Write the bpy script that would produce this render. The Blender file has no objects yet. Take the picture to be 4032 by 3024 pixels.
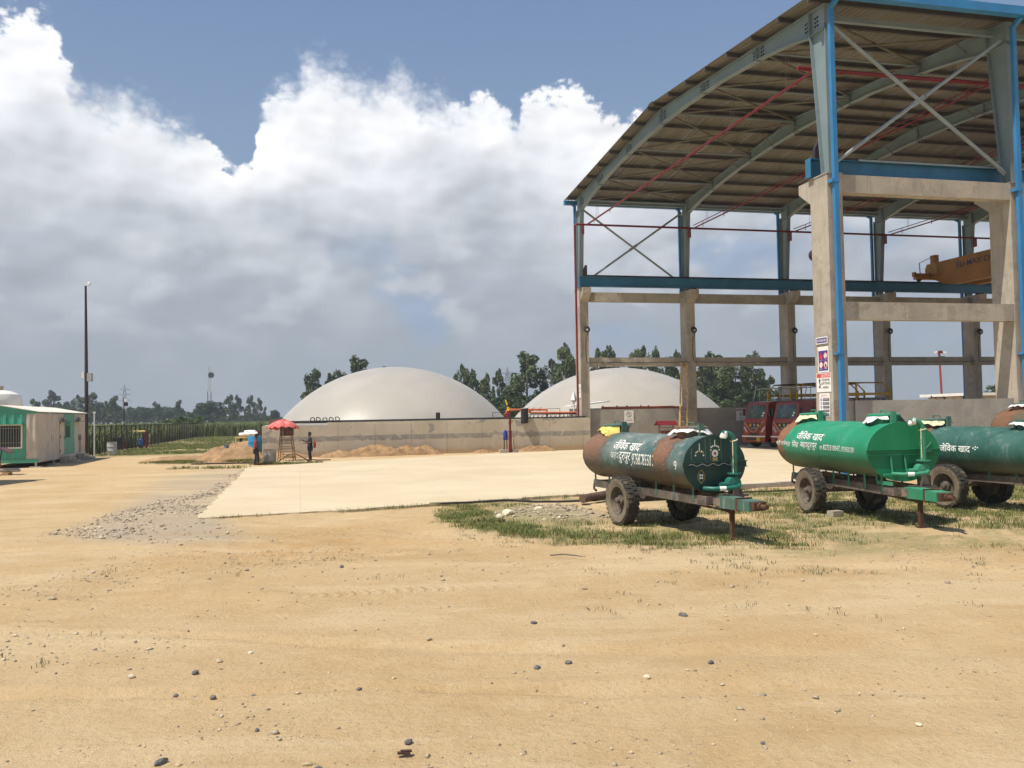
import bpy, bmesh, math, random
import numpy as np
from mathutils import Vector, Matrix, Euler, noise as mnoise
R = math.radians
SC = bpy.context.scene
COL = SC.collection
random.seed(7)
rng = np.random.default_rng(11)

# ------------------------------------------------------------------ camera
cam = bpy.data.cameras.new('camera')
cam.sensor_width = 36.0
cam.lens = 3497.9 / 4032 * 36
cam.clip_end = 9000
camo = bpy.data.objects.new('camera', cam)
COL.objects.link(camo)
camo.matrix_world = Matrix.Translation((0, 0, 2.5)) @ Matrix.Rotation(math.pi / 2 + 0.0356, 4, 'X') @ Matrix.Rotation(-0.0178, 4, 'Z')
SC.camera = camo
SC.view_settings.view_transform = 'Standard'
SC.view_settings.look = 'None'
SC.view_settings.exposure = 0.17
SC.view_settings.gamma = 1
SC.cycles.use_denoising = True
SC.cycles.max_bounces = 6
SC.cycles.adaptive_threshold = 0.03
SC.cycles.diffuse_bounces = 2
SC.cycles.transparent_max_bounces = 6
SC.cycles.volume_bounces = 0

# ------------------------------------------------------------------ small node language
class S:
    """a socket in a node tree with arithmetic"""
    def __init__(s, t, k): s.t, s.k = t, k
    def _m(s, op, *a):
        n = s.t.nodes.new('ShaderNodeMath'); n.operation = op
        for i, x in enumerate((s,) + a):
            if isinstance(x, S): s.t.links.new(x.k, n.inputs[i])
            else: n.inputs[i].default_value = x
        return S(s.t, n.outputs[0])
    def __add__(s, o): return s._m('ADD', o)
    def __sub__(s, o): return s._m('SUBTRACT', o)
    def __mul__(s, o): return s._m('MULTIPLY', o)
    def __truediv__(s, o): return s._m('DIVIDE', o)
    __radd__ = __add__
    __rmul__ = __mul__
    def __rsub__(s, o): return (s * -1) + o
    def abs(s): return s._m('ABSOLUTE')
    def clamp(s):
        r = s._m('ADD', 0.0); r.k.node.use_clamp = True; return r
    def max(s, o): return s._m('MAXIMUM', o)
    def min(s, o): return s._m('MINIMUM', o)
    def pow(s, o): return s._m('POWER', o)
    def ss(s, a, b, lo=0.0, hi=1.0):
        n = s.t.nodes.new('ShaderNodeMapRange'); n.interpolation_type = 'SMOOTHSTEP'
        flip = a > b
        n.inputs['From Min'].default_value = min(a, b); n.inputs['From Max'].default_value = max(a, b)
        n.inputs['To Min'].default_value = hi if flip else lo; n.inputs['To Max'].default_value = lo if flip else hi
        s.t.links.new(s.k, n.inputs['Value'])
        return S(s.t, n.outputs['Result'])

class T:
    """helper round a node tree"""
    DIM = '3D'
    def __init__(s, tree): s.t = tree
    def node(s, kind, **kw):
        n = s.t.nodes.new(kind)
        for k, v in kw.items(): setattr(n, k, v)
        return n
    def link(s, a, b): s.t.links.new(a.k if isinstance(a, S) else a, b)
    def coord(s, which='Object'): return S(s.t, s.node('ShaderNodeTexCoord').outputs[which])
    def sep(s, v):
        n = s.node('ShaderNodeSeparateXYZ'); s.link(v, n.inputs[0]); return [S(s.t, o) for o in n.outputs]
    def comb(s, x, y, z):
        n = s.node('ShaderNodeCombineXYZ')
        for i, q in enumerate((x, y, z)):
            if isinstance(q, S): s.link(q, n.inputs[i])
            else: n.inputs[i].default_value = q
        return S(s.t, n.outputs[0])
    def scale(s, v, sc, off=(0, 0, 0)):
        n = s.node('ShaderNodeMapping'); s.link(v, n.inputs['Vector'])
        n.inputs['Scale'].default_value = sc if isinstance(sc, tuple) else (sc,) * 3
        n.inputs['Location'].default_value = off
        return S(s.t, n.outputs[0])
    def noise(s, v, sc, det=3.0, rough=0.55, dist=0.0, color=False):
        n = s.node('ShaderNodeTexNoise', noise_dimensions=s.DIM); s.link(v, n.inputs['Vector'])
        n.inputs['Scale'].default_value = sc; n.inputs['Detail'].default_value = det
        n.inputs['Roughness'].default_value = rough; n.inputs['Distortion'].default_value = dist
        return S(s.t, n.outputs['Color' if color else 'Fac'])
    def voro(s, v, sc, feat='F1', out='Distance', smooth=None, rnd=1.0):
        n = s.node('ShaderNodeTexVoronoi', feature=feat, voronoi_dimensions=s.DIM); s.link(v, n.inputs['Vector'])
        n.inputs['Scale'].default_value = sc; n.inputs['Randomness'].default_value = rnd
        if smooth is not None and feat == 'SMOOTH_F1': n.inputs['Smoothness'].default_value = smooth
        return S(s.t, n.outputs[out])
    def mix(s, f, a, b):
        n = s.node('ShaderNodeMix', data_type='RGBA'); n.clamp_factor = True
        for q, i in ((f, 0), (a, 6), (b, 7)):
            if isinstance(q, S): s.link(q, n.inputs[i])
            elif i == 0: n.inputs[0].default_value = q
            else: n.inputs[i].default_value = (*q, 1) if len(q) == 3 else q
        return S(s.t, n.outputs[2])
    def attr(s, name, out='Color'):
        n = s.node('ShaderNodeAttribute', attribute_name=name); return S(s.t, n.outputs[out])
    def rand(s): return S(s.t, s.node('ShaderNodeObjectInfo').outputs['Random'])

# ------------------------------------------------------------------ sun and sky
SUN = Vector((-0.444, -0.279, 1.0)).normalized()
sl = bpy.data.lights.new('sun', 'SUN'); sl.energy = 4.7; sl.angle = R(0.55); sl.color = (1.0, 0.93, 0.81)
so = bpy.data.objects.new('sun', sl); COL.objects.link(so)
so.rotation_euler = SUN.to_track_quat('Z', 'Y').to_euler()
so.location = (-40, -25, 90)

W = bpy.data.worlds.new('World'); SC.world = W; W.use_nodes = True
W.cycles.sampling_method = 'MANUAL'; W.cycles.sample_map_resolution = 512
wt = W.node_tree; wt.nodes.clear(); w = T(wt)
SKYK = 0.075
sky = w.node('ShaderNodeTexSky', sky_type='NISHITA', sun_disc=False, sun_elevation=math.asin(SUN.z),
             sun_rotation=math.atan2(SUN.x, SUN.y), air_density=1.2, dust_density=2.2, ozone_density=1.5, altitude=200)
dirv = w.coord('Generated')
dx, dy, dz = w.sep(dirv)
az = dx._m('ARCTAN2', dy) * (180 / math.pi)           # degrees, 0 = +Y, right positive
el = dz._m('ARCSINE') * (180 / math.pi)
# cloud-top elevation as a function of bearing: the bank of cumulus seen ahead, then more of the same all round
TOPS = [(-40, 17.5), (-34, 20.5), (-30.0, 22.2), (-28.9, 22.6), (-27.9, 22.5), (-27.1, 21.7), (-26.5, 20.3), (-26.0, 19.1), (-24.9, 18.7), (-23.5, 19.1), (-22.8, 18.6),
        (-21.7, 18.1), (-20.8, 17.7), (-19.1, 17.2), (-18.1, 16.4), (-17.2, 15.6), (-16.4, 16.0), (-15.75, 18.3), (-15.2, 19.7), (-14.3, 20.4),
        (-13.4, 20.8), (-13.0, 21.6), (-12.2, 21.9), (-11.2, 21.6), (-9.9, 21.0), (-8.8, 20.5), (-7.9, 21.1), (-7.3, 21.4), (-6.5, 21.1), (-5.9, 20.4),
        (-5.1, 19.8), (-4.1, 20.1), (-2.9, 19.8), (-2.0, 20.4), (-0.9, 20.4), (-0.1, 19.9), (0.45, 18.4), (0.95, 19.8), (1.7, 20.3), (3.2, 20.5),
        (4.7, 20.6), (5.7, 19.6), (6.4, 18.8), (7.3, 18.6), (8.8, 18.9), (12.0, 18.6), (17.7, 16.5), (22.9, 14.0), (27.7, 12.1), (34, 14.0), (40, 16.5)]
fc = w.node('ShaderNodeFloatCurve')
cu = fc.mapping.curves[0]
for i, (a_, e_) in enumerate(TOPS):
    x_, y_ = (a_ + 40) / 80, e_ / 30
    if i == 0: cu.points[0].location = (x_, y_)
    elif i == len(TOPS) - 1: cu.points[1].location = (x_, y_) if len(cu.points) == 2 else (x_, y_)
    else: cu.points.new(x_, y_)
pts_sorted = sorted(cu.points, key=lambda p: p.location.x)
pts_sorted[-1].location = (1.0, TOPS[-1][1] / 30)
fc.mapping.update()
T.DIM = '2D'
cv = w.comb(az, el * 1.25, 0)
warp = w.noise(cv, 0.45, 3, 0.6) - 0.5
w.link(((az + warp * 1.1) / 80 + 0.5).clamp(), fc.inputs['Value'])
top_in = S(wt, fc.outputs[0]) * 30
ring = w.noise(w.comb(dx, dy, 0), 3.2, 2, 0.6)
top_out = ring * 16 + 8.5
inview = az.abs().ss(34, 40)
top = top_in * (1 - inview) + top_out * inview
puff = (w.voro(cv, 0.75, 'SMOOTH_F1', smooth=0.4) - 0.5) * -1.3
puff2 = (w.voro(cv, 2.0, 'F1') - 0.4) * -0.55
fine = (w.noise(cv, 2.2, 5, 0.62) - 0.5) * 1.3
depth = top - el + puff + puff2 + fine - 0.1
cs = w.comb(az, el * 1.7, 0)
big = w.noise(cs, 0.10, 2, 0.5) - 0.5
mid = w.noise(cs, 0.26, 2, 0.45) - 0.5
rel = w.noise(w.comb(az + 0.45, el * 1.7 - 0.9, 0), 0.26, 2, 0.45) - 0.5
soften = big.ss(-0.1, 0.12)
mask = depth.ss(-0.05, 0.75) * (1 - soften) + depth.ss(-0.9, 2.2) * soften
relief = (rel - mid) * -0.6
soft = w.noise(w.scale(cs, 1.0, (9.1, 3.3, 0)), 0.17, 2, 0.5).ss(0.42, 0.68)
shade = (top * 0.3 + 13.6 - el + puff * 0.6 + fine * 0.4 + big * 9 + mid * 3.5).ss(0.6, 9.5)
lowel = el.ss(13.5, 2.5)
white = (0.90, 0.91, 0.94)
grey = (0.43, 0.465, 0.525)
c = w.mix(shade, white, grey)
c = w.mix(soft * shade * 0.55, c, (0.68, 0.70, 0.745))
c = w.mix(lowel * 0.88, c, (0.315, 0.362, 0.415))
band = (w.noise(w.scale(cs, 1.0, (2.2, 1.3, 0)), 0.22, 3, 0.5)).ss(0.5, 0.72) * el.ss(3.5, 7.5) * el.ss(16, 11)
c = w.mix(band * 0.5, c, (0.60, 0.625, 0.67))
bluegap = w.noise(w.scale(cs, 1.0, (4.0, 7.7, 0)), 0.13, 2, 0.5).ss(0.5, 0.66) * el.ss(13.5, 10) * el.ss(2.5, 6) * az.ss(-16, -4)
c = w.mix(bluegap * 0.8 * (1 - band), c, (0.30, 0.385, 0.52))
cc = w.node('ShaderNodeVectorMath', operation='SCALE'); w.link(c, cc.inputs[0])
w.link((relief * (1 - lowel) + 1.0).max(0.72).min(1.06) * (1 / SKYK), cc.inputs['Scale'])
skyc = w.mix(0.78, S(wt, sky.outputs[0]), w.mix(el.ss(32, 12), (0.16 / SKYK, 0.255 / SKYK, 0.45 / SKYK), (0.26 / SKYK, 0.36 / SKYK, 0.52 / SKYK)))
full = w.mix(mask, skyc, S(wt, cc.outputs[0]))
full = w.mix(el.ss(-0.5, -4), full, (0.34 / SKYK, 0.28 / SKYK, 0.19 / SKYK))
T.DIM = '3D'
bg = w.node('ShaderNodeBackground'); bg.inputs['Strength'].default_value = SKYK
w.link(full, bg.inputs['Color'])
wo = w.node('ShaderNodeOutputWorld'); w.link(bg.outputs[0], wo.inputs[0])

# ------------------------------------------------------------------ frame of the site: u along the shed, v across it
TH = 0.2352
OX, OY = 12.244, 33.849
CU, SU = math.cos(TH), math.sin(TH)
def P(u, v, z=0.0): return Vector((OX + u * CU - v * SU, OY + u * SU + v * CU, z))
def UV(x, y): return ((x - OX) * CU + (y - OY) * SU, -(x - OX) * SU + (y - OY) * CU)

# ------------------------------------------------------------------ mesh helpers
class MB:
    def __init__(s): s.v, s.f = [], []
    def add(s, vs, fs):
        o = len(s.v); s.v += [tuple(q) for q in vs]; s.f += [tuple(o + i for i in q) for q in fs]; return s
    def box(s, x0, x1, y0, y1, z0, z1):
        return s.add([(x0, y0, z0), (x1, y0, z0), (x1, y1, z0), (x0, y1, z0), (x0, y0, z1), (x1, y0, z1), (x1, y1, z1), (x0, y1, z1)],
                     [(0, 3, 2, 1), (4, 5, 6, 7), (0, 1, 5, 4), (1, 2, 6, 5), (2, 3, 7, 6), (3, 0, 4, 7)])
    def bar(s, p, q, wd, ht, up=(0, 0, 1)):
        p, q = Vector(p), Vector(q); d = (q - p).normalized(); up = Vector(up)
        if abs(d.dot(up)) > 0.98: up = Vector((1, 0, 0))
        a = d.cross(up).normalized() * wd / 2; b = a.cross(d).normalized() * ht / 2
        vs = [r + i * a + j * b for r in (p, q) for i, j in ((-1, -1), (1, -1), (1, 1), (-1, 1))]
        return s.add(vs, [(0, 3, 2, 1), (4, 5, 6, 7), (0, 1, 5, 4), (1, 2, 6, 5), (2, 3, 7, 6), (3, 0, 4, 7)])
    def tube(s, pts, r, n=8, cap=True):
        pts = [Vector(q) for q in pts]; k = len(pts)
        rs = r if isinstance(r, (list, tuple)) else [r] * k
        o = len(s.v); a = None
        for i, q in enumerate(pts):
            d = (pts[min(i + 1, k - 1)] - pts[max(i - 1, 0)]).normalized()
            if a is None: a = d.orthogonal().normalized()
            else:
                a = a - d * a.dot(d); a = a.normalized() if a.length > 1e-6 else d.orthogonal().normalized()
            b = d.cross(a)
            for j in range(n):
                t = 2 * math.pi * j / n
                s.v.append(tuple(q + (a * math.cos(t) + b * math.sin(t)) * rs[i]))
        for i in range(k - 1):
            for j in range(n):
                j2 = (j + 1) % n
                s.f.append((o + i * n + j, o + i * n + j2, o + (i + 1) * n + j2, o + (i + 1) * n + j))
        if cap:
            s.f.append(tuple(o + j for j in reversed(range(n)))); s.f.append(tuple(o + (k - 1) * n + j for j in range(n)))
        return s
    def lathe(s, prof, n=24, fn=None, cap=True):
        """prof: (radius, height) list about the z axis; fn maps a point"""
        fn = fn or (lambda x, y, z: (x, y, z)); o = len(s.v); k = len(prof)
        for r_, h in prof:
            for j in range(n):
                t = 2 * math.pi * j / n; s.v.append(tuple(fn(r_ * math.cos(t), r_ * math.sin(t), h)))
        for i in range(k - 1):
            for j in range(n):
                j2 = (j + 1) % n
                s.f.append((o + i * n + j, o + i * n + j2, o + (i + 1) * n + j2, o + (i + 1) * n + j))
        if cap:
            s.f.append(tuple(o + j for j in reversed(range(n)))); s.f.append(tuple(o + (k - 1) * n + j for j in range(n)))
        return s
    def prism(s, poly, c0, c1, fn):
        """poly of (a, b) swept from c0 to c1; fn(a, b, c) -> point"""
        n = len(poly); o = len(s.v)
        for c_ in (c0, c1):
            for a, b in poly: s.v.append(tuple(fn(a, b, c_)))
        s.f.append(tuple(o + j for j in reversed(range(n)))); s.f.append(tuple(o + n + j for j in range(n)))
        for j in range(n): s.f.append((o + j, o + (j + 1) % n, o + n + (j + 1) % n, o + n + j))
        return s
    def mesh(s, name, smooth=False):
        me = bpy.data.meshes.new(name); me.from_pydata(s.v, [], s.f)
        bm = bmesh.new(); bm.from_mesh(me); bmesh.ops.recalc_face_normals(bm, faces=bm.faces); bm.to_mesh(me); bm.free()
        if smooth:
            me.polygons.foreach_set('use_smooth', [True] * len(me.polygons))
            try: me.set_sharp_from_angle(angle=R(38))
            except Exception: pass
        return me
    def obj(s, name, mat, parent=None, smooth=False):
        return link(name, s.mesh(name, smooth), mat, parent)

def link(name, me, mat, parent=None, loc=None, rot=None):
    o = bpy.data.objects.new(name, me); COL.objects.link(o)
    if mat is not None and not me.materials: me.materials.append(mat)
    if parent is not None: o.parent = parent
    if loc is not None: o.location = loc
    if rot is not None: o.rotation_euler = rot
    return o
def tag(o, label=None, cat=None, group=None, kind=None):
    if label: o['label'] = label
    if cat: o['category'] = cat
    if group: o['group'] = group
    if kind: o['kind'] = kind
    return o
def thing(name, label, cat, loc=(0, 0, 0), rotz=0.0, group=None, kind=None):
    o = bpy.data.objects.new(name, None); COL.objects.link(o); o.empty_display_size = 0.2
    o.location = loc; o.rotation_euler = (0, 0, rotz)
    return tag(o, label, cat, group, kind)
def kids(o): return [c for c in bpy.data.objects if c.parent == o]
def copy_tree(o, parent=None, children=None):
    c = o.copy(); COL.objects.link(c)
    if parent is not None: c.parent = parent
    for ch in list(o.children): copy_tree(ch, c)
    return c
def arc(c, r, a0, a1, n, ax=(1, 0, 0), ay=(0, 0, 1)):
    c, ax, ay = Vector(c), Vector(ax), Vector(ay)
    return [c + ax * r * math.cos(a0 + (a1 - a0) * i / n) + ay * r * math.sin(a0 + (a1 - a0) * i / n) for i in range(n + 1)]
_dg = None
def text_mesh(body, size=1.0, bold=0.0, align='LEFT'):
    cu_ = bpy.data.curves.new('lettering', 'FONT'); cu_.body = body; cu_.size = size; cu_.offset = bold * size; cu_.align_x = align
    cu_.resolution_u = 3
    ob = bpy.data.objects.new('lettering_source', cu_); COL.objects.link(ob)
    dg = bpy.context.evaluated_depsgraph_get(); dg.update()
    me = bpy.data.meshes.new_from_object(ob.evaluated_get(dg))
    vs = [tuple(q.co) for q in me.vertices]; fs = [tuple(p.vertices) for p in me.polygons]
    bpy.data.objects.remove(ob); bpy.data.meshes.remove(me); bpy.data.curves.remove(cu_)
    return vs, fs
def text_fit(body, width=None, height=None, bold=0.0):
    """text scaled so that its bounding box fills width x height, centred on 0"""
    vs, fs = text_mesh(body, 1.0, bold)
    if not vs: return vs, fs
    xs = [q[0] for q in vs]; ys = [q[1] for q in vs]
    cx, cy = (min(xs) + max(xs)) / 2, (min(ys) + max(ys)) / 2
    kx = width / (max(xs) - min(xs)) if width else None; ky = height / (max(ys) - min(ys)) if height else None
    kx = kx or ky; ky = ky or kx
    return [((q[0] - cx) * kx, (q[1] - cy) * ky, 0) for q in vs], fs

# ------------------------------------------------------------------ materials
def bsdf(name):
    m = bpy.data.materials.new(name); m.use_nodes = True; nt = m.node_tree
    return m, T(nt), nt.nodes['Principled BSDF']
def plain(name, col, rough=0.7, metal=0.0, var=0.18, sc=2.0, bump=0.0, bsc=30.0, col2=None, amount=None, rnd=0.0, coat=0.0, det=5.0):
    """procedural: colour broken up by noise at two scales, light relief"""
    m, t, b = bsdf(name)
    v = t.coord()
    if rnd: 
        r_ = t.rand() * 37.0; n_ = t.node('ShaderNodeVectorMath', operation='ADD'); t.link(v, n_.inputs[0]); t.link(r_, n_.inputs[1]); v = S(t.t, n_.outputs[0])
    a = t.noise(v, sc, det, 0.6)
    lo = tuple(max(0, q * (1 - var)) for q in col); hi = tuple(min(1, q * (1 + var)) for q in col)
    c_ = t.mix(a.ss(0.3, 0.7), lo, hi)
    if col2 is not None:
        k = t.noise(t.scale(v, 1.0, (3.1, 7.7, 1.3)), sc * 0.7, 6, 0.65).ss(*(amount or (0.52, 0.62)))
        c_ = t.mix(k, c_, col2)
    t.link(c_, b.inputs['Base Color'])
    rr = t.noise(v, sc * 3, 4, 0.6) * 0.25 + (rough - 0.12)
    t.link(rr.clamp(), b.inputs['Roughness']); b.inputs['Metallic'].default_value = metal
    b.inputs['Specular IOR Level'].default_value = 0.4
    if coat: b.inputs['Coat Weight'].default_value = coat
    if bump:
        n = t.node('ShaderNodeBump'); n.inputs['Strength'].default_value = bump; n.inputs['Distance'].default_value = 0.02
        t.link(t.noise(v, bsc, 5, 0.6), n.inputs['Height']); t.link(n.outputs[0], b.inputs['Normal'])
    return m
def bump_from(t, b, h, strength=0.5, dist=0.02):
    n = t.node('ShaderNodeBump'); n.inputs['Strength'].default_value = strength; n.inputs['Distance'].default_value = dist
    t.link(h, n.inputs['Height']); t.link(n.outputs[0], b.inputs['Normal'])

def concrete(name, col, stain, streak=0.5, patch=0.5, rnd=True):
    m, t, b = bsdf(name)
    v = t.coord()
    if rnd:
        n_ = t.node('ShaderNodeVectorMath', operation='ADD'); t.link(v, n_.inputs[0]); t.link(t.rand() * 53.0, n_.inputs[1]); v = S(t.t, n_.outputs[0])
    big = t.noise(v, 0.55, 5, 0.62)
    st = t.noise(t.scale(v, (5.0, 5.0, 0.35)), 1.0, 5, 0.6)
    c_ = t.mix(big.ss(0.35, 0.68), tuple(q * 0.86 for q in col), tuple(min(1, q * 1.12) for q in col))
    c_ = t.mix(st.ss(0.5, 0.78) * streak, c_, stain)
    pa = t.noise(t.scale(v, 1.0, (5, 2, 9)), 0.9, 7, 0.7)
    c_ = t.mix(pa.ss(0.54, 0.58) * patch, c_, tuple(q * 0.68 for q in col))
    c_ = t.mix(t.noise(t.scale(v, 1.0, (1, 12, 4)), 0.7, 6, 0.7).ss(0.56, 0.6) * patch, c_, tuple(min(1, q * 1.22) for q in col))
    c_ = t.mix(t.noise(t.scale(v, (7, 7, 0.22), (3, 1, 0)), 1.0, 4, 0.6).ss(0.56, 0.72) * streak * 0.8, c_, tuple(min(1, q * 1.3) for q in col))
    c_ = t.mix(t.noise(v, 60, 3, 0.6).ss(0.55, 0.75) * 0.25, c_, tuple(q * 0.6 for q in col))
    t.link(c_, b.inputs['Base Color']); b.inputs['Roughness'].default_value = 0.93; b.inputs['Specular IOR Level'].default_value = 0.2
    _x, _y, zz_ = t.sep(v)
    jn = ((zz_ * (1 / 1.35))._m('FRACT') - 0.5).abs().ss(0.485, 0.499)
    bump_from(t, b, t.noise(v, 9, 8, 0.65) + pa.ss(0.54, 0.58) * 0.15 - jn * 0.25, 0.45, 0.03)
    return m

MAT = {}
MAT['concrete'] = concrete('weathered_concrete', (0.42, 0.372, 0.305), (0.20, 0.18, 0.155))
MAT['wall'] = concrete('grey_wall_plaster', (0.36, 0.335, 0.30), (0.24, 0.22, 0.20), 0.3, 0.25)
MAT['steel'] = plain('grey_blue_steel_paint', (0.20, 0.265, 0.285), 0.5, 0.0, 0.1, 0.6, 0.05, 20, (0.14, 0.18, 0.19), (0.6, 0.75))
MAT['blue'] = plain('blue_sheet_paint', (0.035, 0.20, 0.44), 0.42, 0.0, 0.12, 0.8, 0.03, 14, (0.06, 0.24, 0.46), (0.55, 0.75))
MAT['girder'] = plain('crane_girder_blue', (0.03, 0.15, 0.27), 0.45, 0.0, 0.14, 0.9, 0.04, 14, (0.05, 0.13, 0.2), (0.6, 0.75))
MAT['purlin'] = plain('dull_purlin_steel', (0.085, 0.08, 0.072), 0.6, 0.2, 0.15, 1.0)
MAT['rail'] = plain('dark_rail_steel', (0.05, 0.045, 0.045), 0.6, 0.5, 0.2, 2.0)
MAT['red'] = plain('fire_red_paint', (0.17, 0.012, 0.018), 0.42, 0.0, 0.14, 1.5, 0.03, 20)
MAT['brace'] = plain('brace_paint', (0.27, 0.32, 0.325), 0.5, 0.0, 0.12, 1.2, 0.0, 20, (0.22, 0.20, 0.14), (0.62, 0.75))
MAT['roof_brace'] = plain('shade_darkened_brace', (0.15, 0.135, 0.10), 0.6, 0.0, 0.2, 1.2)  # darker copy of the brace colour, shade under the roof painted in
MAT['black'] = plain('black_rubber', (0.022, 0.022, 0.024), 0.75, 0.0, 0.3, 4.0)
MAT['white'] = plain('white_paint', (0.78, 0.78, 0.76), 0.6, 0.0, 0.06, 2.0)
MAT['cloth_white'] = plain('white_plastic_sheet', (0.75, 0.74, 0.70), 0.55, 0.0, 0.12, 6.0, 0.2, 18, (0.35, 0.30, 0.24), (0.6, 0.7))
MAT['cloth_yellow'] = plain('yellow_sack', (0.72, 0.62, 0.16), 0.6, 0.0, 0.2, 6.0, 0.2, 18, (0.28, 0.18, 0.06), (0.56, 0.66))
MAT['cloth_cream'] = plain('cream_sack', (0.72, 0.68, 0.42), 0.6, 0.0, 0.15, 6.0, 0.2, 18, (0.30, 0.22, 0.10), (0.57, 0.66))
MAT['letter'] = plain('white_lettering_paint', (0.78, 0.80, 0.76), 0.6, 0.0, 0.05, 3.0)
# ================================================================== GROUND
def vnoise(x, y, seed=0):
    xi, yi = np.floor(x).astype(np.int64), np.floor(y).astype(np.int64)
    fx, fy = x - xi, y - yi
    fx, fy = fx * fx * (3 - 2 * fx), fy * fy * (3 - 2 * fy)
    def h(a, b):
        n = (a * 374761393 + b * 668265263 + seed * 144665) & 0x7fffffff
        n = ((n ^ (n >> 13)) * 1274126177) & 0x7fffffff
        return ((n ^ (n >> 16)) & 0xffff) / 65535.0
    return (h(xi, yi) * (1 - fx) + h(xi + 1, yi) * fx) * (1 - fy) + (h(xi, yi + 1) * (1 - fx) + h(xi + 1, yi + 1) * fx) * fy
def fbm(x, y, seed=0, oct_=4):
    r_, a, k = 0, 0.5, 1.0
    for i in range(oct_):
        r_ = r_ + a * vnoise(x * k, y * k, seed + i * 7); a *= 0.5; k *= 2.03
    return r_ / (1 - 0.5 ** oct_)
def sstep(a, b, x):
    t = np.clip((x - a) / (b - a), 0, 1); return t * t * (3 - 2 * t)
def poly_mask(X, Y, poly, soft):
    inside = np.zeros(X.shape, bool); d = np.full(X.shape, 1e9)
    n = len(poly)
    for i in range(n):
        (x0, y0), (x1, y1) = poly[i], poly[(i + 1) % n]
        c_ = ((y0 > Y) != (y1 > Y)) & (X < (x1 - x0) * (Y - y0) / ((y1 - y0) if y1 != y0 else 1e-9) + x0)
        inside ^= c_
        ex, ey = x1 - x0, y1 - y0
        t = np.clip(((X - x0) * ex + (Y - y0) * ey) / (ex * ex + ey * ey), 0, 1)
        d = np.minimum(d, np.hypot(X - x0 - t * ex, Y - y0 - t * ey))
    sd = np.where(inside, d, -d)
    return sstep(-soft, soft, sd)
# areas of the yard (metres)
A_GRASS = [(-2.05, 23.6), (-1.7, 21.1), (-1.05, 19.8), (-0.2, 18.65), (0.62, 17.85), (1.79, 16.95), (3.08, 16.2), (4.2, 15.4), (5.62, 15.6), (7.49, 15.8), (9.13, 16.05), (14, 16.3),
           (20, 20), (20, 29), (9, 28.6), (6.9, 27.5), (1.7, 27.0), (0.2, 26.6), (-1.3, 25.4)]
A_THIN = [(-1.8, 19.4), (0.0, 16.6), (2.0, 14.7), (4.5, 13.6), (8, 13.8), (13, 14.2), (14, 16.4), (9, 16.0), (4.2, 15.6), (1.8, 17.2), (-0.2, 18.8)]
A_GRAVEL = [(-10.6, 20.3), (-11.3, 27.2), (-11.0, 30.1), (-11.9, 36.1), (-13.9, 45.1), (-13.0, 45.9), (-10.6, 35.9), (-8.9, 29.0), (-8.1, 24.9), (-7.3, 22.1), (-5.9, 19.2), (-7.1, 18.0), (-8.9, 18.9)]
A_GREYDUST = [(-10.6, 24.0), (-11.6, 27), (-13.4, 33), (-15.8, 41), (-15.0, 45.6), (-13.0, 46.0), (-8.0, 23.0), (-6.0, 18.6), (-9.0, 19.5)]
A_MOUND = [(-0.7, 22.5), (0.5, 24.3), (1.6, 24.0), (2.5, 21.0), (1.0, 20.2), (0.0, 21.2)]
A_ORANGE = [(-6.4, 18.0), (-5.2, 19.9), (-4.3, 20.9), (-1.9, 20.2), (-2.6, 16.6), (-4.8, 15.9)]
def lin(a, b, st): return np.arange(a, b, st)
gx = np.unique(np.concatenate([[-3500, -1500, -700, -350, -180, -110, -75, -52, -40, -32], lin(-28, -12, 0.3), lin(-12, 12, 0.11), lin(12, 24, 0.3), [26, 30, 38, 52, 75, 110, 180, 350, 700, 1500, 3500]]))
gy = np.unique(np.concatenate([[-600, -200, -80, -30, -12, -5, 0, 2], lin(3.2, 26, 0.11), lin(26, 62, 0.3), [64, 68, 75, 85, 100, 120, 150, 200, 300, 500, 900, 1800, 4500]]))
GX, GY = np.meshgrid(gx, gy)
def ground_h(X, Y):
    near = np.exp(-np.maximum(0, np.hypot(X, Y) - 30) / 12)
    h = (fbm(X * 0.28, Y * 0.28, 3) - 0.5) * 0.07 + (fbm(X * 1.3, Y * 1.3, 5) - 0.5) * 0.03 + (fbm(X * 4.5, Y * 4.5, 9, 3) - 0.5) * (0.012 + 0.03 * sstep(.5, .65, fbm(X * .6, Y * .6, 15)))
    rut = np.abs((fbm(X * 0.10 + 4, Y * 0.45 + X * 0.05, 21, 3) - 0.5))
    h = h - 0.05 * sstep(0.045, 0.0, rut) + 0.025 * sstep(0.03, 0.06, rut) * sstep(0.10, 0.06, rut)
    m_ = poly_mask(X, Y, A_GRAVEL, 0.8); h = h + m_ * 0.02
    h = h + poly_mask(X, Y, A_MOUND, 0.9) * (0.10 + 0.10 * fbm(X * 1.6, Y * 1.6, 41))
    h = h - 0.06 * poly_mask(X, Y, A_ORANGE, 1.0) * (0.4 + fbm(X * 0.9, Y * 0.9, 51))
    return np.where(near > 0.02, (h - 0.02) * near, 0)
GZ = ground_h(GX, GY)
ny, nx = GX.shape
me = bpy.data.meshes.new('ground')
vv = np.stack([GX, GY, GZ], -1).reshape(-1, 3)
idx = np.arange(nx * ny).reshape(ny, nx)
ff = np.stack([idx[:-1, :-1], idx[:-1, 1:], idx[1:, 1:], idx[1:, :-1]], -1).reshape(-1, 4)
me.vertices.add(len(vv)); me.vertices.foreach_set('co', vv.ravel())
me.loops.add(ff.size); me.loops.foreach_set('vertex_index', ff.ravel())
me.polygons.add(len(ff)); me.polygons.foreach_set('loop_start', np.arange(0, ff.size, 4))
me.update(calc_edges=True)
me.polygons.foreach_set('use_smooth', np.ones(len(ff), bool))
X_, Y_ = vv[:, 0], vv[:, 1]
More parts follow.
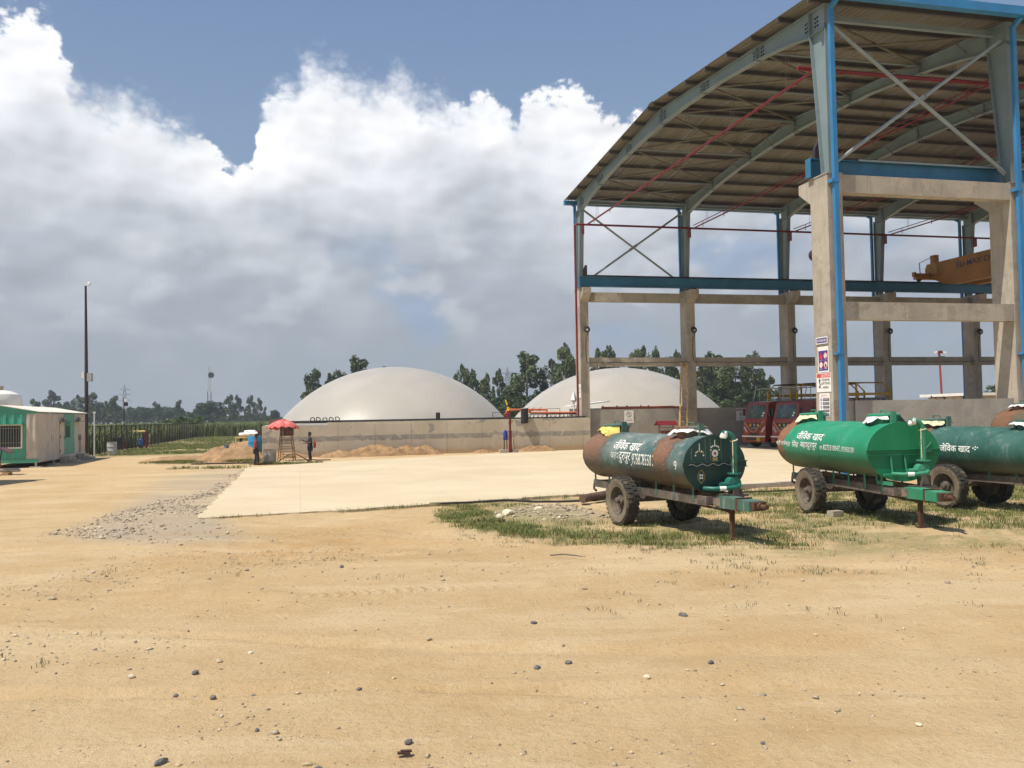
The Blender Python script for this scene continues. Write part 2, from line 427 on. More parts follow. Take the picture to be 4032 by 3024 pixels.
u_, v_ = (X_ - OX) * CU + (Y_ - OY) * SU, -(X_ - OX) * SU + (Y_ - OY) * CU
brk = fbm(X_ * 0.9, Y_ * 0.9, 31)
g_grey = np.clip(poly_mask(X_, Y_, A_GREYDUST, 1.0) * (0.3 + brk) + poly_mask(X_, Y_, A_MOUND, 0.7) * 0.9 + poly_mask(X_, Y_, A_GRAVEL, 0.6) * 0.55, 0, 1)
leftgreen = sstep(-23.5, -27, u_ + (brk - 0.5) * 5) * sstep(37, 44, v_) + sstep(60, 75, v_ + (brk - 0.5) * 14) * sstep(-20, -25, u_)
far = sstep(150, 220, Y_) + sstep(-38, -45, u_)
g_green = np.clip(poly_mask(X_, Y_, A_GRASS, 0.5) * sstep(0.3, 0.6, brk) * 0.8 + leftgreen + far, 0, 1)
g_or = np.clip(poly_mask(X_, Y_, A_ORANGE, 1.2) * (0.35 + brk) + sstep(0.62, 0.8, fbm(X_ * 0.33, Y_ * 0.5, 77)) * 0.6, 0, 1)
ca = me.color_attributes.new('zone', 'FLOAT_COLOR', 'POINT')
ca.data.foreach_set('color', np.stack([g_grey, g_green, g_or, np.ones_like(g_or)], -1).astype(np.float32).ravel())
m, t, b = bsdf('dry_yard_soil')
v = t.coord()
zr, zg, zb = t.sep(t.attr('zone'))
n1 = t.noise(v, 0.35, 5, 0.6); n2 = t.noise(v, 2.2, 6, 0.65); n3 = t.noise(v, 14, 5, 0.65); n4 = t.noise(t.scale(v, (1.0, 2.6, 1.0)), 55, 3, 0.6)
c_ = t.mix(n1.ss(0.33, 0.68), (0.525, 0.365, 0.19), (0.59, 0.43, 0.245))
c_ = t.mix(n2.ss(0.42, 0.75) * 0.5, c_, (0.64, 0.49, 0.295))
c_ = t.mix((zb * n2.ss(0.3, 0.7) * 0.75).clamp(), c_, (0.47, 0.275, 0.105))
c_ = t.mix(n3.ss(0.52, 0.72) * 0.42, c_, (0.40, 0.275, 0.14))
n6 = t.noise(t.scale(v, (1.0, 1.8, 1.0), (7, 3, 0)), 5.5, 6, 0.7)
c_ = t.mix(n6.ss(0.56, 0.68) * 0.45, c_, (0.41, 0.30, 0.17))
c_ = t.mix((zr * 1.1 + (n3 - 0.5) * 0.7 * zr).clamp() * 0.85, c_, t.mix(n3.ss(0.35, 0.65), (0.38, 0.31, 0.225), (0.49, 0.405, 0.30)))
c_ = t.mix((zg * n2.ss(0.25, 0.55)).clamp() * 0.75, c_, t.mix(n3.ss(0.35, 0.7), (0.13, 0.155, 0.045), (0.30, 0.26, 0.12)))
swath = t.noise(t.scale(v, (0.16, 0.62, 1.0), (2, 5, 0)), 1.0, 5, 0.6, 0.6)
c_ = t.mix(swath.ss(0.5, 0.62) * 0.45, c_, (0.66, 0.515, 0.32))
c_ = t.mix(swath.ss(0.42, 0.32) * 0.5, c_, (0.46, 0.315, 0.155))
patch_ = t.noise(t.scale(v, (0.55, 1.3, 1.0), (3, 11, 0)), 0.8, 6, 0.7).ss(0.62, 0.7)
c_ = t.mix(patch_ * n3.ss(0.35, 0.6) * 0.6, c_, (0.37, 0.305, 0.21))
peb = t.voro(v, 34, 'F1', 'Distance'); pebc = t.voro(v, 34, 'F1', 'Color'); px_, py_, pz_ = t.sep(pebc)
pm = peb.ss(0.26, 0.12) * px_.ss(0.66, 0.72) * (patch_ * 0.9 + zr + 0.45).clamp()
c_ = t.mix(pm, c_, t.mix(py_, (0.26, 0.23, 0.20), (0.66, 0.60, 0.48)))
c_ = t.mix(n4.ss(0.6, 0.78) * 0.22, c_, (0.36, 0.27, 0.16))
t.link(c_, b.inputs['Base Color']); b.inputs['Roughness'].default_value = 0.97; b.inputs['Specular IOR Level'].default_value = 0.12
# tyre prints pressed into the soft orange patch, and long faint wheel lines
xs_, ys_, _z = t.sep(v)
def track(x0, y0, ax, ay, half, s0, s1, pitch):
    du, dv = xs_ - x0, ys_ - y0
    s_ = du * ax + dv * ay
    tt = du * -ay + dv * ax + (s_ * s_) * 0.02
    lug = ((s_ * (1 / pitch) + tt.abs() * 1.6)._m('FRACT') - 0.5).abs().ss(0.12, 0.3)
    return tt.abs().ss(half, half * 0.8) * s_.ss(s0, s0 + 0.8) * s_.ss(s1, s1 - 1.2) * lug
prints = track(-6.7, 17.7, 0.93, -0.37, 0.24, 0, 5.0, 0.24) + track(-5.4, 18.6, 0.55, 0.83, 0.2, 0, 3.6, 0.2) + track(-3.4, 12.6, 0.97, 0.24, 0.2, 0.0, 3.4, 0.2)
lines = t.noise(t.scale(v, (0.12, 2.4, 1.0)), 1.0, 6, 0.7)
h_ = n2 * 0.4 + n3 * 0.75 + n6 * 0.5 + n4 * 0.35 + lines * 0.6 + swath * 1.2 + pm * 0.35 - prints * 0.5 * n2.ss(0.25, 0.5)
bump_from(t, b, h_, 0.85, 0.06)
tag(link('ground', me, m), kind='structure')

# ------------------------------------------------------------------ concrete apron
m, t, b = bsdf('dusty_concrete_apron')
v = t.coord(); n1 = t.noise(v, 0.22, 5, 0.62); n2 = t.noise(t.scale(v, (0.6, 2.2, 1.0)), 0.9, 6, 0.65); n3 = t.noise(v, 20, 5, 0.6)
c_ = t.mix(n1.ss(0.3, 0.7), (0.555, 0.455, 0.30), (0.625, 0.525, 0.365))
c_ = t.mix(n2.ss(0.55, 0.8) * 0.6, c_, (0.50, 0.42, 0.30))
c_ = t.mix(n3.ss(0.62, 0.8) * 0.3, c_, (0.42, 0.36, 0.27))
xs_, ys_, _z = t.sep(v)
edge_ = (t.noise(v, 0.8, 5, 0.7) * 3.2 + xs_ * CU + ys_ * SU).ss(-9.6 + 0.5, -12.4 + 0.5)
c_ = t.mix(edge_ * 0.7, c_, (0.47, 0.385, 0.28))
su = xs_ * CU + ys_ * SU; sv = ys_ * CU - xs_ * SU
jn = ((su * (1 / 4.5))._m('FRACT') - 0.5).abs().ss(0.494, 0.499).max(((sv * (1 / 5.2))._m('FRACT') - 0.5).abs().ss(0.495, 0.4995))
c_ = t.mix(jn * 0.25, c_, (0.34, 0.28, 0.20))
stain = t.noise(t.scale(v, (0.25, 1.6, 1.0), (4, 9, 0)), 1.0, 6, 0.7).ss(0.56, 0.64)
c_ = t.mix(stain * 0.35, c_, (0.42, 0.35, 0.26))
spk = t.noise(t.scale(v, (1.0, 3.0, 1.0)), 4.0, 6, 0.75).ss(0.64, 0.7)
c_ = t.mix(spk * 0.5, c_, (0.36, 0.29, 0.21))
t.link(c_, b.inputs['Base Color']); b.inputs['Roughness'].default_value = 0.9; b.inputs['Specular IOR Level'].default_value = 0.2
bump_from(t, b, n3 * 0.4 + n2 * 0.6, 0.3, 0.02)
MAT['slab'] = m
front = [(-8.0, 22.6), (-4.91, 23.79), (1.36, 27.1), (7.81, 29.55), (9.6, 30.3), (14.0, 31.6), (24, 33.6)]
outer = [(*P(46, 0.2).xy,), (*P(46, 31.0).xy,), (*P(-1.2, 28.7).xy,), (-0.71, 58.3), (-10.47, 50.9), (-13.84, 46.3)]
edgep = []
allp = front + outer
for i, (x0, y0) in enumerate(allp):
    x1, y1 = allp[(i + 1) % len(allp)]
    k = max(1, int(math.hypot(x1 - x0, y1 - y0) / 0.35)) if (i < 6 or i >= len(allp) - 2) else 1
    for j in range(k):
        a = j / k; wob = 0.09 if k > 1 and j else 0.0
        edgep.append((x0 + (x1 - x0) * a + random.uniform(-wob, wob), y0 + (y1 - y0) * a + random.uniform(-wob, wob)))
slab = MB(); slab.prism(edgep, -0.12, 0.055, lambda a, b_, c_: (a, b_, c_))
tag(slab.obj('concrete_apron', m), kind='structure')
# broken kerb lump along the slab edge behind the tankers
kb = MB()
for i in range(7):
    x0 = 6.9 + i * 0.46; y0 = 29.0 + i * 0.19
    kb.bar((x0, y0 - 0.16, 0.06), (x0 + 0.44, y0 + 0.02, 0.06), 0.24 + random.uniform(-.04, .04), 0.17 + random.uniform(-.03, .03))
# ================================================================== THE SHED
BAY, WID, CA, CB, ZC = 8.36, 32.285, 0.653, 1.174, 11.6     # bay, width, column sizes, top of concrete
NB = 6
shed = thing('industrial_shed', 'tall open crane shed with concrete columns and a grey steel roof', 'shed', P(0, 0, 0), TH)
def roof_z(v): return 18.55 + 1.35 * (1 - abs(v - WID / 2) / (WID / 2))
sheet_m, t, b = bsdf('roof_sheet')
v = t.coord(); c_ = t.mix(t.noise(t.scale(v, (1.0, 0.15, 1)), 1.6, 5, 0.6).ss(0.35, 0.7), (0.165, 0.15, 0.115), (0.215, 0.195, 0.15))
c_ = t.mix(t.noise(v, 0.5, 4, 0.6).ss(0.55, 0.75) * 0.4, c_, (0.17, 0.15, 0.12))
t.link(c_, b.inputs['Base Color']); b.inputs['Roughness'].default_value = 0.55; b.inputs['Metallic'].default_value = 0.1
# concrete columns with corbels
def col_mesh(sgn):
    q = MB()
    c0 = 0.02
    ring = [(0, 0), (CA, 0), (CA, CB), (0, CB)]
    q.prism(ring, 0, ZC, lambda a, b_, c_: (a, b_ if sgn > 0 else -b_, c_))
    return q
def corbel_mesh(sgn):
    q = MB(); ov = 0.834
    q.prism([(CB - 0.002, ZC - 0.95), (CB + ov, ZC - 0.38), (CB + ov, ZC + 0.003), (CB - 0.002, ZC + 0.003)], 0.012, CA - 0.012, lambda a, b_, c_: (c_, a if sgn > 0 else -a, b_))
    return q
cm, km = {}, {}
for sgn in (1, -1):
    cm[sgn] = col_mesh(sgn).mesh('column'); km[sgn] = corbel_mesh(sgn).mesh('corbel')
# mortar lip on column tops
def lip(u0, sgn, v0):
    q = MB(); n = 9
    for i in range(n):
        a = u0 - 0.03 + (CA + 0.06) * i / n
        q.box(a, a + (CA + 0.06) / n - 0.004, v0 + (-0.03 if sgn > 0 else -1.2), v0 + (1.2 if sgn > 0 else 0.03), ZC + 0.002, ZC + 0.02 + random.uniform(0, 0.035))
    return q
for k in range(NB):
    for sgn, v0 in ((1, 0.0), (-1, WID)):
        c_ = link('column', cm[sgn], MAT['concrete'], shed, (k * BAY, v0, 0))
        link('corbel', km[sgn], MAT['concrete'], c_)
        if k < 2: lip(k * BAY, sgn, v0).obj('mortar_cap', MAT['cloth_white'] if 0 else MAT['concrete'], shed)
# tie beams and the plinth walls between the columns
for k in range(NB - 1):
    u0, u1 = k * BAY + CA, (k + 1) * BAY
    for z0, z1 in ((5.97, 6.65), (10.9, 11.585)):
        MB().box(u0 - .005, u1 + .005, 0.018, 0.50, z0, z1).obj('tie_beam', MAT['concrete'], shed)
    for z0, z1 in ((5.96, 6.62), (10.71, 11.40)):
        MB().box(u0 - .005, u1 + .005, WID - CB + 0.25, WID - CB + 0.62, z0, z1).obj('tie_beam', MAT['concrete'], shed)
    wn = MB().box(u0 + (0.42 if k == 0 else 0), u1, 0.22, 0.45, 0, 2.845).obj('plinth_wall', MAT['wall'], shed)
    if k == 0: MB().box(u0, u0 + 0.418, 0.30, 0.45, 0, 2.83).obj('plinth_wall', MAT['wall'], shed)
    # cracked plaster ledge on the lower half of the near wall
    q = MB(); n = 26; zs = [1.42 + 0.05 * math.sin(i * 1.3) + random.uniform(-.03, .03) for i in range(n + 1)]
    for i in range(n):
        a0, a1 = u0 + .5 + (u1 - u0 - .5) * i / n, u0 + .5 + (u1 - u0 - .5) * (i + 1) / n
        q.add([(a0, 0.205, 0), (a1, 0.205, 0), (a1, 0.205, zs[i + 1]), (a0, 0.205, zs[i]), (a1, 0.225, zs[i + 1]), (a0, 0.225, zs[i])], [(0, 1, 2, 3), (3, 2, 4, 5)])
    q.obj('plaster_coat', MAT['concrete'], shed)
    wf = MB().box(u0, u1, WID - CB + 0.30, WID - CB + 0.55, 0, 2.83).obj('plinth_wall', MAT['wall'], shed)
    MB().box(u0, u1, WID - CB + 0.262, WID - CB + 0.30, 0, 1.95).obj('plaster_coat', MAT['wall'], shed)
# steel columns (tapered I) and rafters (haunched I) of each frame
UC = CA / 2
def steel_frame(k):
    uc = k * BAY + UC
    for sgn, v0 in ((1, 0.0), (-1, WID)):
        V_ = lambda x: v0 + sgn * x
        q = MB()
        q.prism([(0.10, 11.6), (0.125, 11.6), (0.125, 17.55), (0.10, 17.55)], uc - .16, uc + .16, lambda a, b_, c_: (c_, V_(a), b_))
        q.prism([(0.125, 11.6), (0.60, 11.6), (1.16, 17.42), (0.125, 17.42)], uc - .006, uc + .006, lambda a, b_, c_: (c_, V_(a), b_))
        q.prism([(0.60, 11.6), (0.625, 11.6), (1.185, 17.42), (1.16, 17.42)], uc - .16, uc + .16, lambda a, b_, c_: (c_, V_(a), b_))
        q.box(uc - .2, uc + .2, min(V_(.06), V_(.68)), max(V_(.06), V_(.68)), 11.6, 11.63)
        q.obj('steel_column', MAT['steel'], shed)
    # knee block and rafter
    lo = [(0.10, 17.42), (1.2, 17.42), (2.85, 17.80), (5.0, 18.14), (9.0, 18.56), (13.0, 18.78), (WID / 2, 18.84)]
    lo = lo + [(WID - a, z) for a, z in reversed(lo[:-1])]
    up = [(a, roof_z(a) - 0.25) for a in (0.10, 4, 8, 12, WID / 2, WID - 12, WID - 8, WID - 4, WID - .10)]
    segs = [(0.10, 1.2, 'knee')]
    def z_lo(x):
        for (a, za), (c2, zb_) in zip(lo, lo[1:]):
            if a <= x <= c2: return za + (zb_ - za) * (x - a) / (c2 - a)
        return lo[-1][1]
    cuts = [0.10, 1.2, 5.4, 10.8, WID / 2, WID - 10.8, WID - 5.4, WID - 1.2, WID - .10]
    for a, c2 in zip(cuts, cuts[1:]):
        n = max(1, int((c2 - a) / 1.4)); xs = [a + (c2 - a) * i / n for i in range(n + 1)]
        q = MB()
        pl = [(x, z_lo(x)) for x in xs] + [(x, roof_z(x) - 0.25) for x in reversed(xs)]
        q.prism(pl, uc - .006, uc + .006, lambda a_, b_, c_: (c_, a_, b_))
        for x0, x1 in zip(xs, xs[1:]):
            q.bar((uc, x0, z_lo(x0)), (uc, x1, z_lo(x1)), 0.32, 0.024)
            q.bar((uc, x0, roof_z(x0) - .25), (uc, x1, roof_z(x1) - .25), 0.32, 0.024)
        q.box(uc - .16, uc + .16, a, a + 0.026, z_lo(a) - .08, roof_z(a) - .24)
        o = q.obj('rafter', MAT['steel'], shed)
        # bolt heads by the splice
        if k == 0:
            bq = MB()
            for s_ in (-1, 1):
                xx = a + 0.26 * s_
                if 0.5 < xx < WID - .5:
                    zc_ = (z_lo(xx) + roof_z(xx) - .25) / 2
                    for i in range(2):
                        for j in range(3):
                            bq.box(uc - .045, uc - .006, xx + .16 * s_ * i - .035, xx + .16 * s_ * i + .035, zc_ + (j - 1) * .16 - .03, zc_ + (j - 1) * .16 + .03)
            if bq.v: tag(bq.obj('bolts', MAT['rail'], o), kind='stuff')
for k in range(NB): steel_frame(k)
# purlins, sheets, gutters
U0, U1 = -0.45, (NB - 1) * BAY + CA + 0.45
pv = [0.25, 2.5, 4.75, 7.0, 9.25, 11.5, 13.7, 15.75]
pv = pv + [WID - x for x in reversed(pv)]
pm_ = MB().box(0, U1 - U0, -0.035, 0.035, -0.21, 0).box(0, U1 - U0, 0.035, 0.10, -0.03, -0.022).box(0, U1 - U0, -0.10, -0.035, -0.21, -0.20).mesh('purlin')
for x in pv: link('purlin', pm_, MAT['purlin'], shed, (U0, x, roof_z(x) - 0.02))
def sheet(v0, v1):
    q = MB(); n = 6; prof = []
    for i in range(4):
        prof += [(i * .25, 0), (i * .25 + .15, 0), (i * .25 + .175, .035), (i * .25 + .225, .035)]
    prof.append((1.0, 0))
    for c2 in (v0, v1):
        z = roof_z(c2) if 0 <= c2 <= WID else 18.55 - (-c2 if c2 < 0 else c2 - WID) * 0.084
        for a, h in prof: q.v.append((a, c2, z + h))
    k = len(prof)
    for i in range(k - 1): q.f.append((i, i + 1, k + i + 1, k + i))
    return q.mesh('roof_sheet')
sa, sb = sheet(-0.62, WID / 2), sheet(WID / 2, WID + 0.62)
ns = int(U1 - U0)
for i in range(ns + 1):
    for sm in (sa, sb): link('roof_sheet', sm, sheet_m, shed, (U0 + i * 1.0, 0, 0.004 * (i % 2)))
link('ridge_cap', MB().box(U0, U1, WID / 2 - .3, WID / 2 + .3, 19.93, 19.955).mesh('ridge_cap'), sheet_m, shed)
def gutter(v0, s_):
    q = MB(); pr = [(0, 18.16), (0.33 * s_, 18.16), (0.33 * s_, 18.50), (0.315 * s_, 18.50), (0.315 * s_, 18.18), (0.015 * s_, 18.18), (0.015 * s_, 18.46), (0, 18.46)]
    q.prism(pr, U0 + .02, U1, lambda a, b_, c_: (c_, v0 + a, b_))
    q.box(U0 + .012, U0 + .02, min(v0, v0 + .33 * s_), max(v0, v0 + .33 * s_), 18.16, 18.5)
    return q
gutter(-0.55, -1).obj('gutter', MAT['blue'], shed); gutter(WID + 0.55, 1).obj('gutter', MAT['blue'], shed)
for k in range(NB):
    u = k * BAY
    d_ = MB().box(u + .13, u + .31, -0.30, -0.13, 0.05, 18.0).bar((u + .22, -.215, 17.95), (u + .22, -.68, 18.17), .16, .16).obj('downpipe', MAT['blue'], shed)
    MB().box(u + .02, u + .33, -0.315, 0.0, 11.2, 11.32).box(u + .02, u + .33, -.315, 0, 4.6, 4.66).obj('pipe_clamp', MAT['blue'], d_)
    d_ = MB().box(u + .14, u + .32, WID + .16, WID + .33, 0.05, 18.0).bar((u + .23, WID + .245, 17.95), (u + .23, WID + .68, 18.17), .16, .16).obj('downpipe', MAT['blue'], shed)
# eave struts, crane girders with rails
for vv_ in (0.75, WID - 0.75):
    for k in range(NB - 1):
        q = MB().box(k * BAY + UC + .17, (k + 1) * BAY + UC - .17, vv_ - .10, vv_ + .10, 17.93, 17.95)
        q.box(k * BAY + UC + .17, (k + 1) * BAY + UC - .17, vv_ - .012, vv_ + .012, 17.95, 18.12).box(k * BAY + UC + .17, (k + 1) * BAY + UC - .17, vv_ - .10, vv_ + .10, 18.12, 18.14)
        q.obj('eave_strut', MAT['steel'], shed)
for v0, s_ in ((1.045 + .03, 1), (WID - 1.174 - .42, -1)):
    vc = CB + .36 if s_ > 0 else WID - CB - .42
    vc = 1.04 if s_ > 0 else vc
    g = MB().box(-.13, U1 - .4, vc - .18, vc + .18, 11.70, 11.73).box(-.13, U1 - .4, vc - .18, vc + .18, 12.39, 12.42).box(-.13, U1 - .4, vc - .012, vc + .012, 11.73, 12.39)
    g.box(-.15, -.128, vc - .19, vc + .19, 11.68, 12.44)
    go = g.obj('crane_girder', MAT['girder'], shed)
    MB().box(.5, U1 - .5, vc - .06, vc + .06, 12.424, 12.50).box(.5, U1 - .5, vc - .035, vc + .035, 12.50, 12.56).obj('crane_rail', MAT['rail'], go)
    st = MB(); st.prism([(-.0, 12.42), (.34, 12.42), (.34, 13.25), (.22, 13.25), (.02, 12.85)], vc - .1, vc + .1, lambda a, b_, c_: (a + .12, c_, b_))
    st.obj('end_stop', MAT['rail'], go)
    for k in range(NB): MB().box(k * BAY + .1, k * BAY + CA - .1, vc - .2, vc + .2, ZC + .005, 11.70).obj('bearing_plate', MAT['rail'], go)
    MB().bar((2.0, vc - .2 * s_, 12.44), (U1 - .5, vc - .2 * s_, 12.44), .05, .07).obj('conductor_bar', MAT['brace'], go)
# pipe X bracing between the steel columns of the first bay
def xbrace(vv_, za, zb_, ua, ub):
    MB().tube([(ua, vv_, zb_), (ub, vv_, za)], .075, 10).obj('brace', MAT['brace'], shed, True)
    d = Vector((ub - ua, 0, zb_ - za)); mid = Vector((ua, vv_, za)) + d / 2; e = d.normalized() * .32
    MB().tube([(ua, vv_ + .0, za), mid - e], .075, 10).obj('brace', MAT['brace'], shed, True)
    MB().tube([mid + e, (ub, vv_, zb_)], .075, 10).obj('brace', MAT['brace'], shed, True)
    MB().bar(mid - e * 1.3, mid + e * 1.3, .025, .2, (0, 1, 0) if 0 else (0, 0, 1)).obj('gusset_plate', MAT['brace'], shed)
    MB().bar((ub - .32, vv_, za + .2), (ub + .02, vv_, za - .05), .03, .22).obj('gusset_plate', MAT['brace'], shed)
xbrace(0.33, 12.1, 17.6, 0.55, BAY + .1)
xbrace(WID - 0.50, 12.1, 17.6, 0.55, BAY + .1)
# diagonal pipes in the roof plane of the first bay, one X per third of the span; fly braces to the purlins
zr_ = lambda x: roof_z(x) - 0.42
for a, c2 in ((1.0, 5.4), (5.4, 10.8), (10.8, WID / 2), (WID / 2, WID - 10.8), (WID - 10.8, WID - 5.4), (WID - 5.4, WID - 1.0)):
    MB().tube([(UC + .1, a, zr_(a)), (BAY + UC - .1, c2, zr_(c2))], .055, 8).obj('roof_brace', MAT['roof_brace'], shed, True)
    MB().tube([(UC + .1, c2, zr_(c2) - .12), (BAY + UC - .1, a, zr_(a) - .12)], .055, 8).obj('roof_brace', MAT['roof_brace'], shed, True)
    MB().tube([(UC + .1, c2, zr_(c2) - .05), (BAY + UC - .1, c2, zr_(c2) - .05)], .05, 8).obj('roof_strut', MAT['steel'], shed, True)
for k in range(1, 5):
    for i, x in enumerate(pv[1:-1]):
        if i % 2 == 0:
            zb_ = 18.6 if 5 < x < WID - 5 else 18.0
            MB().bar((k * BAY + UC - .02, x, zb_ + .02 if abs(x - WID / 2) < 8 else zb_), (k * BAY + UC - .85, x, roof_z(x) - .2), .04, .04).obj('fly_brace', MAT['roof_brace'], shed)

# ------------------------------------------------------------------ fire main and sprinkler branches
fp = thing('fire_main', 'dark red fire water main climbing the far corner column and running along the far row', 'pipe', P(0, 0, 0), TH)
vm = WID - CB - 0.20
MB().tube([(-.33, vm, 0.05), (-.31, vm, 16.08)] + arc((-.31 + .18, vm, 16.08), .18, math.pi, math.pi / 2, 5) + [(U1 - 1, vm, 16.26)], .075, 10).obj('riser_pipe', MAT['red'], fp, True)
for k in range(NB): MB().box(k * BAY + .30, k * BAY + .38, vm - .1, vm + .25, 15.55, 16.2).obj('pipe_bracket', MAT['red'], fp)
MB().tube([(-.33, vm, 1.02), (-1.25, vm, 1.02)] + arc((-1.25, vm, .87), .15, math.pi / 2, math.pi, 4) + [(-1.40, vm, .06)], .085, 10).obj('branch_pipe', MAT['red'], fp, True)
MB().lathe([(.16, -.05), (.16, .05)], 14, lambda x, y, z: (-1.20 + z, vm + x, 1.02 + y)).obj('flange', MAT['red'], fp)
vh = MB().tube([(-1.22, vm, 1.1), (-1.22, vm, 1.33)], .03, 6).obj('valve_stem', MAT['red'], fp); MB().bar((-1.6, vm, 1.36), (-1.12, vm, 1.30), .05, .03).obj('lever', MAT['black'], vh)
fm2 = MB().tube([(-.25, 1.42, 16.22), (U1 - 1, 1.42, 16.25)], .085, 10).obj('near_header', MAT['red'], fp, True)
for k in range(4):
    u = k * BAY + .62
    for du, dz, r_ in ((0, 0, .05), (.0, .22, .03)) if k else ((0, 0, .06),):
        br = MB().tube([(u + du, vm, 16.26 + dz), (u + du, 1.42, 16.26 + dz)], r_, 8).obj('sprinkler_branch', MAT['red'], fp, True)
        for i in range(9):
            x = 2.9 + i * 3.3
            h_ = MB().tube([(u + du, x, 16.26 + dz), (u + du, x, 16.1 + dz)], .022, 6).lathe([(.05, 0), (.05, .015)], 8, lambda a, b_, c_: (u + du + a, x + b_, 16.08 + dz + c_)).obj('sprinkler_head', MAT['red'], br)
        for i in range(6):
            x = 3.6 + i * 5.0
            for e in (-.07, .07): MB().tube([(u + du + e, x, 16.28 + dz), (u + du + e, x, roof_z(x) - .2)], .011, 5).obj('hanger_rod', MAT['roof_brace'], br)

# ------------------------------------------------------------------ overhead crane
MAT['crane'] = plain('crane_orange_paint', (0.40, 0.175, 0.02), 0.5, 0.0, 0.12, 0.8, 0.03, 15, (0.30, 0.125, 0.015), (0.6, 0.75))
cr = thing('overhead_crane', 'orange yellow overhead crane bridge resting on the blue crane girders', 'crane', P(29.4, 0, 0), TH)
vF, vN = WID - CB - .42, 1.04
q = MB()
pl = [(vF + .42, 13.62), (vF + .42, 12.95), (vF - .55, 12.66), (vF - 1.5, 12.22), (vF - 2.6, 12.0), (vN + 2.6, 12.0), (vN + 1.5, 12.22), (vN + .55, 12.66), (vN - .3, 12.95), (vN - .3, 13.62), (vN - .1, 13.97), (vF + .2, 13.97)]
q.prism(pl, -.32, .32, lambda a, b_, c_: (c_, a, b_)); q.obj('bridge_girder', MAT['crane'], cr)
q = MB(); q.prism(pl, 1.7, 2.3, lambda a, b_, c_: (c_, a, b_)); q.obj('bridge_girder', MAT['crane'], cr)
for vv_ in (vF, vN):
    e = MB().box(-1.6, 3.6, vv_ - .2, vv_ + .2, 12.72, 13.2).box(-1.75, -1.6, vv_ - .16, vv_ + .16, 12.95, 13.3).obj('end_carriage', MAT['crane'], cr)
    for uu in (-1.25, 3.2): MB().lathe([(.2, -.08), (.2, .08)], 16, lambda x, y, z: (uu + x, vv_ + z, 12.76 + y)).obj('crane_wheel', MAT['rail'], e)
    MB().box(-1.7, -1.62, vv_ - .2, vv_ + .2, 12.98, 13.2).obj('buffer', MAT['black'], e)
s1 = -1
hr = MB().tube([(-.4, vF + .85, 12.95), (-.5, vF + .85, 14.2)], .04, 6).tube([(-.36, vF - 1.1, 12.95), (-.5, vF - 1.1, 14.5)], .04, 6).tube([(-.5, vF + .85, 14.2), (-.5, vF - 1.1, 14.5)], .025, 6).tube([(-.45, vF + .9, 12.9), (-.45, vF - 1.2, 12.93)], .06, 6)
hr.obj('handrail', MAT['crane'], cr)
MB().box(-.25, .15, vF - .62, vF - .12, 13.97, 14.62).obj('control_box', MAT['crane'], cr)
vs, fs = text_fit('ELI-MAX CRANES INDIA', 7.4, .42, .02)
tm = MB().add([(-.326, vF - 3.1 - 3.7 - x, 13.40 + y) for x, y, z in vs], fs)
tm.obj('lettering', plain('crane_lettering_blue', (0.07, 0.06, 0.10), 0.6), cr)
hb = MB().lathe([(.05, -.5), (.16, -.25), (.16, .25), (.08, .4)], 12, lambda x, y, z: (1.0 + x, 12 + y, 11.2 + z)).tube([(1.0, 12, 11.6), (1.0, 12, 13.0)], .02, 5).obj('hook_block', MAT['rail'], cr)
MB().box(-.3, 2.3, 11.2, 12.8, 13.96, 14.7).obj('trolley', MAT['crane'], cr)
# ================================================================== SLURRY TANKER TRAILERS
MAT['tyre'] = plain('dusty_tyre', (0.045, 0.042, 0.038), 0.85, 0.0, 0.25, 5.0, 0.15, 40, (0.17, 0.14, 0.10), (0.5, 0.66))
MAT['tyre_side'] = plain('dust_coated_tyre_wall', (0.20, 0.165, 0.115), 0.9, 0.0, 0.25, 4.0, 0.1, 30, (0.09, 0.08, 0.065), (0.55, 0.7))
MAT['rim'] = plain('dusty_wheel_rim', (0.15, 0.125, 0.095), 0.8, 0.1, 0.25, 5.0, 0.1, 25, (0.07, 0.06, 0.05), (0.55, 0.7))
MAT['frame_steel'] = plain('rusty_chassis_steel', (0.13, 0.105, 0.085), 0.8, 0.1, 0.3, 3.0, 0.15, 25, (0.25, 0.21, 0.17), (0.52, 0.66))
MAT['rust'] = plain('rust', (0.10, 0.05, 0.03), 0.9, 0.0, 0.35, 6.0, 0.2, 30, (0.06, 0.035, 0.025), (0.5, 0.65))
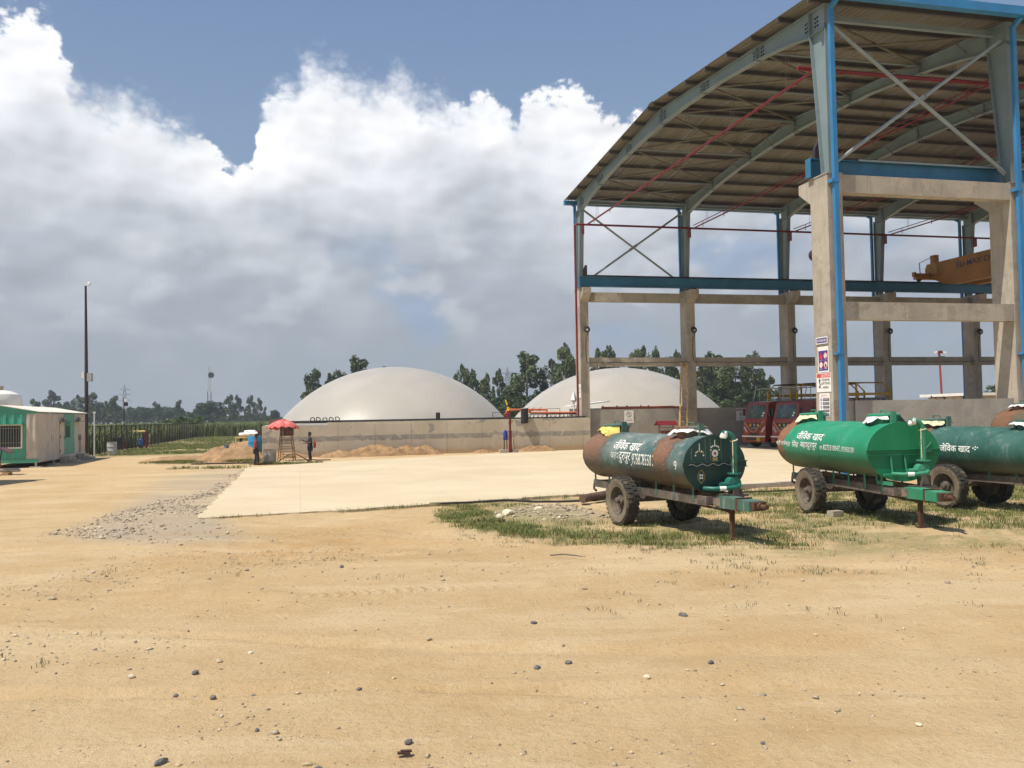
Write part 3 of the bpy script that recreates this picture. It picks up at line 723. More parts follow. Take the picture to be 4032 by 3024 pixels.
def tank_paint(name, base, base2, bands, faded, dirt, lo, rough=0.5, rust_k=0.55):
    """weathered paint; bands = (x, half width) of slurry spills running down from the hatches"""
    m, t, b = bsdf(name); v = t.coord(); x, y, z = t.sep(v)
    n1 = t.noise(v, 1.1, 5, 0.6); n2 = t.noise(v, 4.5, 6, 0.68); n3 = t.noise(t.scale(v, (9, 9, 0.8)), 1.0, 5, 0.6); n5 = t.noise(v, 22, 5, 0.7); n6 = t.noise(v, 9, 7, 0.72); dr_ = t.noise(t.scale(v, (16, 16, 0.7), (3, 3, 0)), 1.0, 4, 0.6)
    c_ = t.mix(n1.ss(0.35, 0.65), base, base2)
    c_ = t.mix(n3.ss(0.52, 0.75) * faded * n1.ss(0.3, 0.6), c_, (0.36, 0.37, 0.32))
    c_ = t.mix(n5.ss(0.6, 0.72) * faded * 0.5, c_, (0.30, 0.29, 0.25))
    c_ = t.mix(dr_.ss(0.58, 0.7) * (z + (n2 - 0.5)).ss(2.1, 1.5) * 0.45 * dirt, c_, (0.20, 0.17, 0.13))
    c_ = t.mix(n6.ss(0.64, 0.67) * faded * 0.6, c_, (0.22, 0.11, 0.06))
    dm = ((z * -1 + lo) * 2.2 + (n2 - 0.5) * 1.1).ss(0.0, 0.75) * dirt
    c_ = t.mix(dm, c_, (0.15, 0.115, 0.08))
    rf = 0.0
    for xc, hwid, kk in bands:
        d = (x - xc).abs() - (n2 - 0.5) * 0.45 - (n1 - 0.5) * 0.7 - (n6 - 0.5) * 0.35 - (dr_ - 0.5) * 0.3
        mk = d.ss(hwid + 0.05, hwid - 0.05)
        c_ = t.mix(mk * kk, c_, t.mix(n5.ss(0.4, 0.6), (0.085, 0.06, 0.045), (0.16, 0.115, 0.085)))
        rk = (d + (1.75 - z) * 0.1).ss(hwid * 0.75, hwid * 0.55) * (z + (dr_ - 0.5) * 0.5).ss(1.38, 1.5) * n2.ss(0.3, 0.5) * rust_k
        c_ = t.mix(rk, c_, t.mix(n5.ss(0.35, 0.65), (0.22, 0.085, 0.035), (0.33, 0.14, 0.06)))
    t.link(c_, b.inputs['Base Color'])
    t.link((n2 * 0.3 + (rough - 0.12)).clamp(), b.inputs['Roughness']); b.inputs['Specular IOR Level'].default_value = 0.4
    bump_from(t, b, n5 * 0.3 + n2 * 0.5, 0.25, 0.015)
    return m
def wheel_meshes(rad=0.55, wd=0.30):
    ax = lambda x, y, z: (x, z, y)                       # axle along y; z of the lathe = outward
    h = wd / 2
    ty = MB(); prof = [(rad * .60, -h * .8), (rad * .72, -h * .98), (rad * .88, -h), (rad * .965, -h * .86), (rad * .972, 0), (rad * .965, h * .86), (rad * .88, h), (rad * .72, h * .98), (rad * .60, h * .8)]
    ty.lathe(prof, 40, ax, cap=False)
    n = 30
    for i in range(n):
        for s_ in (-1, 1):
            a = 2 * math.pi * (i + (0.25 if s_ > 0 else -0.25)) / n
            ca_, sa_ = math.cos(a), math.sin(a)
            r0, r1 = rad * .90, rad * 1.0
            w0, w1 = (0.02 * s_, h * .97 * s_)
            hw_ = 0.03
            vs = []
            for rr_, yy in ((r0 + .04, w0), (r1, w0), (r1 - .012, w1), (r0 - .03, w1 * 1.02)):
                for e in (-1, 1): vs.append((rr_ * ca_ - e * hw_ * sa_ + 0, yy, rr_ * sa_ + e * hw_ * ca_))
            ty.add(vs, [(0, 1, 3, 2), (2, 3, 5, 4), (4, 5, 7, 6), (0, 2, 4, 6), (1, 7, 5, 3)])
    sd = MB(); sd.lathe([(rad * .60, h * .83), (rad * .72, h * 1.01), (rad * .885, h * 1.025)], 40, ax, cap=False)
    rim = MB(); rim.lathe([(rad * .615, -h * .5), (rad * .615, h * .84), (rad * .57, h * .86), (rad * .545, h * .5), (rad * .50, -h * .1), (rad * .22, -h * .12), (rad * .20, h * .15)], 32, ax)
    hub = MB(); hub.lathe([(.12, -h * .2), (.11, h * .42), (.075, h * .55), (.065, h * 1.05), (.03, h * 1.15)], 14, ax)
    for i in range(8):
        a = 2 * math.pi * i / 8; hub.lathe([(.016, -h * .12), (.016, h * .08)], 6, lambda x, y, z: (x + .17 * math.cos(a), z, y + .17 * math.sin(a)))
    return [q.mesh(nm, True) for q, nm in ((ty, 'tyre'), (sd, 'tyre_wall'), (rim, 'rim'), (hub, 'hub'))]
WM = wheel_meshes()
def wheel(parent, x, y, z, out):
    e = bpy.data.objects.new('wheel', None); COL.objects.link(e); e.parent = parent; e.location = (x, y, z)
    e.rotation_euler = (0, random.uniform(0, 3), 0 if out > 0 else 0)
    if out < 0: e.scale = (1, -1, 1)
    for me_, nm, mt in zip(WM, ('tyre', 'tyre_wall', 'rim', 'hub'), ('tyre', 'tyre_side', 'rim', 'frame_steel')): link(nm, me_, MAT[mt], e)
    return e
def drape(cx, cy, z, rx, ry, drop, seed, n=26, cover=(0, 1)):
    """a limp sheet tucked over a hatch neck, edge hanging unevenly"""
    q = MB(); r_ = random.Random(seed); ph = [r_.uniform(0, 6.28) for _ in range(6)]
    rows = 6
    for i in range(rows + 1):
        f_ = i / rows
        for j in range(n + 1):
            a = 2 * math.pi * (cover[0] + (cover[1] - cover[0]) * j / n)
            wv = 0.16 * math.sin(5 * a + ph[0]) + 0.10 * math.sin(9 * a + ph[1]) + 0.07 * math.sin(14 * a + ph[2])
            k = 1 + f_ * (0.32 + wv * 0.9)
            zz = z - drop * f_ ** 1.2 * (1 + 0.9 * wv + 0.35 * math.sin(2 * a + ph[3])) + 0.02 * math.sin(11 * a + ph[4]) * f_
            q.v.append((cx + rx * k * math.cos(a), cy + ry * k * math.sin(a), zz))
    for i in range(rows):
        for j in range(n):
            o = i * (n + 1) + j; q.f.append((o, o + 1, o + n + 2, o + n + 1))
    return q
def tanker(label, org, yaw, L, hw, hh, zc, xf, paint, endpaint, barpaint, seed, texts=(), hatches=(), end_detail=None, pipe=True, pipepaint=None, dish=0.32, pitch=0.012, wheelr=0.55):
    t_ = thing('tanker_trailer', label, 'trailer', (org[0], org[1], 0), R(yaw), 'slurry tanker trailers parked on the grass')
    xr = xf - L
    zx = lambda x: -pitch * x                              # slight nose-down stance
    # shell with a dished rear end
    q = MB(); n = 48; rings = []
    for f_ in (0.02, 0.25, 0.5, 0.72, 0.9, 1.0): rings.append((xr + dish * (1 - math.sqrt(max(0, 1 - (1 - f_) ** 2)) if 0 else dish * 0 + (1 - f_ ** 0.5) * 0), f_))
    prof = [(xr + dish * (1 - math.cos(a)), math.sin(a)) for a in (0.12, 0.35, 0.6, 0.85, 1.1, 1.35, math.pi / 2)]
    nseg = 10
    prof += [(xr + dish + (xf - xr - dish) * i / nseg, 1.0) for i in range(1, nseg + 1)]
    for i, (x, k) in enumerate(prof):
        for j in range(n):
            a = 2 * math.pi * j / n
            dent = 1 + 0.004 * math.sin(3 * a + i * 1.7 + seed) + 0.003 * math.sin(5 * a - i)
            q.v.append((x, hw * k * math.cos(a) * dent, zc + zx(x) + hh * k * math.sin(a) * dent))
    for i in range(len(prof) - 1):
        for j in range(n): q.f.append((i * n + j, i * n + (j + 1) % n, (i + 1) * n + (j + 1) % n, (i + 1) * n + j))
    q.f.append(tuple(range(n)))
    shell = q.obj('tank_shell', paint, t_, True)
    q = MB()
    q.prism([((hw + .025) * math.cos(2 * math.pi * j / n), zc + zx(xf) + (hh + .025) * math.sin(2 * math.pi * j / n)) for j in range(n)], xf, xf + .014, lambda a, b_, c_: (c_, a, b_))
    endp = q.obj('end_plate', endpaint, t_)
    zf = zc + zx(xf)
    MB().box(xf + .014, xf + .075, -hw - .045, hw + .045, zf - .07, zf - .058).box(xf + .014, xf + .075, -hw - .045, hw + .045, zf + .045, zf + .057).box(xf + .014, xf + .022, -hw - .045, hw + .045, zf - .058, zf + .045).obj('end_stiffener', endpaint, endp)
    MB().box(xr - .06, xr + .05, -hw * .55, hw * .55, zc - .06, zc + .06).obj('rear_lug', paint, shell)
    # seams round the shell
    for x in (xr + dish, xr + dish + (xf - xr - dish) / 2):
        q = MB()
        for j in range(n):
            a = 2 * math.pi * j / n; q.v += [(x - .012, hw * 1.003 * math.cos(a), zc + zx(x) + hh * 1.003 * math.sin(a)), (x, (hw + .009) * math.cos(a), zc + zx(x) + (hh + .009) * math.sin(a)), (x + .012, hw * 1.003 * math.cos(a), zc + zx(x) + hh * 1.003 * math.sin(a))]
        for j in range(n):
            j2 = (j + 1) % n
            for s_ in (0, 1): q.f.append((3 * j + s_, 3 * j2 + s_, 3 * j2 + s_ + 1, 3 * j + s_ + 1))
        q.obj('weld_seam', paint, shell, True)
    # lettering painted on the near flank, wrapped to the shell
    for body, xa, xb, ang, height, bold in texts:
        vs, fs = text_fit(body, xb - xa, height, bold)
        xm = (xa + xb) / 2; q = MB(); k = (hh + hw) / 2 * 0.96
        wv = []
        for x, y, _ in vs:
            p_ = R(ang) + y / k
            wv.append((xm + x, -(hw + .009) * math.cos(p_), zc + zx(xm + x) + (hh + .009) * math.sin(p_)))
        q.add(wv, fs); q.obj('lettering', MAT['letter'], shell)
    # hatches
    for i, (x, cover, mt, drop) in enumerate(hatches):
        zt = zc + zx(x) + hh
        nk = MB().lathe([(.30, -.06), (.30, .10), (.335, .10), (.335, .13)], 24, lambda a, b_, c_: (x + a, b_, zt + c_)).obj('hatch_neck', paint, t_, True)
        MB().lathe([(.36, .145), (.36, .175), (.30, .195), (.05, .205)], 24, lambda a, b_, c_: (x + a, b_, zt + c_)).obj('hatch_lid', paint if i else barpaint, nk, True)
        MB().tube([(x - .12, 0, zt + .2), (x - .1, 0, zt + .27), (x + .1, 0, zt + .27), (x + .12, 0, zt + .2)], .014, 6).obj('lid_handle', barpaint, nk)
        MB().box(x + .33, x + .40, -.06, .06, zt - .02, zt + .25).box(x - .42, x - .36, -.05, .05, zt - .03, zt + .18).obj('hinge_bracket', barpaint, nk)
        drape(x, 0, zt + .155, .33, .33, drop, seed * 7 + i, cover=cover).obj('sheet', MAT[mt], nk, True)
    # chassis
    zr0, zr1 = .68, .86
    for s_ in (-1, 1):
        q = MB(); q.prism([(xr + .35, zr0 - zx(xr) * 0), (xf + .35, zr0), (xf + .35, zr1), (xr + .35, zr1)], s_ * .42 - .035, s_ * .42 + .035, lambda a, b_, c_: (a, c_, b_ + zx(a)))
        q.obj('chassis_rail', MAT['frame_steel'], t_)
        for i in range(7):
            x = xr + .45 + i * (L - .55) / 6
            y = s_ * .42; zt = zc + zx(x) - hh * math.sqrt(max(.02, 1 - (y / hw) ** 2)) + .02
            MB().box(x - .035, x + .035, y + s_ * .037 - .006, y + s_ * .037 + .006, zr0 + .06 + zx(x), zt).obj('tank_bracket', barpaint, t_)
    for i, x in enumerate((xr + .38, xr + 1.6, -.3, 1.2, xf + .2)):
        MB().box(x - .04, x + .04, -.385, .385, zr0 + .02 + zx(x), zr1 - .02 + zx(x)).obj('cross_member', MAT['frame_steel'], t_)
    MB().box(-.055, .055, -.72, .72, wheelr - .055, wheelr + .055).obj('axle', MAT['frame_steel'], t_)
    for s_ in (-1, 1):
        q = MB(); q.prism([(-.5, .80), (.5, .80), (.35, .70), (-.35, .70)], s_ * .42 - .03, s_ * .42 + .03, lambda a, b_, c_: (a, c_, b_ - .12)); q.obj('spring_pack', MAT['frame_steel'], t_)
        w_ = wheel(t_, 0, s_ * .80, wheelr, s_)
    # drawbar box, hitch, prop stand
    xt = xf + 1.36; dz = zx(xf)
    q = MB(); q.prism([(xf + .25, .62), (xt, .64), (xt, .83), (xf + .25, .86)], -.17, .17, lambda a, b_, c_: (a, c_, b_ + dz)); db = q.obj('drawbar', barpaint, t_)
    for s_ in (-1, 1): MB().bar((xf - .5, s_ * .40, .74 + dz), (xf + .40, s_ * .14, .74 + dz), .06, .16).obj('drawbar_brace', MAT['frame_steel'], t_)
    MB().box(xt, xt + .10, -.14, .14, .66 + dz, .82 + dz).lathe([(.075, 0), (.075, .05), (.045, .05), (.045, .2)], 14, lambda a, b_, c_: (xt + .10 + c_, a, .74 + dz + b_)).obj('hitch', MAT['rust'], db)
    MB().box(xf + .92, xf + .98, -.175, .175, .612 + dz, .868 + dz).obj('rust_streak', MAT['rust'], db)
    MB().box(xf + .52, xf + .60, -.04, .04, .02, .64 + dz).box(xf + .48, xf + .64, -.09, .09, .0, .02).bar((xf + .56, 0, .50), (xf + .05, 0, .66 + dz), .05, .05).obj('prop_stand', MAT['rust'], t_)
    MB().bar((xf - .3, -.2, .60), (xf + .35, .1, .52), .05, .04).bar((xf + .1, .2, .56), (xf + .42, -.14, .56), .05, .04).obj('step_bar', MAT['rust'], t_)
    # rear hook and chain
    MB().bar((xr + .25, -.4, .78), (xr + .25, .4, .78), .06, .12).tube([(xr + .2, -.3, .78), (xr + .06, -.3, .74), (xr + .04, -.3, .62), (xr + .16, -.3, .58)], .03, 6).obj('rear_hook', MAT['rust'], t_)
    # suction pump with its pipes on the front end
    pp = pipepaint or barpaint
    if pipe:
        yp = 0.33
        up_ = [(xf + .22, yp, zf - .22), (xf + .22, yp, zf + hh * .75)] + [Vector(p_) for p_ in arc((xf + .22, yp - .20, zf + hh * .75), .20, 0, math.pi * .62, 7, (0, 1, 0), (0, 0, 1))]
        sp = MB().tube(up_, .062, 14).obj('suction_pipe', pp, t_, True)
        e_ = Vector(up_[-1])
        MB().lathe([(.15, 0), (.15, .022)], 16, lambda a, b_, c_: (xf + .22 + a, yp + b_, zf - .2 + c_)).obj('pipe_flange', pp, sp)
        for zz in (zf + .14, zf + .38): MB().lathe([(.07, 0), (.07, .03)], 14, lambda a, b_, c_: (xf + .22 + a, yp + b_, zz + c_)).obj('pipe_collar', pp, sp)
        rg = MB(); r_ = random.Random(seed)
        for i in range(5):
            for j in range(9):
                a = 2 * math.pi * j / 9; rr_ = (.066, .075, .07, .05, .02)[i] * r_.uniform(.75, 1.25)
                rg.v.append((e_.x + rr_ * math.cos(a), e_.y - .03 - i * .035 + .12, e_.z + rr_ * math.sin(a) * 1.1 - i * .012))
        for i in range(4):
            for j in range(9): rg.f.append((i * 9 + j, i * 9 + (j + 1) % 9, i * 9 + 9 + (j + 1) % 9, i * 9 + 9 + j))
        rg.f.append(tuple(range(36, 45))); rg.obj('rag_plug', MAT['cloth_white'], sp, True)
        MB().tube([(xf + .26, yp - .06, zf + .5), (xf + .28, yp - .075, zf + .2), (xf + .27, yp - .065, zf - .18)], .010, 5).tube(arc((xf + .22, yp, zf + .48), .072, 0, 6.283, 12, (1, 0, 0), (0, 1, .25)), .011, 5).obj('tie_rope', MAT['cloth_cream'], sp)
        pu = MB(); pu.lathe([(.06, -.12), (.15, -.10), (.165, 0), (.15, .07), (.06, .09)], 18, lambda a, b_, c_: (xf + .22 + c_, yp - .04 + a, zf - .40 + b_))
        po = pu.obj('pump', pp, t_, True)
        MB().lathe([(.05, 0), (.05, .2)], 10, lambda a, b_, c_: (xf + .24 + a, yp - .17 - c_, zf - .40 + b_)).obj('pump_outlet', pp, po)
        MB().tube([(xf + .34, yp + .02, zf - .42), (xf + .42, yp - .06, zf - .44), (xf + .40, yp - .25, zf - .46), (xf + .32, yp - .55, zf - .47), (xf + .10, yp - .66, zf - .47)], .045, 10).obj('delivery_pipe', pp, po, True)
        MB().tube([(xf + .38, yp - .33, zf - .465), (xf + .345, yp - .46, zf - .469)], .048, 10).obj('tape_wrap', MAT['letter'], po)
        MB().box(xf + .02, xf + .42, yp - .26, yp + .18, .83 + dz, .87 + dz).box(xf + .12, xf + .32, yp - .10, yp + .10, .87 + dz, zf - .50).obj('pump_base', MAT['frame_steel'], t_)
    if end_detail: end_detail(t_, endp, xf, hw, hh, zf)
    return t_
def blob(q, x, cy, cz, r_, n=8, sx=1.0):
    o = len(q.v); q.v.append((x, cy, cz))
    for j in range(n):
        a = 2 * math.pi * j / n; q.v.append((x, cy + r_ * math.cos(a) * sx, cz + r_ * math.sin(a)))
    for j in range(n): q.f.append((o, o + 1 + j, o + 1 + (j + 1) % n))
ylw = plain('yellow_paint_dots', (0.55, 0.40, 0.10), 0.6); redp = plain('red_paint_dot', (0.45, 0.03, 0.06), 0.6)
def flowers(t_, endp, xf, hw, hh, zf):
    """hand painted ornaments on the dark end plate"""
    x = xf + .0155
    wq, yq, rq = MB(), MB(), MB()
    for cy, cz, top_, sp_, col in ((-.36, zf + .27, .16, .095, yq), (.01, zf + .37, .12, .10, wq)):
        wq.add([(x, cy - .012, cz), (x, cy + .012, cz), (x, cy + .008, cz + top_), (x, cy - .008, cz + top_)], [(0, 1, 2, 3)])
        for i in range(7):
            a = math.pi * (0.0 + i / 6); blob(col if i % 2 else wq, x + .001 * (i % 2), cy + sp_ * math.cos(a), cz - .05 + .055 * math.sin(a) - (.03 if i in (0, 6) else 0), .019)
    for i in range(10):
        a = 2 * math.pi * i / 10; blob(wq, x, .01 + .055 * math.cos(a), zf + .22 + .055 * math.sin(a), .025)
    blob(wq, x, .01, zf + .22, .045); blob(rq, x + .002, .01, zf + .22, .032)
    for i in range(6): blob(yq, x, .01 + (i % 3 - 1) * .04, zf + .12 - .03 * (i // 3) - .01 * (i % 2), .02)
    for i in range(4):
        a = math.pi / 4 + math.pi / 2 * i; blob(wq, x, -.33 + .035 * math.cos(a), zf - .24 + .04 * math.sin(a), .024)
    yq.tube([(x, -.33 + .085 * math.sin(math.pi * i / 10) , zf - .10 - .28 * i / 10) for i in range(11)], .006, 4).tube([(x, -.33 - .085 * math.sin(math.pi * i / 10), zf - .10 - .28 * i / 10) for i in range(11)], .006, 4)
    tag(wq.obj('painted_ornament', MAT['letter'], endp), kind='stuff'); tag(yq.obj('painted_ornament', ylw, endp), kind='stuff'); rq.obj('painted_ornament', redp, endp)
    MB().tube([(xf + .0245, -hw + .1 + i * .025, zf - .006 + .022 * math.sin(i * .62)) for i in range(44)], .006, 4).obj('painted_wave', MAT['letter'], endp)
    wl = MB()
    for y in (-.55, -.22, -.10, .16): wl.box(xf + .014, xf + .0165, y - .004, y + .004, zf + .09, zf + hh * math.sqrt(1 - (y / hw) ** 2) - .03)
    wl.obj('drip_lines', plain('grey_drip', (0.16, 0.18, 0.17), 0.7), endp)
P1 = tank_paint('worn_dark_teal_tank', (0.045, 0.105, 0.098), (0.165, 0.20, 0.185), ((-1.78, .66, .88), (1.48, .38, .95)), 1.0, 0.95, 1.42)
E1 = tank_paint('dark_green_end', (0.012, 0.050, 0.042), (0.02, 0.068, 0.055), (), 0.15, 0.35, 1.0)
B1 = tank_paint('faded_green_bar', (0.045, 0.125, 0.095), (0.09, 0.165, 0.135), (), 0.6, 0.3, 0.6)
tanker('worn dark teal tanker trailer nearest the apron, with painted flowers on its end', (3.185, 20.43), -68.5, 4.9, .72, .565, 1.47, 2.47, P1, E1, B1, 3,
       texts=(('जैिवक खाद', -.66, .58, 33, .30, .006), ('बहा', -.66, -.28, 5, .17, -.012), ('दुरपुर', -.26, .27, 3, .28, .005), ('|', .29, .31, 3, .34, .002), ('9758785501', .35, 1.24, 3, .26, .001), ('9', 2.10, 2.20, -2, .20, .004)),
       hatches=((-1.67, (0.35, 0.95), 'cloth_yellow', .17), (1.65, (0.0, 1.0), 'cloth_white', .10)), end_detail=flowers, pipepaint=plain('teal_pipe_paint', (0.018, 0.15, 0.115), .4, 0, .2, 5, .05, 20, (0.03, .09, .075), (.58, .7)))
P2 = tank_paint('bright_green_tank', (0.010, 0.225, 0.11), (0.022, 0.27, 0.15), ((-1.55, .20, .8),), 0.38, 0.7, 1.46, 0.5, 1.0)
E2 = tank_paint('bright_green_end', (0.004, 0.19, 0.075), (0.006, 0.21, 0.09), (), 0.08, 0.15, 1.1)
B2 = tank_paint('green_bar', (0.02, 0.24, 0.12), (0.05, 0.27, 0.16), (), 0.3, 0.2, 0.5)
def frame2(t_, endp, xf, hw, hh, zf):
    MB().box(xf + .02, xf + .05, -.38, -.14, zf - .075, zf - .05).tube([(xf + .04, -.32, zf - .07), (xf + .10, -.32, zf - .48)], .018, 6).tube([(xf + .04, .0, zf - .07), (xf + .10, .02, zf - .48)], .018, 6).box(xf + .06, xf + .14, -.52, -.22, zf - .50, zf - .46).obj('end_frame', B2, t_)
    MB().box(xf - .3, xf + .3, -.48, -.44, .86, .94).box(xf - .3, xf - .26, -.48, -.44, .86, 1.12).obj('side_bracket', B2, t_)
    MB().tube([(xf + .03, .48, zf + .0), (xf + .03, .66, zf + .2)], .008, 5).box(xf + .076, xf + .12, .44, .60, zf - .02, zf + .04).obj('latch', B2, t_)
tanker('bright green tanker trailer with a rust patch by its rear hatch, between two dark tankers', (8.055, 21.97), -81, 4.65, .825, .623, 1.60, 2.65, P2, E2, B2, 5,
       texts=(('जैिवक खाद', -.70, .62, 26, .27, .010), ('श्री राजेन्द्र', -1.72, -.94, 4, .17, .004), ('िसंह', -.84, -.50, 4, .20, .006), ('बहादुरपुर', -.40, .43, 2, .20, .006), ('m 8273310047,', .58, 1.52, 2, .16, .004), ('9719501291', 1.57, 2.10, 2, .13, .003)),
       hatches=((-1.26, (0.35, 0.95), 'cloth_cream', .13), (1.95, (0.15, 0.95), 'cloth_white', .13)), end_detail=frame2)
P3 = tank_paint('dark_teal_tank_faded_front', (0.018, 0.085, 0.065), (0.045, 0.125, 0.105), ((-.95, .22, .6),), 0.4, 0.55, 1.32)
E3 = tank_paint('dark_teal_end', (0.012, 0.06, 0.045), (0.02, 0.08, 0.06), (), 0.3, 0.3, 1.0)
t3 = tanker('dark teal tanker trailer cut off by the right edge, behind the bright green one', (11.63, 22.74), -67, 4.9, .76, .60, 1.42, 2.5, P3, E3, B1, 8,
       texts=(('जेिवक खाद', -.22, .68, 8, .24, .012),), hatches=((-.95, (0.2, 0.95), 'cloth_cream', .10), (1.75, (0.1, 0.9), 'cloth_white', .10)))
dots = MB()
for x_, a_ in ((.76, 9), (.82, 12), (.82, 6), (.88, 10.5)):
    for j in range(8):
        pass
    o = len(dots.v)
    for j in range(10):
        b_ = 2 * math.pi * j / 10; p_ = R(a_) + .02 * math.sin(b_) / .68; xx = x_ + .02 * math.cos(b_)
        dots.v.append((xx, -(.769) * math.cos(p_), 1.42 - .012 * xx + .609 * math.sin(p_)))
    dots.f.append(tuple(range(o, o + 10)))
dots.obj('painted_dots', MAT['letter'], t3)
P4 = tank_paint('rust_red_tank', (0.16, 0.07, 0.04), (0.09, 0.12, 0.08), ((-1.2, .5, .8),), 0.4, 0.4, 1.2)
tanker('rust red and green tanker end showing above the last dark tanker', (17.4, 28.9), -84, 4.6, .85, .68, 1.74, 2.6, P4, P4, B1, 12, hatches=((-1.2, (0, 1), 'cloth_white', .1), (1.8, (0, 1), 'cloth_white', .1)), pipe=False)
# chocks and bits lying by the wheels
lg = MB().tube([(1.92, 25.05, .13), (2.25, 25.4, .15), (2.72, 25.95, .16)], [.12, .115, .12], 12).obj('timber_log', plain('dry_bark', (0.12, 0.075, 0.055), 0.9, 0, .3, 8, .4, 20), None, True)
tag(lg, 'short dark log lying on the apron edge behind the nearest tanker wheel', 'log')
br = MB().box(-.16, .16, -.10, .10, 0, .13).obj('concrete_block', MAT['concrete']); br.location = (7.55, 21.0, 0.0); br.rotation_euler = (0, 0, .4)
tag(br, 'small grey block chocking the wheel of the bright green tanker', 'block')
# ================================================================== DIGESTER: BUND WALL, DOMES, PIPEWORK
m, t, b = bsdf('membrane'); v = t.coord(); x, y, z = t.sep(v)
an = x._m('ARCTAN2', y)
seam = ((an * 9.0)._m('FRACT') - 0.5).abs().ss(0.485, 0.5)
c_ = t.mix(t.noise(v, 0.35, 4, 0.55).ss(0.35, 0.7), (0.40, 0.37, 0.32), (0.44, 0.41, 0.36))
c_ = t.mix(seam * 0.3, c_, (0.40, 0.38, 0.34))
st_ = t.noise(t.comb(an * 22.0, z * 0.15, 0.0), 1.0, 4, 0.6)
c_ = t.mix(st_.ss(0.55, 0.8) * 0.2, c_, (0.44, 0.41, 0.36))
t.link(c_, b.inputs['Base Color']); b.inputs['Roughness'].default_value = 0.38; b.inputs['Specular IOR Level'].default_value = 0.36
bump_from(t, b, seam * 0.3 + t.noise(v, 0.6, 3, 0.5), 0.06, 0.06)
MAT['membrane'] = m
def dome(label, u, v0, rad, h, z0):
    d = thing('gas_dome', label, 'dome', P(u, v0, z0), TH, 'membrane gas domes over the digesters')
    rs = (rad * rad + h * h) / (2 * h); q = MB(); n, k = 96, 26
    amax = math.asin(rad / rs)
    for i in range(k + 1):
        a = amax * (1 - i / k) if i < k else 0.002
        for j in range(n):
            f_ = 2 * math.pi * j / n; q.v.append((rs * math.sin(a) * math.cos(f_), rs * math.sin(a) * math.sin(f_), rs * math.cos(a) - (rs - h)))
    for i in range(k):
        for j in range(n): q.f.append((i * n + j, i * n + (j + 1) % n, i * n + n + (j + 1) % n, i * n + n + j))
    q.f.append(tuple(k * n + j for j in range(n)))
    q.obj('membrane', m, d, True)
    MB().tube([(rad * 1.01 * math.cos(2 * math.pi * j / 64), rad * 1.01 * math.sin(2 * math.pi * j / 64), 0.0) for j in range(65)], .075, 6).obj('clamp_rail', MAT['black'], d, True)
    MB().lathe([(rad * 1.012, -2.3), (rad * 1.012, -.06)], 64).obj('ring_wall', MAT['bund'], d, True)
    MB().lathe([(.14, 0), (.14, .05)], 10, lambda a, b_, c_: (a - .8, b_ - .6, h - .03 + c_)).obj('sight_glass', MAT['black'], d)
    return d
# bund wall material: dirty cast concrete, repaired band along the mid joint, soil splash at the foot
m2, t, b = bsdf('bund_wall_concrete'); v = t.coord(); x, y, z = t.sep(v)
n1 = t.noise(v, 0.5, 5, 0.6); n2 = t.noise(v, 1.5, 6, 0.68); n3 = t.noise(t.scale(v, (6, 6, 0.5)), 1.0, 5, 0.6)
c_ = t.mix(n1.ss(0.3, 0.7), (0.49, 0.425, 0.325), (0.59, 0.52, 0.41))
c_ = t.mix(n3.ss(0.5, 0.75) * z.ss(1.25, 0.9) * 0.55, c_, (0.66, 0.61, 0.53))
c_ = t.mix(n3.ss(0.3, 0.5) * z.ss(1.2, 0.4) * 0.25, c_, (0.38, 0.32, 0.24))
band_ = (z - 1.20 - (n2 - 0.5) * 1.9 * t.noise(t.scale(v, 1.0, (8, 0, 0)), 0.35, 4, 0.6).ss(0.35, 0.7)).abs().ss(0.19, 0.14)
c_ = t.mix(band_ * n2.ss(0.3, 0.45) * 0.85, c_, t.mix(n2.ss(0.4, 0.6), (0.235, 0.22, 0.20), (0.36, 0.34, 0.31)))
blot = t.noise(t.scale(v, 1.0, (31, 2, 5)), 0.8, 6, 0.62).ss(0.63, 0.65) * z.ss(1.05, 1.25)
c_ = t.mix(blot * 0.8, c_, (0.29, 0.275, 0.25))
c_ = t.mix((z * -1 + 0.55 + (n2 - 0.5) * 0.9).ss(0.0, 0.4) * 0.75, c_, (0.42, 0.29, 0.16))
jt = ((x * (1 / 1.22))._m('FRACT') - 0.5).abs().ss(0.49, 0.4985)
c_ = t.mix(jt * 0.3, c_, (0.26, 0.23, 0.19))
t.link(c_, b.inputs['Base Color']); b.inputs['Roughness'].default_value = 0.95; b.inputs['Specular IOR Level'].default_value = 0.2
bump_from(t, b, n2 * 0.5 + band_ * 0.2 - jt * 0.4, 0.4, 0.04); MAT['bund'] = m2
bw = thing('bund_wall', 'low stained concrete bund wall in front of the pale domes', 'wall', P(-22.2, 30.15, 0), TH)
panel = MB()
pw = 2.44; nP = 9
for i in range(nP):
    MB().box(i * pw + .006, (i + 1) * pw - .006, 0.006 * (i % 2), .30, 0, 2.10).obj('wall_panel', m2, bw)
MB().box(nP * pw, 22.5, 0.01, .30, 0, 2.10).obj('wall_panel', m2, bw)
for i in range(9): MB().box(-.005, .295, .306 + i * pw, .294 + (i + 1) * pw, 0, 2.10).obj('side_panel', m2, bw)
MB().box(4.2, 22.5, .06, .42, 2.10, 2.27).obj('wall_cap', m2, bw)
MB().box(2.0, 22.6, .42, .80, 2.02, 2.22).obj('wall_ledge', MAT['white'], bw)
MB().tube([(2.6, .56, 2.29), (8, .56, 2.31), (15, .5, 2.30), (22.3, .45, 2.33)], .055, 8).obj('edge_hose', MAT['black'], bw, True)
MB().box(0.45, 1.5, .32, .9, 2.0, 2.55).obj('brick_pier', plain('brick_pier', (0.20, 0.12, 0.09), 0.9, 0, .25, 6, .3, 20), bw)
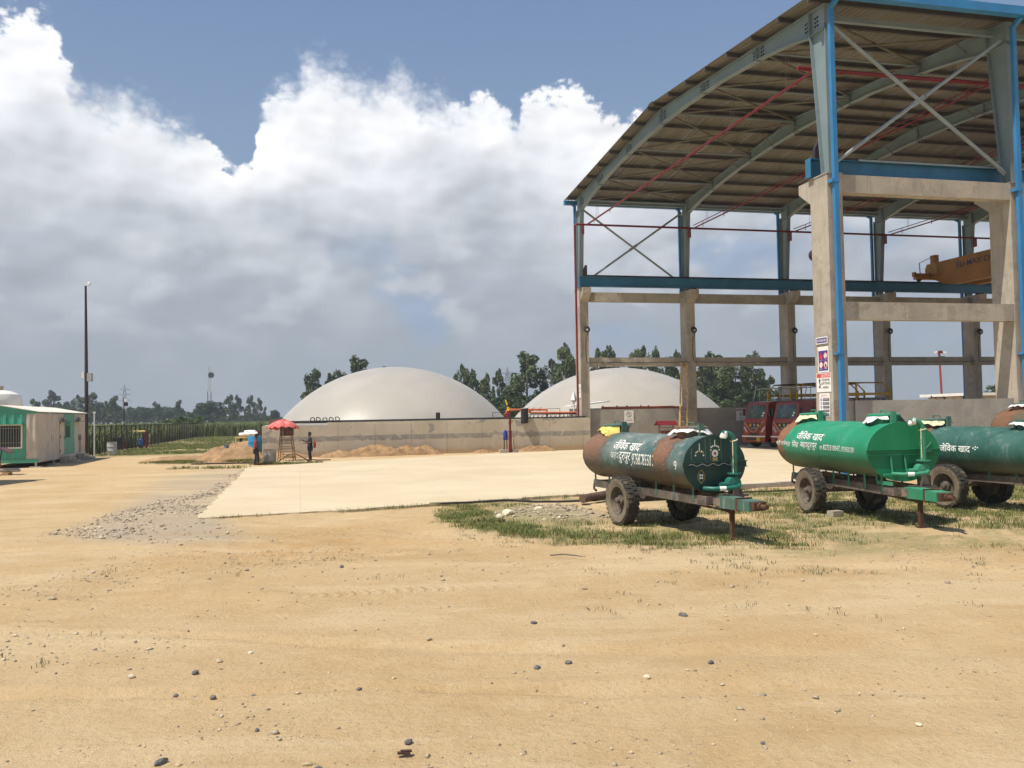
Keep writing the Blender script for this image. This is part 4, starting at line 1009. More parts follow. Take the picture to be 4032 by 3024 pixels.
dome('pale beige gas dome on the left, above the black hose loops', -12.45, 41.2, 8.85, 4.22, 2.33)
dome('pale beige gas dome on the right, behind the shed corner column', 8.55, 46.6, 9.62, 4.46, 2.22)
def on_wall(name, label, cat, u, dv, z, group=None): return thing(name, label, cat, P(u, 30.15 + dv, z), TH, group)
# five black hose loops
for i, (x_, s_, wob, lab) in enumerate(((-13.76, 1, .0, 'leftmost black hose loop standing on the bund wall below the left dome'), (-13.40, 1, .03, 'second black hose loop from the left on the bund wall'),
                                   (-12.90, .9, -.04, 'third black hose loop from the left on the bund wall, the squarish one'), (-12.52, .95, .01, 'fourth black hose loop from the left on the bund wall, a plain arch'), (-12.12, 1.05, .05, 'rightmost black hose loop on the bund wall, leaning right'))):
    u_i, v_i = UV(x_, 61.0)
    o = thing('hose_loop', lab, 'hose', P(u_i, 30.66, 2.30), TH, 'black hose loops on the bund wall')
    pts = [(-.06, 0, 0), (-.10 + wob, 0, .10), (-.13 + wob, 0, .20), (-.10, 0, .28 * s_), (0, 0, .31 * s_), (.11, 0, .27 * s_), (.15 + wob, 0, .19), (.10, 0, .08), (.05, .03, 0)]
    MB().tube(pts, .032, 7).obj('hose', MAT['black'], o, True); MB().lathe([(.05, 0), (.05, .05)], 8, lambda a, b_, c_: (a - .06, b_, c_)).obj('coupling', MAT['black'], o); MB().lathe([(.05, 0), (.05, .05)], 8, lambda a, b_, c_: (a + .05, b_ + .03, c_)).obj('coupling', MAT['black'], o)
# black vent cylinders
u_i, _ = UV(-5.19, 61.5)
c_ = on_wall('vent_cylinder', 'small black vent cylinder on the bund wall in front of the left dome', 'vent', u_i, .62, 2.24)
MB().lathe([(.15, 0), (.15, .56), (.13, .57)], 16).obj('body', MAT['black'], c_, True); MB().lathe([(.155, .50), (.155, .53)], 16).obj('rim_band', MAT['rail'], c_)
u_i, _ = UV(.85, 62)
c_ = on_wall('vent_drum', 'large black drum with a pale lid between the two domes', 'drum', u_i, -.08, 2.0)
MB().lathe([(.26, .0), (.26, .96)], 20).obj('body', MAT['black'], c_, True); MB().lathe([(.27, .96), (.27, 1.0), (.2, 1.02)], 20).obj('lid', plain('grey_lid', (.25, .26, .27), .6), c_, True)
MB().box(-.2, .2, .0, .3, -.06, .0).obj('bracket', MAT['rail'], c_)
# orange gas pipe run with valves on a trestle
MAT['orange'] = plain('salmon_orange_pipe', (0.62, 0.165, 0.075), 0.5, 0, .14, 2.0, .03, 20, (0.66, 0.26, 0.15), (0.55, 0.75))
gp = thing('gas_pipe', 'salmon orange gas pipe with valves running between the domes', 'pipe', P(0, 0, 0), TH)
u0_, v0_ = UV(-.25, 64); 
U_ = lambda x: UV(x, 64)[0]
pz, vz = 2.92, 33.0
MB().tube([(U_(-.25), vz, 2.3), (U_(-.25), vz, 2.84), (U_(-.2), vz, 2.91), (U_(-.05), vz, 2.93), (U_(2.75), vz, 2.90), (U_(2.87), vz, 2.86), (U_(2.88), vz, 2.4)], .075, 10).obj('upper_pipe', MAT['orange'], gp, True)
MB().tube([(U_(1.45), vz - .25, 2.9), (U_(1.45), vz - .25, 2.72), (U_(1.6), vz - .25, 2.68), (U_(4.6), vz - .25, 2.64), (9.5, vz - .25, 2.96)], .085, 10).obj('main_pipe', MAT['orange'], gp, True)
MB().tube([(2.0, vz - .5, 2.93), (7.8, vz - .5, 2.93)], .11, 10).obj('far_pipe', MAT['orange'], gp, True)
for x_ in (1.3, 1.75, 2.3): 
    k_ = MB().lathe([(.12, -.03), (.12, .03)], 12, lambda a, b_, c_: (U_(x_) + c_, vz + a, 2.915 + b_)).obj('flange', MAT['orange'], gp); MB().bar((U_(x_), vz, 3.02), (U_(x_) + .2, vz, 3.05), .03, .03).obj('valve_lever', MAT['rust'], k_)
for x_ in (3.6, 4.7, 5.5, 6.6, 7.2): MB().lathe([(.07, 0), (.09, .05), (.03, .08), (.02, .14)], 8, lambda a, b_, c_: (x_ - 1.5 + a, vz - .5 + b_, 3.0 + c_)).obj('valve', MAT['rust'], gp)
tr = thing('pipe_trestle', 'dark steel trestle carrying the orange pipe along the wall top', 'trestle', P(0, 0, 2.2), TH)
ua, ub = U_(1.25), U_(4.6)
MB().box(ua, ub + .6, vz - .42, vz - .1, .33, .37).obj('deck', MAT['rail'], tr)
for i in range(11):
    x_ = ua + .12 + (ub - ua) * i / 10; MB().box(x_ - .02, x_ + .02, vz - .42, vz - .38, .0, .33).bar((x_, vz - .40, .12), (x_ + .16, vz - .40, .33), .025, .025).obj('leg', MAT['rail'], tr)
rl = thing('guard_rail', 'thin dark guard rail along the top of the bund wall between the domes', 'railing', P(0, 0, 2.2), TH)
for x_ in (-1.25, .25, 1.7, 3.0, 4.0): MB().tube([(U_(x_), vz + .3, 0), (U_(x_), vz + .3, .55 + (.2 if x_ > 1.6 else 0))], .018, 6).obj('post', MAT['rail'], rl)
MB().tube([(U_(-1.25), vz + .3, .55), (U_(1.7), vz + .3, .57)], .018, 6).obj('rail', MAT['rail'], rl); MB().tube([(U_(1.7), vz + .3, .75), (U_(4.0), vz + .3, .76)], .018, 6).obj('rail', MAT['rail'], rl)
# hydrant with water monitor
def monitor(name, label, u, v0, rot, s_=1.0, nozzle_up=True):
    h = thing(name, label, 'hydrant', P(u, v0, 0.05 if nozzle_up else 0), TH + rot)
    MB().tube([(0, 0, 0), (0, 0, 1.42 * s_)], .105, 12).obj('standpipe', MAT['red'], h, True)
    for z_ in (1.40, 1.95): MB().lathe([(.15, 0), (.15, .05)], 14, lambda a, b_, c_: (a, b_, z_ * s_ + c_)).obj('flange', MAT['red'], h)
    if nozzle_up:
        MB().tube([(0, 0, 1.42), (0, 0, 2.05), (0, 0, 2.22), (-.10, 0, 2.36), (-.30, 0, 2.40), (-.40, 0, 2.47), (-.36, 0, 2.56), (-.20, 0, 2.58), (0, 0, 2.58), (.03, 0, 2.62), (-.06, 0, 2.80)], .075, 10).obj('swan_neck', MAT['red'], h, True)
        nz = MB().tube([(-.06, 0, 2.78), (-.12, 0, 3.0), (-.27, 0, 3.5)], [.085, .075, .05], 10).obj('nozzle', plain('yellow_nozzle', (0.72, 0.50, 0.02), .45), h, True)
        MB().tube([(-.13, 0, 3.05), (-.16, 0, 3.16)], .08, 10).obj('nozzle_band', MAT['black'], nz)
        MB().bar((.02, .02, 2.2), (.22, .02, 2.08), .03, .03).bar((.22, .02, 2.08), (.02, .02, 2.05), .03, .03).obj('lever', MAT['rust'], h)
        MB().box(-.75, -.15, -.25, .25, 0, .22).box(.15, .5, -.2, .2, 0, .2).obj('footing', MAT['concrete'], h)
        MB().tube([(-.42, .1, .2), (-.40, .1, .85)], .025, 6).obj('support', MAT['red'], h); MB().tube([(.28, .1, .2), (.26, .1, .9)], .025, 6).obj('support', MAT['red'], h)
    return h
uh, vh_ = UV(-.18, 59.2)
monitor('fire_hydrant', 'red fire hydrant with a yellow monitor nozzle pointing up by the bund wall', uh, vh_, 0.0)
q = thing('jerry_can', 'dark blue plastic can standing behind the red hydrant pipe', 'can', P(uh - .25, vh_ + .32, .92), TH)
MB().lathe([(.13, 0), (.15, .04), (.15, .5), (.11, .58), (.04, .6)], 12).obj('body', plain('blue_plastic', (.02, .05, .30), .45), q, True); MB().lathe([(.045, .6), (.045, .65)], 8).obj('cap', MAT['black'], q)
MB().tube([(-.1, 0, -.92), (-.08, 0, 0)], .03, 6).tube([(.1, 0, -.92), (.08, 0, 0)], .03, 6).box(-.16, .16, -.14, .14, -.03, 0).obj('stand', MAT['rust'], q)
# white cowl on a mast and the small lean-to behind the corner column
ws = thing('small_hut', 'small white hut with a sloping roof behind the shed corner column', 'hut', P(UV(4.9, 68)[0], 35.2, 0), TH)
MB().box(0, 2.4, 0, 1.6, 0, 2.95).obj('wall', plain('pale_sheet', (.42, .45, .44), .6), ws)
q = MB(); q.prism([(-.35, 3.10), (2.75, 3.42), (2.75, 3.52), (-.35, 3.20)], -.1, 1.9, lambda a, b_, c_: (a, c_, b_)); q.obj('roof', MAT['white'], ws)
for x_ in (-.2, .02): MB().box(x_, x_ + .05, -.2, -.15, 0, 3.1).obj('post', MAT['rail'], ws)
wc = thing('white_cowl', 'white cone shaped cowl behind the red riser pipe', 'cowl', P(UV(4.74, 66)[0], 33.6, 0), TH)
q = MB(); q.lathe([(.02, 4.25), (.27, 3.58), (.22, 3.55), (.06, 3.38)], 4, lambda a, b_, c_: (a, b_, c_)); q.obj('hood', MAT['white'], wc); MB().tube([(0, 0, 0), (0, 0, 3.45)], .05, 8).obj('stack', MAT['white'], wc)
# ---- sand spill along the wall foot, spoil heaps, hole
MAT['soil'] = plain('dug_soil', (0.36, 0.225, 0.115), 0.97, 0, .22, 1.6, .6, 8, (0.30, 0.19, 0.10), (0.5, 0.66))
def heap(name, cx, cy, rx, ry, h, rot, seed, n=44, rough_=0.35, mat=None):
    q = MB(); ang = rot
    A_, C_ = np.meshgrid(np.linspace(-1, 1, n + 1), np.linspace(-1, 1, n + 1), indexing='ij')
    base = np.maximum(0, 1 - A_ ** 2 - C_ ** 2)
    nn = fbm(A_ * 2.2 + seed, C_ * 2.2 + seed * 2, seed); n2_ = fbm(A_ * 7 + seed, C_ * 7, seed + 3)
    Z_ = h * (base ** .8) * (0.55 + nn * 0.9) + h * rough_ * (n2_ - .5) * np.minimum(1, base * 3) - .05
    for x_, y_, z in zip((A_ * rx).ravel(), (C_ * ry).ravel(), Z_.ravel()):
        q.v.append((cx + x_ * math.cos(ang) - y_ * math.sin(ang), cy + x_ * math.sin(ang) + y_ * math.cos(ang), float(z)))
    for i in range(n):
        for j in range(n): o = i * (n + 1) + j; q.f.append((o, o + n + 1, o + n + 2, o + 1))
    return tag(q.obj(name, mat or MAT['soil'], None, True), kind='structure')
heap('spoil_heap', -16.9, 53.6, 2.3, 1.6, .95, .15, 3)
heap('spoil_heap', -20.6, 55.5, 2.8, 1.6, .4, .1, 5)
heap('spoil_heap', *P(-14.9, 29.2).xy, 2.2, .85, .62, TH, 9, rough_=.7)
heap('spoil_heap', *P(-12.2, 29.5).xy, 1.9, .6, .60, TH, 13, rough_=.7)
heap('spoil_heap', *P(-17.2, 28.9).xy, 1.6, 1.0, .36, TH, 15, rough_=.7)
heap('spoil_heap', *P(-3.9, 29.6).xy, 1.7, .5, .38, TH, 19, rough_=.7)
heap('spoil_heap', *P(-7.6, 29.7).xy, .9, .4, .25, TH, 23, rough_=.7)
heap('spoil_heap', -15.2, 58.5, 2.0, 2.0, .45, .4, 29)
heap('spoil_heap', -18.5, 66, 4.5, 3.5, .9, .4, 31)
# ================================================================== TRUCKS
MAT['truck_red'] = plain('truck_red', (0.27, 0.035, 0.022), 0.38, 0, .1, 1.5, .0, 20, (0.22, 0.05, 0.035), (.6, .75), coat=.3)
MAT['glass'] = plain('dark_glass', (0.035, 0.05, 0.055), 0.08, 0, .2, 1.0)
MAT['screen_glass'] = plain('windscreen', (0.085, 0.115, 0.12), 0.07, 0, .35, 2.2)
MAT['chrome'] = plain('headlamp_glass', (0.55, 0.56, 0.56), 0.12, .3, .25, 14)
MAT['yellow'] = plain('yellow_enamel', (0.62, 0.36, 0.02), .45, 0, .12, 3, 0, 20, (0.40, 0.22, 0.03), (.58, .72))
MAT['cyl'] = plain('grey_cylinder', (0.34, 0.34, 0.33), .5, .1, .2, 6, .1, 25, (0.18, 0.15, 0.12), (.55, .68))
MAT['grille'] = plain('black_plastic', (0.02, 0.02, 0.024), .5, 0, .2, 4)
MAT['alu'] = plain('grey_frame', (0.38, 0.37, 0.35), .5, .3, .15, 4)
def truck(label, x, y, head, plate):
    tk = thing('gas_truck', label, 'truck', (x, y, 0.05), head, 'red gas cylinder trucks under the shed')
    # local: +x forward (front bumper at x=0), y left, z up
    w_ = 1.06
    prof = [(-.02, .55), (0, .95), (-.03, 1.35), (-.10, 1.80), (-.42, 2.95), (-.60, 3.08), (-1.75, 3.14), (-1.85, 2.9), (-1.85, .95), (-1.45, .95), (-1.40, 1.10), (-.65, 1.10), (-.52, .55)]
    cab = MB(); cab.prism(prof, -w_, w_, lambda a, b_, c_: (a, c_ * (1 - .055 * max(0, (b_ - 1.8) / 1.3)), b_)); cabo = cab.obj('cab', MAT['truck_red'], tk)
    def front(name, z0, z1, y0, y1, mat, off=.012, par=None):
        def fx(z):
            for (xa, za), (xb, zb) in zip(prof, prof[1:5]):
                if za <= z <= zb: return xa + (xb - xa) * (z - za) / (zb - za)
            return prof[0][0]
        q = MB(); k_ = lambda z: (1 - .055 * max(0, (z - 1.8) / 1.3)); zs = [z0 + (z1 - z0) * i / 3 for i in range(4)]
        for i in range(3):
            za, zb = zs[i], zs[i + 1]
            q.add([(fx(za) + off, y0 * k_(za), za), (fx(za) + off, y1 * k_(za), za), (fx(zb) + off, y1 * k_(zb), zb), (fx(zb) + off, y0 * k_(zb), zb), (fx(za) - .02, y0 * k_(za), za), (fx(za) - .02, y1 * k_(za), za), (fx(zb) - .02, y1 * k_(zb), zb), (fx(zb) - .02, y0 * k_(zb), zb)],
                  [(0, 1, 2, 3), (4, 5, 1, 0), (5, 6, 2, 1), (6, 7, 3, 2), (7, 4, 0, 3)])
        return q.obj(name, mat, par or cabo)
    ws_ = front('windscreen', 1.95, 2.86, -.90, .90, MAT['screen_glass'])
    MB().tube([(-.02, -.75, 1.92), (-.09, -.2, 2.06)], .014, 5).tube([(-.02, -.05, 1.92), (-.09, .55, 2.08)], .014, 5).obj('wiper', MAT['black'], ws_)
    for i in range(3): MB().box(-.12 - .1 * i, -.10 - .1 * i, .66, .80, 2.1 + .17 * i, 2.2 + .17 * i).obj('sticker', MAT['white'], ws_)
    q = MB(); q.prism([(-.72, 1.66), (.72, 1.66), (.42, 1.22), (-.42, 1.22)], .0, .02, lambda a, b_, c_: (-.035 + c_ - (b_ - 1.2) * .09, a, b_)); gr = q.obj('grille', MAT['grille'], cabo)
    MB().lathe([(.095, 0), (.095, .02), (.075, .022), (.075, .0)], 16, lambda a, b_, c_: (-.035 + c_, a, 1.52 + b_)).obj('emblem', MAT['chrome'], gr)
    for s_ in (-1, 1): MB().box(-.05, .0, s_ * .36 - .075, s_ * .36 + .075, 1.43, 1.60).obj('yellow_tag', MAT['yellow'], gr)
    vs, fs = text_fit('EICHER', .62, .10, .02); MB().add([(.004 - (1.30 + y_ - 1.2) * .09 * 0 - .012, -x_ * -1, 1.31 + y_) for x_, y_, z_ in vs], fs).obj('lettering', MAT['chrome'], gr)
    q = MB(); q.prism([(-.45, .98), (.45, .98), (.38, .84), (-.38, .84)], .0, .02, lambda a, b_, c_: (.0 + c_, a, b_)); q.obj('air_intake', MAT['grille'], cabo)
    for s_ in (-1, 1):
        q = MB(); q.prism([(.62, 1.04), (1.05, 1.00), (1.05, 1.42), (.86, 1.36)], .0, .03, lambda a, b_, c_: (-.02 + c_ - abs(a - .62) * .10, a * s_, b_)); q.obj('headlight', MAT['chrome'], cabo)
        q = MB(); q.prism([(-.62, 1.98), (-1.55, 1.98), (-1.60, 2.82), (-.85, 2.82)], s_ * 1.0, s_ * 1.062, lambda a, b_, c_: (a, c_ * (1 - .05 * (b_ - 1.8)), b_)); q.obj('side_window', MAT['glass'], cabo)
        MB().box(-.62, -.60, s_ * 1.065 - .006, s_ * 1.065 + .006, .98, 2.8).box(-1.62, -1.60, s_ * 1.065 - .006, s_ * 1.065 + .006, .98, 2.8).obj('door_gap', MAT['grille'], cabo)
        MB().tube([(-.35, s_ * 1.05, 2.55), (-.25, s_ * 1.25, 2.6)], .02, 5).box(-.30, -.20, s_ * 1.22 - .05, s_ * 1.22 + .1, 2.15, 2.62).obj('mirror', MAT['grille'], cabo)
        MB().box(-1.0, -.85, s_ * 1.065 - .01, s_ * 1.065 + .02, 1.55, 1.60).obj('door_handle', MAT['grille'], cabo)
    bm_ = MB().box(-.25, .07, -1.06, 1.06, .36, .72).obj('bumper', MAT['truck_red'], tk)
    MB().box(.07, .10, -1.1, 1.1, .72, .80).obj('bumper_trim', MAT['white'], bm_)
    MB().box(.07, .085, -.75, .30, .52, .66).obj('bumper_slot', MAT['grille'], bm_)
    pl_ = MB().box(.086, .10, .30, .66, .44, .72).obj('number_plate', MAT['yellow'], bm_)
    vs, fs = text_fit(plate, .30, .07, .01); MB().add([(.1015, .48 + x_, .62 + y_) for x_, y_, z_ in vs], fs).obj('lettering', MAT['black'], pl_)
    MB().tube([(.02, -.95, 1.75), (.06, -.2, 1.08), (.06, .1, 1.06), (.02, .98, 1.82)], .012, 5).obj('tinsel_cord', MAT['cloth_cream'], cabo)
    MB().box(-9.0, -.4, -.42, -.30, .62, .86).box(-9.0, -.4, .30, .42, .62, .86).obj('chassis_rail', MAT['grille'], tk)
    for xx in (-1.0, -6.2, -7.3):
        for s_ in (-1, 1):
            we = wheel(tk, xx, s_ * .88, .5, s_); we.scale = (.9, .9 * s_, .9)
    MB().box(-9.1, -2.15, -1.1, 1.1, .90, 1.04).obj('bed', MAT['truck_red'], tk)
    # galvanised head guard behind the cab
    for s_ in (-1, 1):
        MB().tube([(-.9, s_ * .95, 3.12), (-1.15, s_ * .95, 3.95), (-2.0, s_ * .95, 4.0)], .035, 6).obj('guard_rail', MAT['alu'], tk)
        MB().tube([(-1.5, s_ * .95, 3.12), (-1.5, s_ * .95, 3.98)], .03, 6).obj('guard_rail', MAT['alu'], tk)
    for xx in (-1.15, -2.0): MB().tube([(xx, -.95, 3.98), (xx, .95, 3.98)], .035, 6).obj('guard_rail', MAT['alu'], tk)
    # cylinder rack
    rk = bpy.data.objects.new('cylinder_rack', None); COL.objects.link(rk); rk.parent = tk
    for xx in (-2.4, -5.6, -8.9):
        for s_ in (-1, 1): MB().box(xx - .05, xx + .05, s_ * 1.08 - .05, s_ * 1.08 + .05, 1.04, 3.75 if xx != -5.6 else 4.25).obj('rack_post', MAT['yellow'], rk)
    for s_ in (-1, 1):
        for z_ in (1.75, 2.55, 3.42): MB().box(-8.9, -2.4, s_ * 1.08 - .04, s_ * 1.08 + .04, z_, z_ + .16).obj('rack_rail', MAT['yellow'], rk)
        MB().tube([(-2.4, s_ * 1.08, 3.75), (-3.0, s_ * 1.08, 4.25), (-8.2, s_ * 1.08, 4.25), (-8.9, s_ * 1.08, 3.75)], .045, 6).obj('canopy_rail', MAT['yellow'], rk)
    MB().box(-8.2, -3.0, -1.12, 1.12, 4.27, 4.30).obj('canopy', MAT['grille'], rk)
    cyl = MB(); cyl.lathe([(.03, -1.10), (.03, -1.0), (.12, -.98), (.21, -.86), (.21, .86), (.12, .98), (.03, 1.0), (.03, 1.10)], 14, lambda a, b_, c_: (a, c_, b_)); cme = cyl.mesh('gas_cylinder', True)
    for i in range(13):
        for z_ in (1.40, 2.20, 3.05): link('gas_cylinder', cme, MAT['cyl'], rk, (-2.75 - i * .49, 0, z_))
    return tk
hd = R(208)
truck('red gas truck at the left, its number plate showing below the bumper', 16.35, 60.3, hd, 'UP 15')
truck('red gas truck at the right, half hidden by the corner column', 17.65, 57.95, hd, 'UP 14')

# ================================================================== THINGS ON THE SHED
vF = WID - CB
# floodlights with their cables on the far columns
lab = ['on the far corner column', 'on the second far column', 'on the third far column', 'on the fourth far column', 'on the fifth far column']
for k in range(5):
    o = thing('flood_lamp', 'round dark flood lamp with a trailing cable ' + lab[k], 'lamp', P(k * BAY + .42, vF, 8.65), TH, 'flood lamps on the far columns')
    MB().box(-.06, .06, -.14, 0, -.04, .1).obj('bracket', MAT['rail'], o)
    hd_ = MB().lathe([(.10, -.16), (.22, -.05), (.24, .06), (.20, .10)], 16, lambda a, b_, c_: (a + .02, -.22 - c_ * .8, b_ - c_ * .4)).obj('housing', MAT['rail'], o, True)
    MB().lathe([(.09, 0), (.09, .02)], 12, lambda a, b_, c_: (a + .02, -.32, b_ - .05)).obj('lens', MAT['white'], hd_)
    MB().tube([(.08, -.2, -.2), (.18, -.06, -.35), (.02, -.03, -.55), (-.02, -.02, -1.2), (0, -.02, -2.1), (.05, -.03, -2.4)], .018, 5).obj('cable', MAT['black'], o)
    MB().tube([(.1, -.03, -2.42)] + [(.3 + i * (BAY - .6) / 14, -.03 + .27 * (1 if .1 < i / 14 < .92 else 0), -2.40 + .03 * math.sin(i * 2.1 + k)) for i in range(15)], .018, 5).obj('feed_cable', MAT['black'], o)
o = thing('flood_lamp', 'round dark flood lamp sticking out behind the near corner column', 'lamp', P(.35, CB, 8.7), TH, 'flood lamps on the far columns')
MB().lathe([(.10, -.16), (.22, -.05), (.24, .06), (.20, .10)], 16, lambda a, b_, c_: (a - .1, .22 + c_ * .8, b_ - c_ * .4)).obj('housing', MAT['rail'], o, True); MB().box(-.06, .06, 0, .12, -.04, .1).obj('bracket', MAT['rail'], o)
# wooden ladder against the second far column
wood = plain('bare_wood', (0.66, 0.42, 0.18), .8, 0, .2, 5, .2, 25, (0.40, 0.25, .12), (.55, .7))
ld = thing('wooden_ladder', 'tall wooden ladder leaning on the second far column', 'ladder', P(7.35, vF - 1.05, .05), TH)
pA, pB = Vector((-.33, 0, 0)), Vector((.33, 0, 0)); qA, qB = Vector((.42, .92, 6.15)), Vector((.86, .92, 6.15))
for a, c2 in ((pA, qA), (pB, qB)): MB().bar(a, c2, .085, .10).obj('stile', wood, ld)
for i in range(1, 17): f_ = i / 17; MB().bar(pA.lerp(qA, f_), pB.lerp(qB, f_), .045, .035).obj('rung', wood, ld)
# fire extinguishers on the far corner column
exr = plain('extinguisher_red', (0.50, 0.04, 0.02), .35); exb = plain('extinguisher_blue', (.03, .03, .22), .45)
for u, v0, lb in ((.29, vF - .11, 'red fire extinguisher hung on the inner face of the far corner column'), (-.12, vF + .75, 'red fire extinguisher half hidden behind the red riser pipe')):
    o = thing('fire_extinguisher', lb, 'extinguisher', P(u, v0, 1.50), TH, 'fire extinguishers')
    MB().lathe([(.10, .14), (.10, .58), (.07, .66), (.03, .69)], 14).obj('body', exr, o, True); MB().lathe([(.09, 0), (.10, .02), (.10, .14)], 14).obj('base', exb, o, True)
    MB().lathe([(.102, .18), (.102, .46)], 14, cap=False).obj('label_band', MAT['white'], o, True)
    MB().bar((0, 0, .7), (0, 0, .76), .04, .04).bar((-.02, 0, .77), (.12, 0, .79), .03, .02).obj('valve', MAT['black'], o)
    MB().tube([(-.02, 0, .72), (-.16, -.02, .62), (-.17, -.02, .4), (-.08, -.02, .12)], .014, 5).obj('hose', MAT['black'], o)
# red fire bucket stand
bs = thing('fire_bucket_stand', 'red roofed fire bucket stand against the far wall', 'stand', P(6.15, vF - .8, .05), TH)
for x_ in (-.55, .55): MB().box(x_ - .03, x_ + .03, -.03, .03, 0, 1.6).obj('post', MAT['red'], bs)
q = MB(); q.prism([(-.45, 1.58), (0, 1.88), (.45, 1.58), (.42, 1.55), (0, 1.84), (-.42, 1.55)], -.75, .75, lambda a, b_, c_: (c_, a, b_)); q.obj('roof', MAT['red'], bs)
MB().box(-.55, .55, -.02, .02, 1.38, 1.42).obj('hanging_bar', MAT['red'], bs)
for x_ in (-.30, 0.0, .30): bk = MB().lathe([(.10, .88), (.15, 1.16)], 14, lambda a, b_, c_: (a + x_, b_, c_)).obj('bucket', MAT['red'], bs, True); MB().tube(arc((x_, 0, 1.16), .15, 0, math.pi, 8), .008, 4).obj('handle', MAT['rail'], bk)
# ---- signs
purple = plain('sign_purple', (0.075, 0.03, 0.22), .5, 0, .05); signred = plain('sign_red', (.62, .06, .04), .5, 0, .05); signblue = plain('sign_blue', (.03, .17, .45), .5, 0, .05); navy = plain('sign_navy', (.03, .025, .07), .5, 0, .05)
blk = plain('sign_black', (.02, .02, .022), .6); pink = plain('flame_red', (.70, .03, .08), .5)
def sign(label, loc, rot, w_, h_, tilt=0.0):
    o = thing('sign', label, 'sign', loc, rot)
    o.rotation_euler = (0, tilt, rot) if tilt else (0, 0, rot)
    MB().box(-w_ / 2, w_ / 2, 0, .012, -h_ / 2, h_ / 2).obj('board', MAT['white'], o)
    return o
def face(o, name, mat, x0, x1, z0, z1, d=.002): return MB().box(x0, x1, -d, .001, z0, z1).obj(name, mat, o)
def disc(q, x, z, r_, d, n=20, r_in=0.0):
    k = len(q.v)
    for j in range(n):
        a = 2 * math.pi * j / n; q.v += [(x + r_ * math.cos(a), -d, z + r_ * math.sin(a)), (x + r_in * math.cos(a), -d, z + r_in * math.sin(a))]
    for j in range(n): j2 = (j + 1) % n; q.f.append((k + 2 * j, k + 2 * j2, k + 2 * j2 + 1, k + 2 * j + 1))
    return q
def words_(o, body, x, z, w_, h_, mat, d=.004, bold=.0):
    vs, fs = text_fit(body, w_, h_, bold)
    return MB().add([(x + a, -d, z + b_) for a, b_, c_ in vs], fs).obj('lettering', mat, o)
def flame(q, x, z, s_, d):
    pts = [(0, -.5), (.32, -.42), (.42, -.1), (.28, .15), (.22, -.02), (.1, .3), (0, .55), (-.1, .25), (-.2, 0), (-.28, .18), (-.4, -.12), (-.3, -.42)]
    k = len(q.v); q.v.append((x, -d, z - .15 * s_)); q.v += [(x + a * s_, -d, z + b_ * s_) for a, b_ in pts]
    for j in range(len(pts)): q.f.append((k, k + 1 + j, k + 1 + (j + 1) % len(pts)))
    return q
def ban(o, x, z, r_, d=.004, ring=None, inner=None):
    disc(MB(), x, z, r_, d, 22).obj('disc', MAT['white'], o); disc(MB(), x, z, r_, d + .001, 22, r_ * .84).obj('ban_ring', ring or signred, o)
    e = Vector((.62, 0, -.62)) * r_; MB().bar((x - e.x, -d - .004, z - e.z), (x + e.x, -d - .004, z + e.z), .003, r_ * .15, (0, 0, 1)).obj('ban_bar', ring or signred, o)
# on the lit (-u) face of the near corner column the boards face -u
SR = TH - math.pi / 2
def c_sign(label, vc, zc, w_, h_, du=.02, tilt=0): return sign(label, P(-du, vc, zc), SR, w_, h_, tilt)
o = c_sign('purple board reading GAS FILLING AREA, topmost on the near corner column', .61, 5.205, .78, .27, .05)
face(o, 'panel', purple, -.35, .35, -.10, .095); words_(o, 'GAS FILLING AREA', 0, 0, .64, .105, MAT['white'], .004, .012)
o = c_sign('white and purple poster with a flame and three prohibition discs on the near corner column', .59, 4.465, .72, 1.0)
face(o, 'panel', purple, -.31, .31, -.44, .34)
flame(MB(), -.15, .14, .26, .004).obj('flame', pink, o); ban(o, .16, .14, .125); ban(o, -.15, -.21, .125); ban(o, .16, -.21, .135)
MB().box(.12, .20, -.006, -.004, .06, .07).box(.12, .20, -.006, -.004, .21, .22).obj('phone_icon', blk, o); flame(MB(), .16, -.22, .16, .0055).obj('flame', blk, o)
for x_, z_ in ((-.15, -.03), (.16, -.03), (-.15, -.375), (.16, -.375)): words_(o, 'ज्वलनशील' if z_ > -.1 else 'धूम्रपान', x_, z_, .20, .04, MAT['white'])
o = c_sign('red and white board reading CAUTION CRANE LIFTING AREA on the near corner column', .595, 3.57, .97, .74)
face(o, 'panel', signred, -.455, .455, .19, .345); words_(o, 'CAUTION', .12, .268, .60, .105, MAT['white'], .004, .012)
for tx, z_, w_ in (('CRANE', .10, .52), ('LIFTING', -.04, .60), ('AREA', -.19, .40)): words_(o, tx, .13, z_, w_, .095, blk, .004, .016)
q = MB(); disc(q, -.27, .09, .055, .004, 14); q.tube([(-.27, -.004, .05), (-.27, -.004, -.02), (-.23, -.004, -.09), (-.25, -.004, -.17), (-.31, -.004, -.16)], .022, 6).bar((-.27, -.004, .13), (-.27, -.004, .18), .004, .02).bar((-.37, -.004, -.23), (-.28, -.004, -.17), .004, .012).bar((-.16, -.004, -.23), (-.24, -.004, -.17), .004, .012); q.obj('hook_icon', blk, o)
o = c_sign('white poster with blue discs and five dark Hindi strips, lowest on the near corner column', .585, 2.70, .70, .90)
words_(o, 'सुरक्षात्मक और', 0, .36, .40, .07, signred); MB().box(-.30, .30, -.003, 0, .285, .29).obj('line', signred, o)
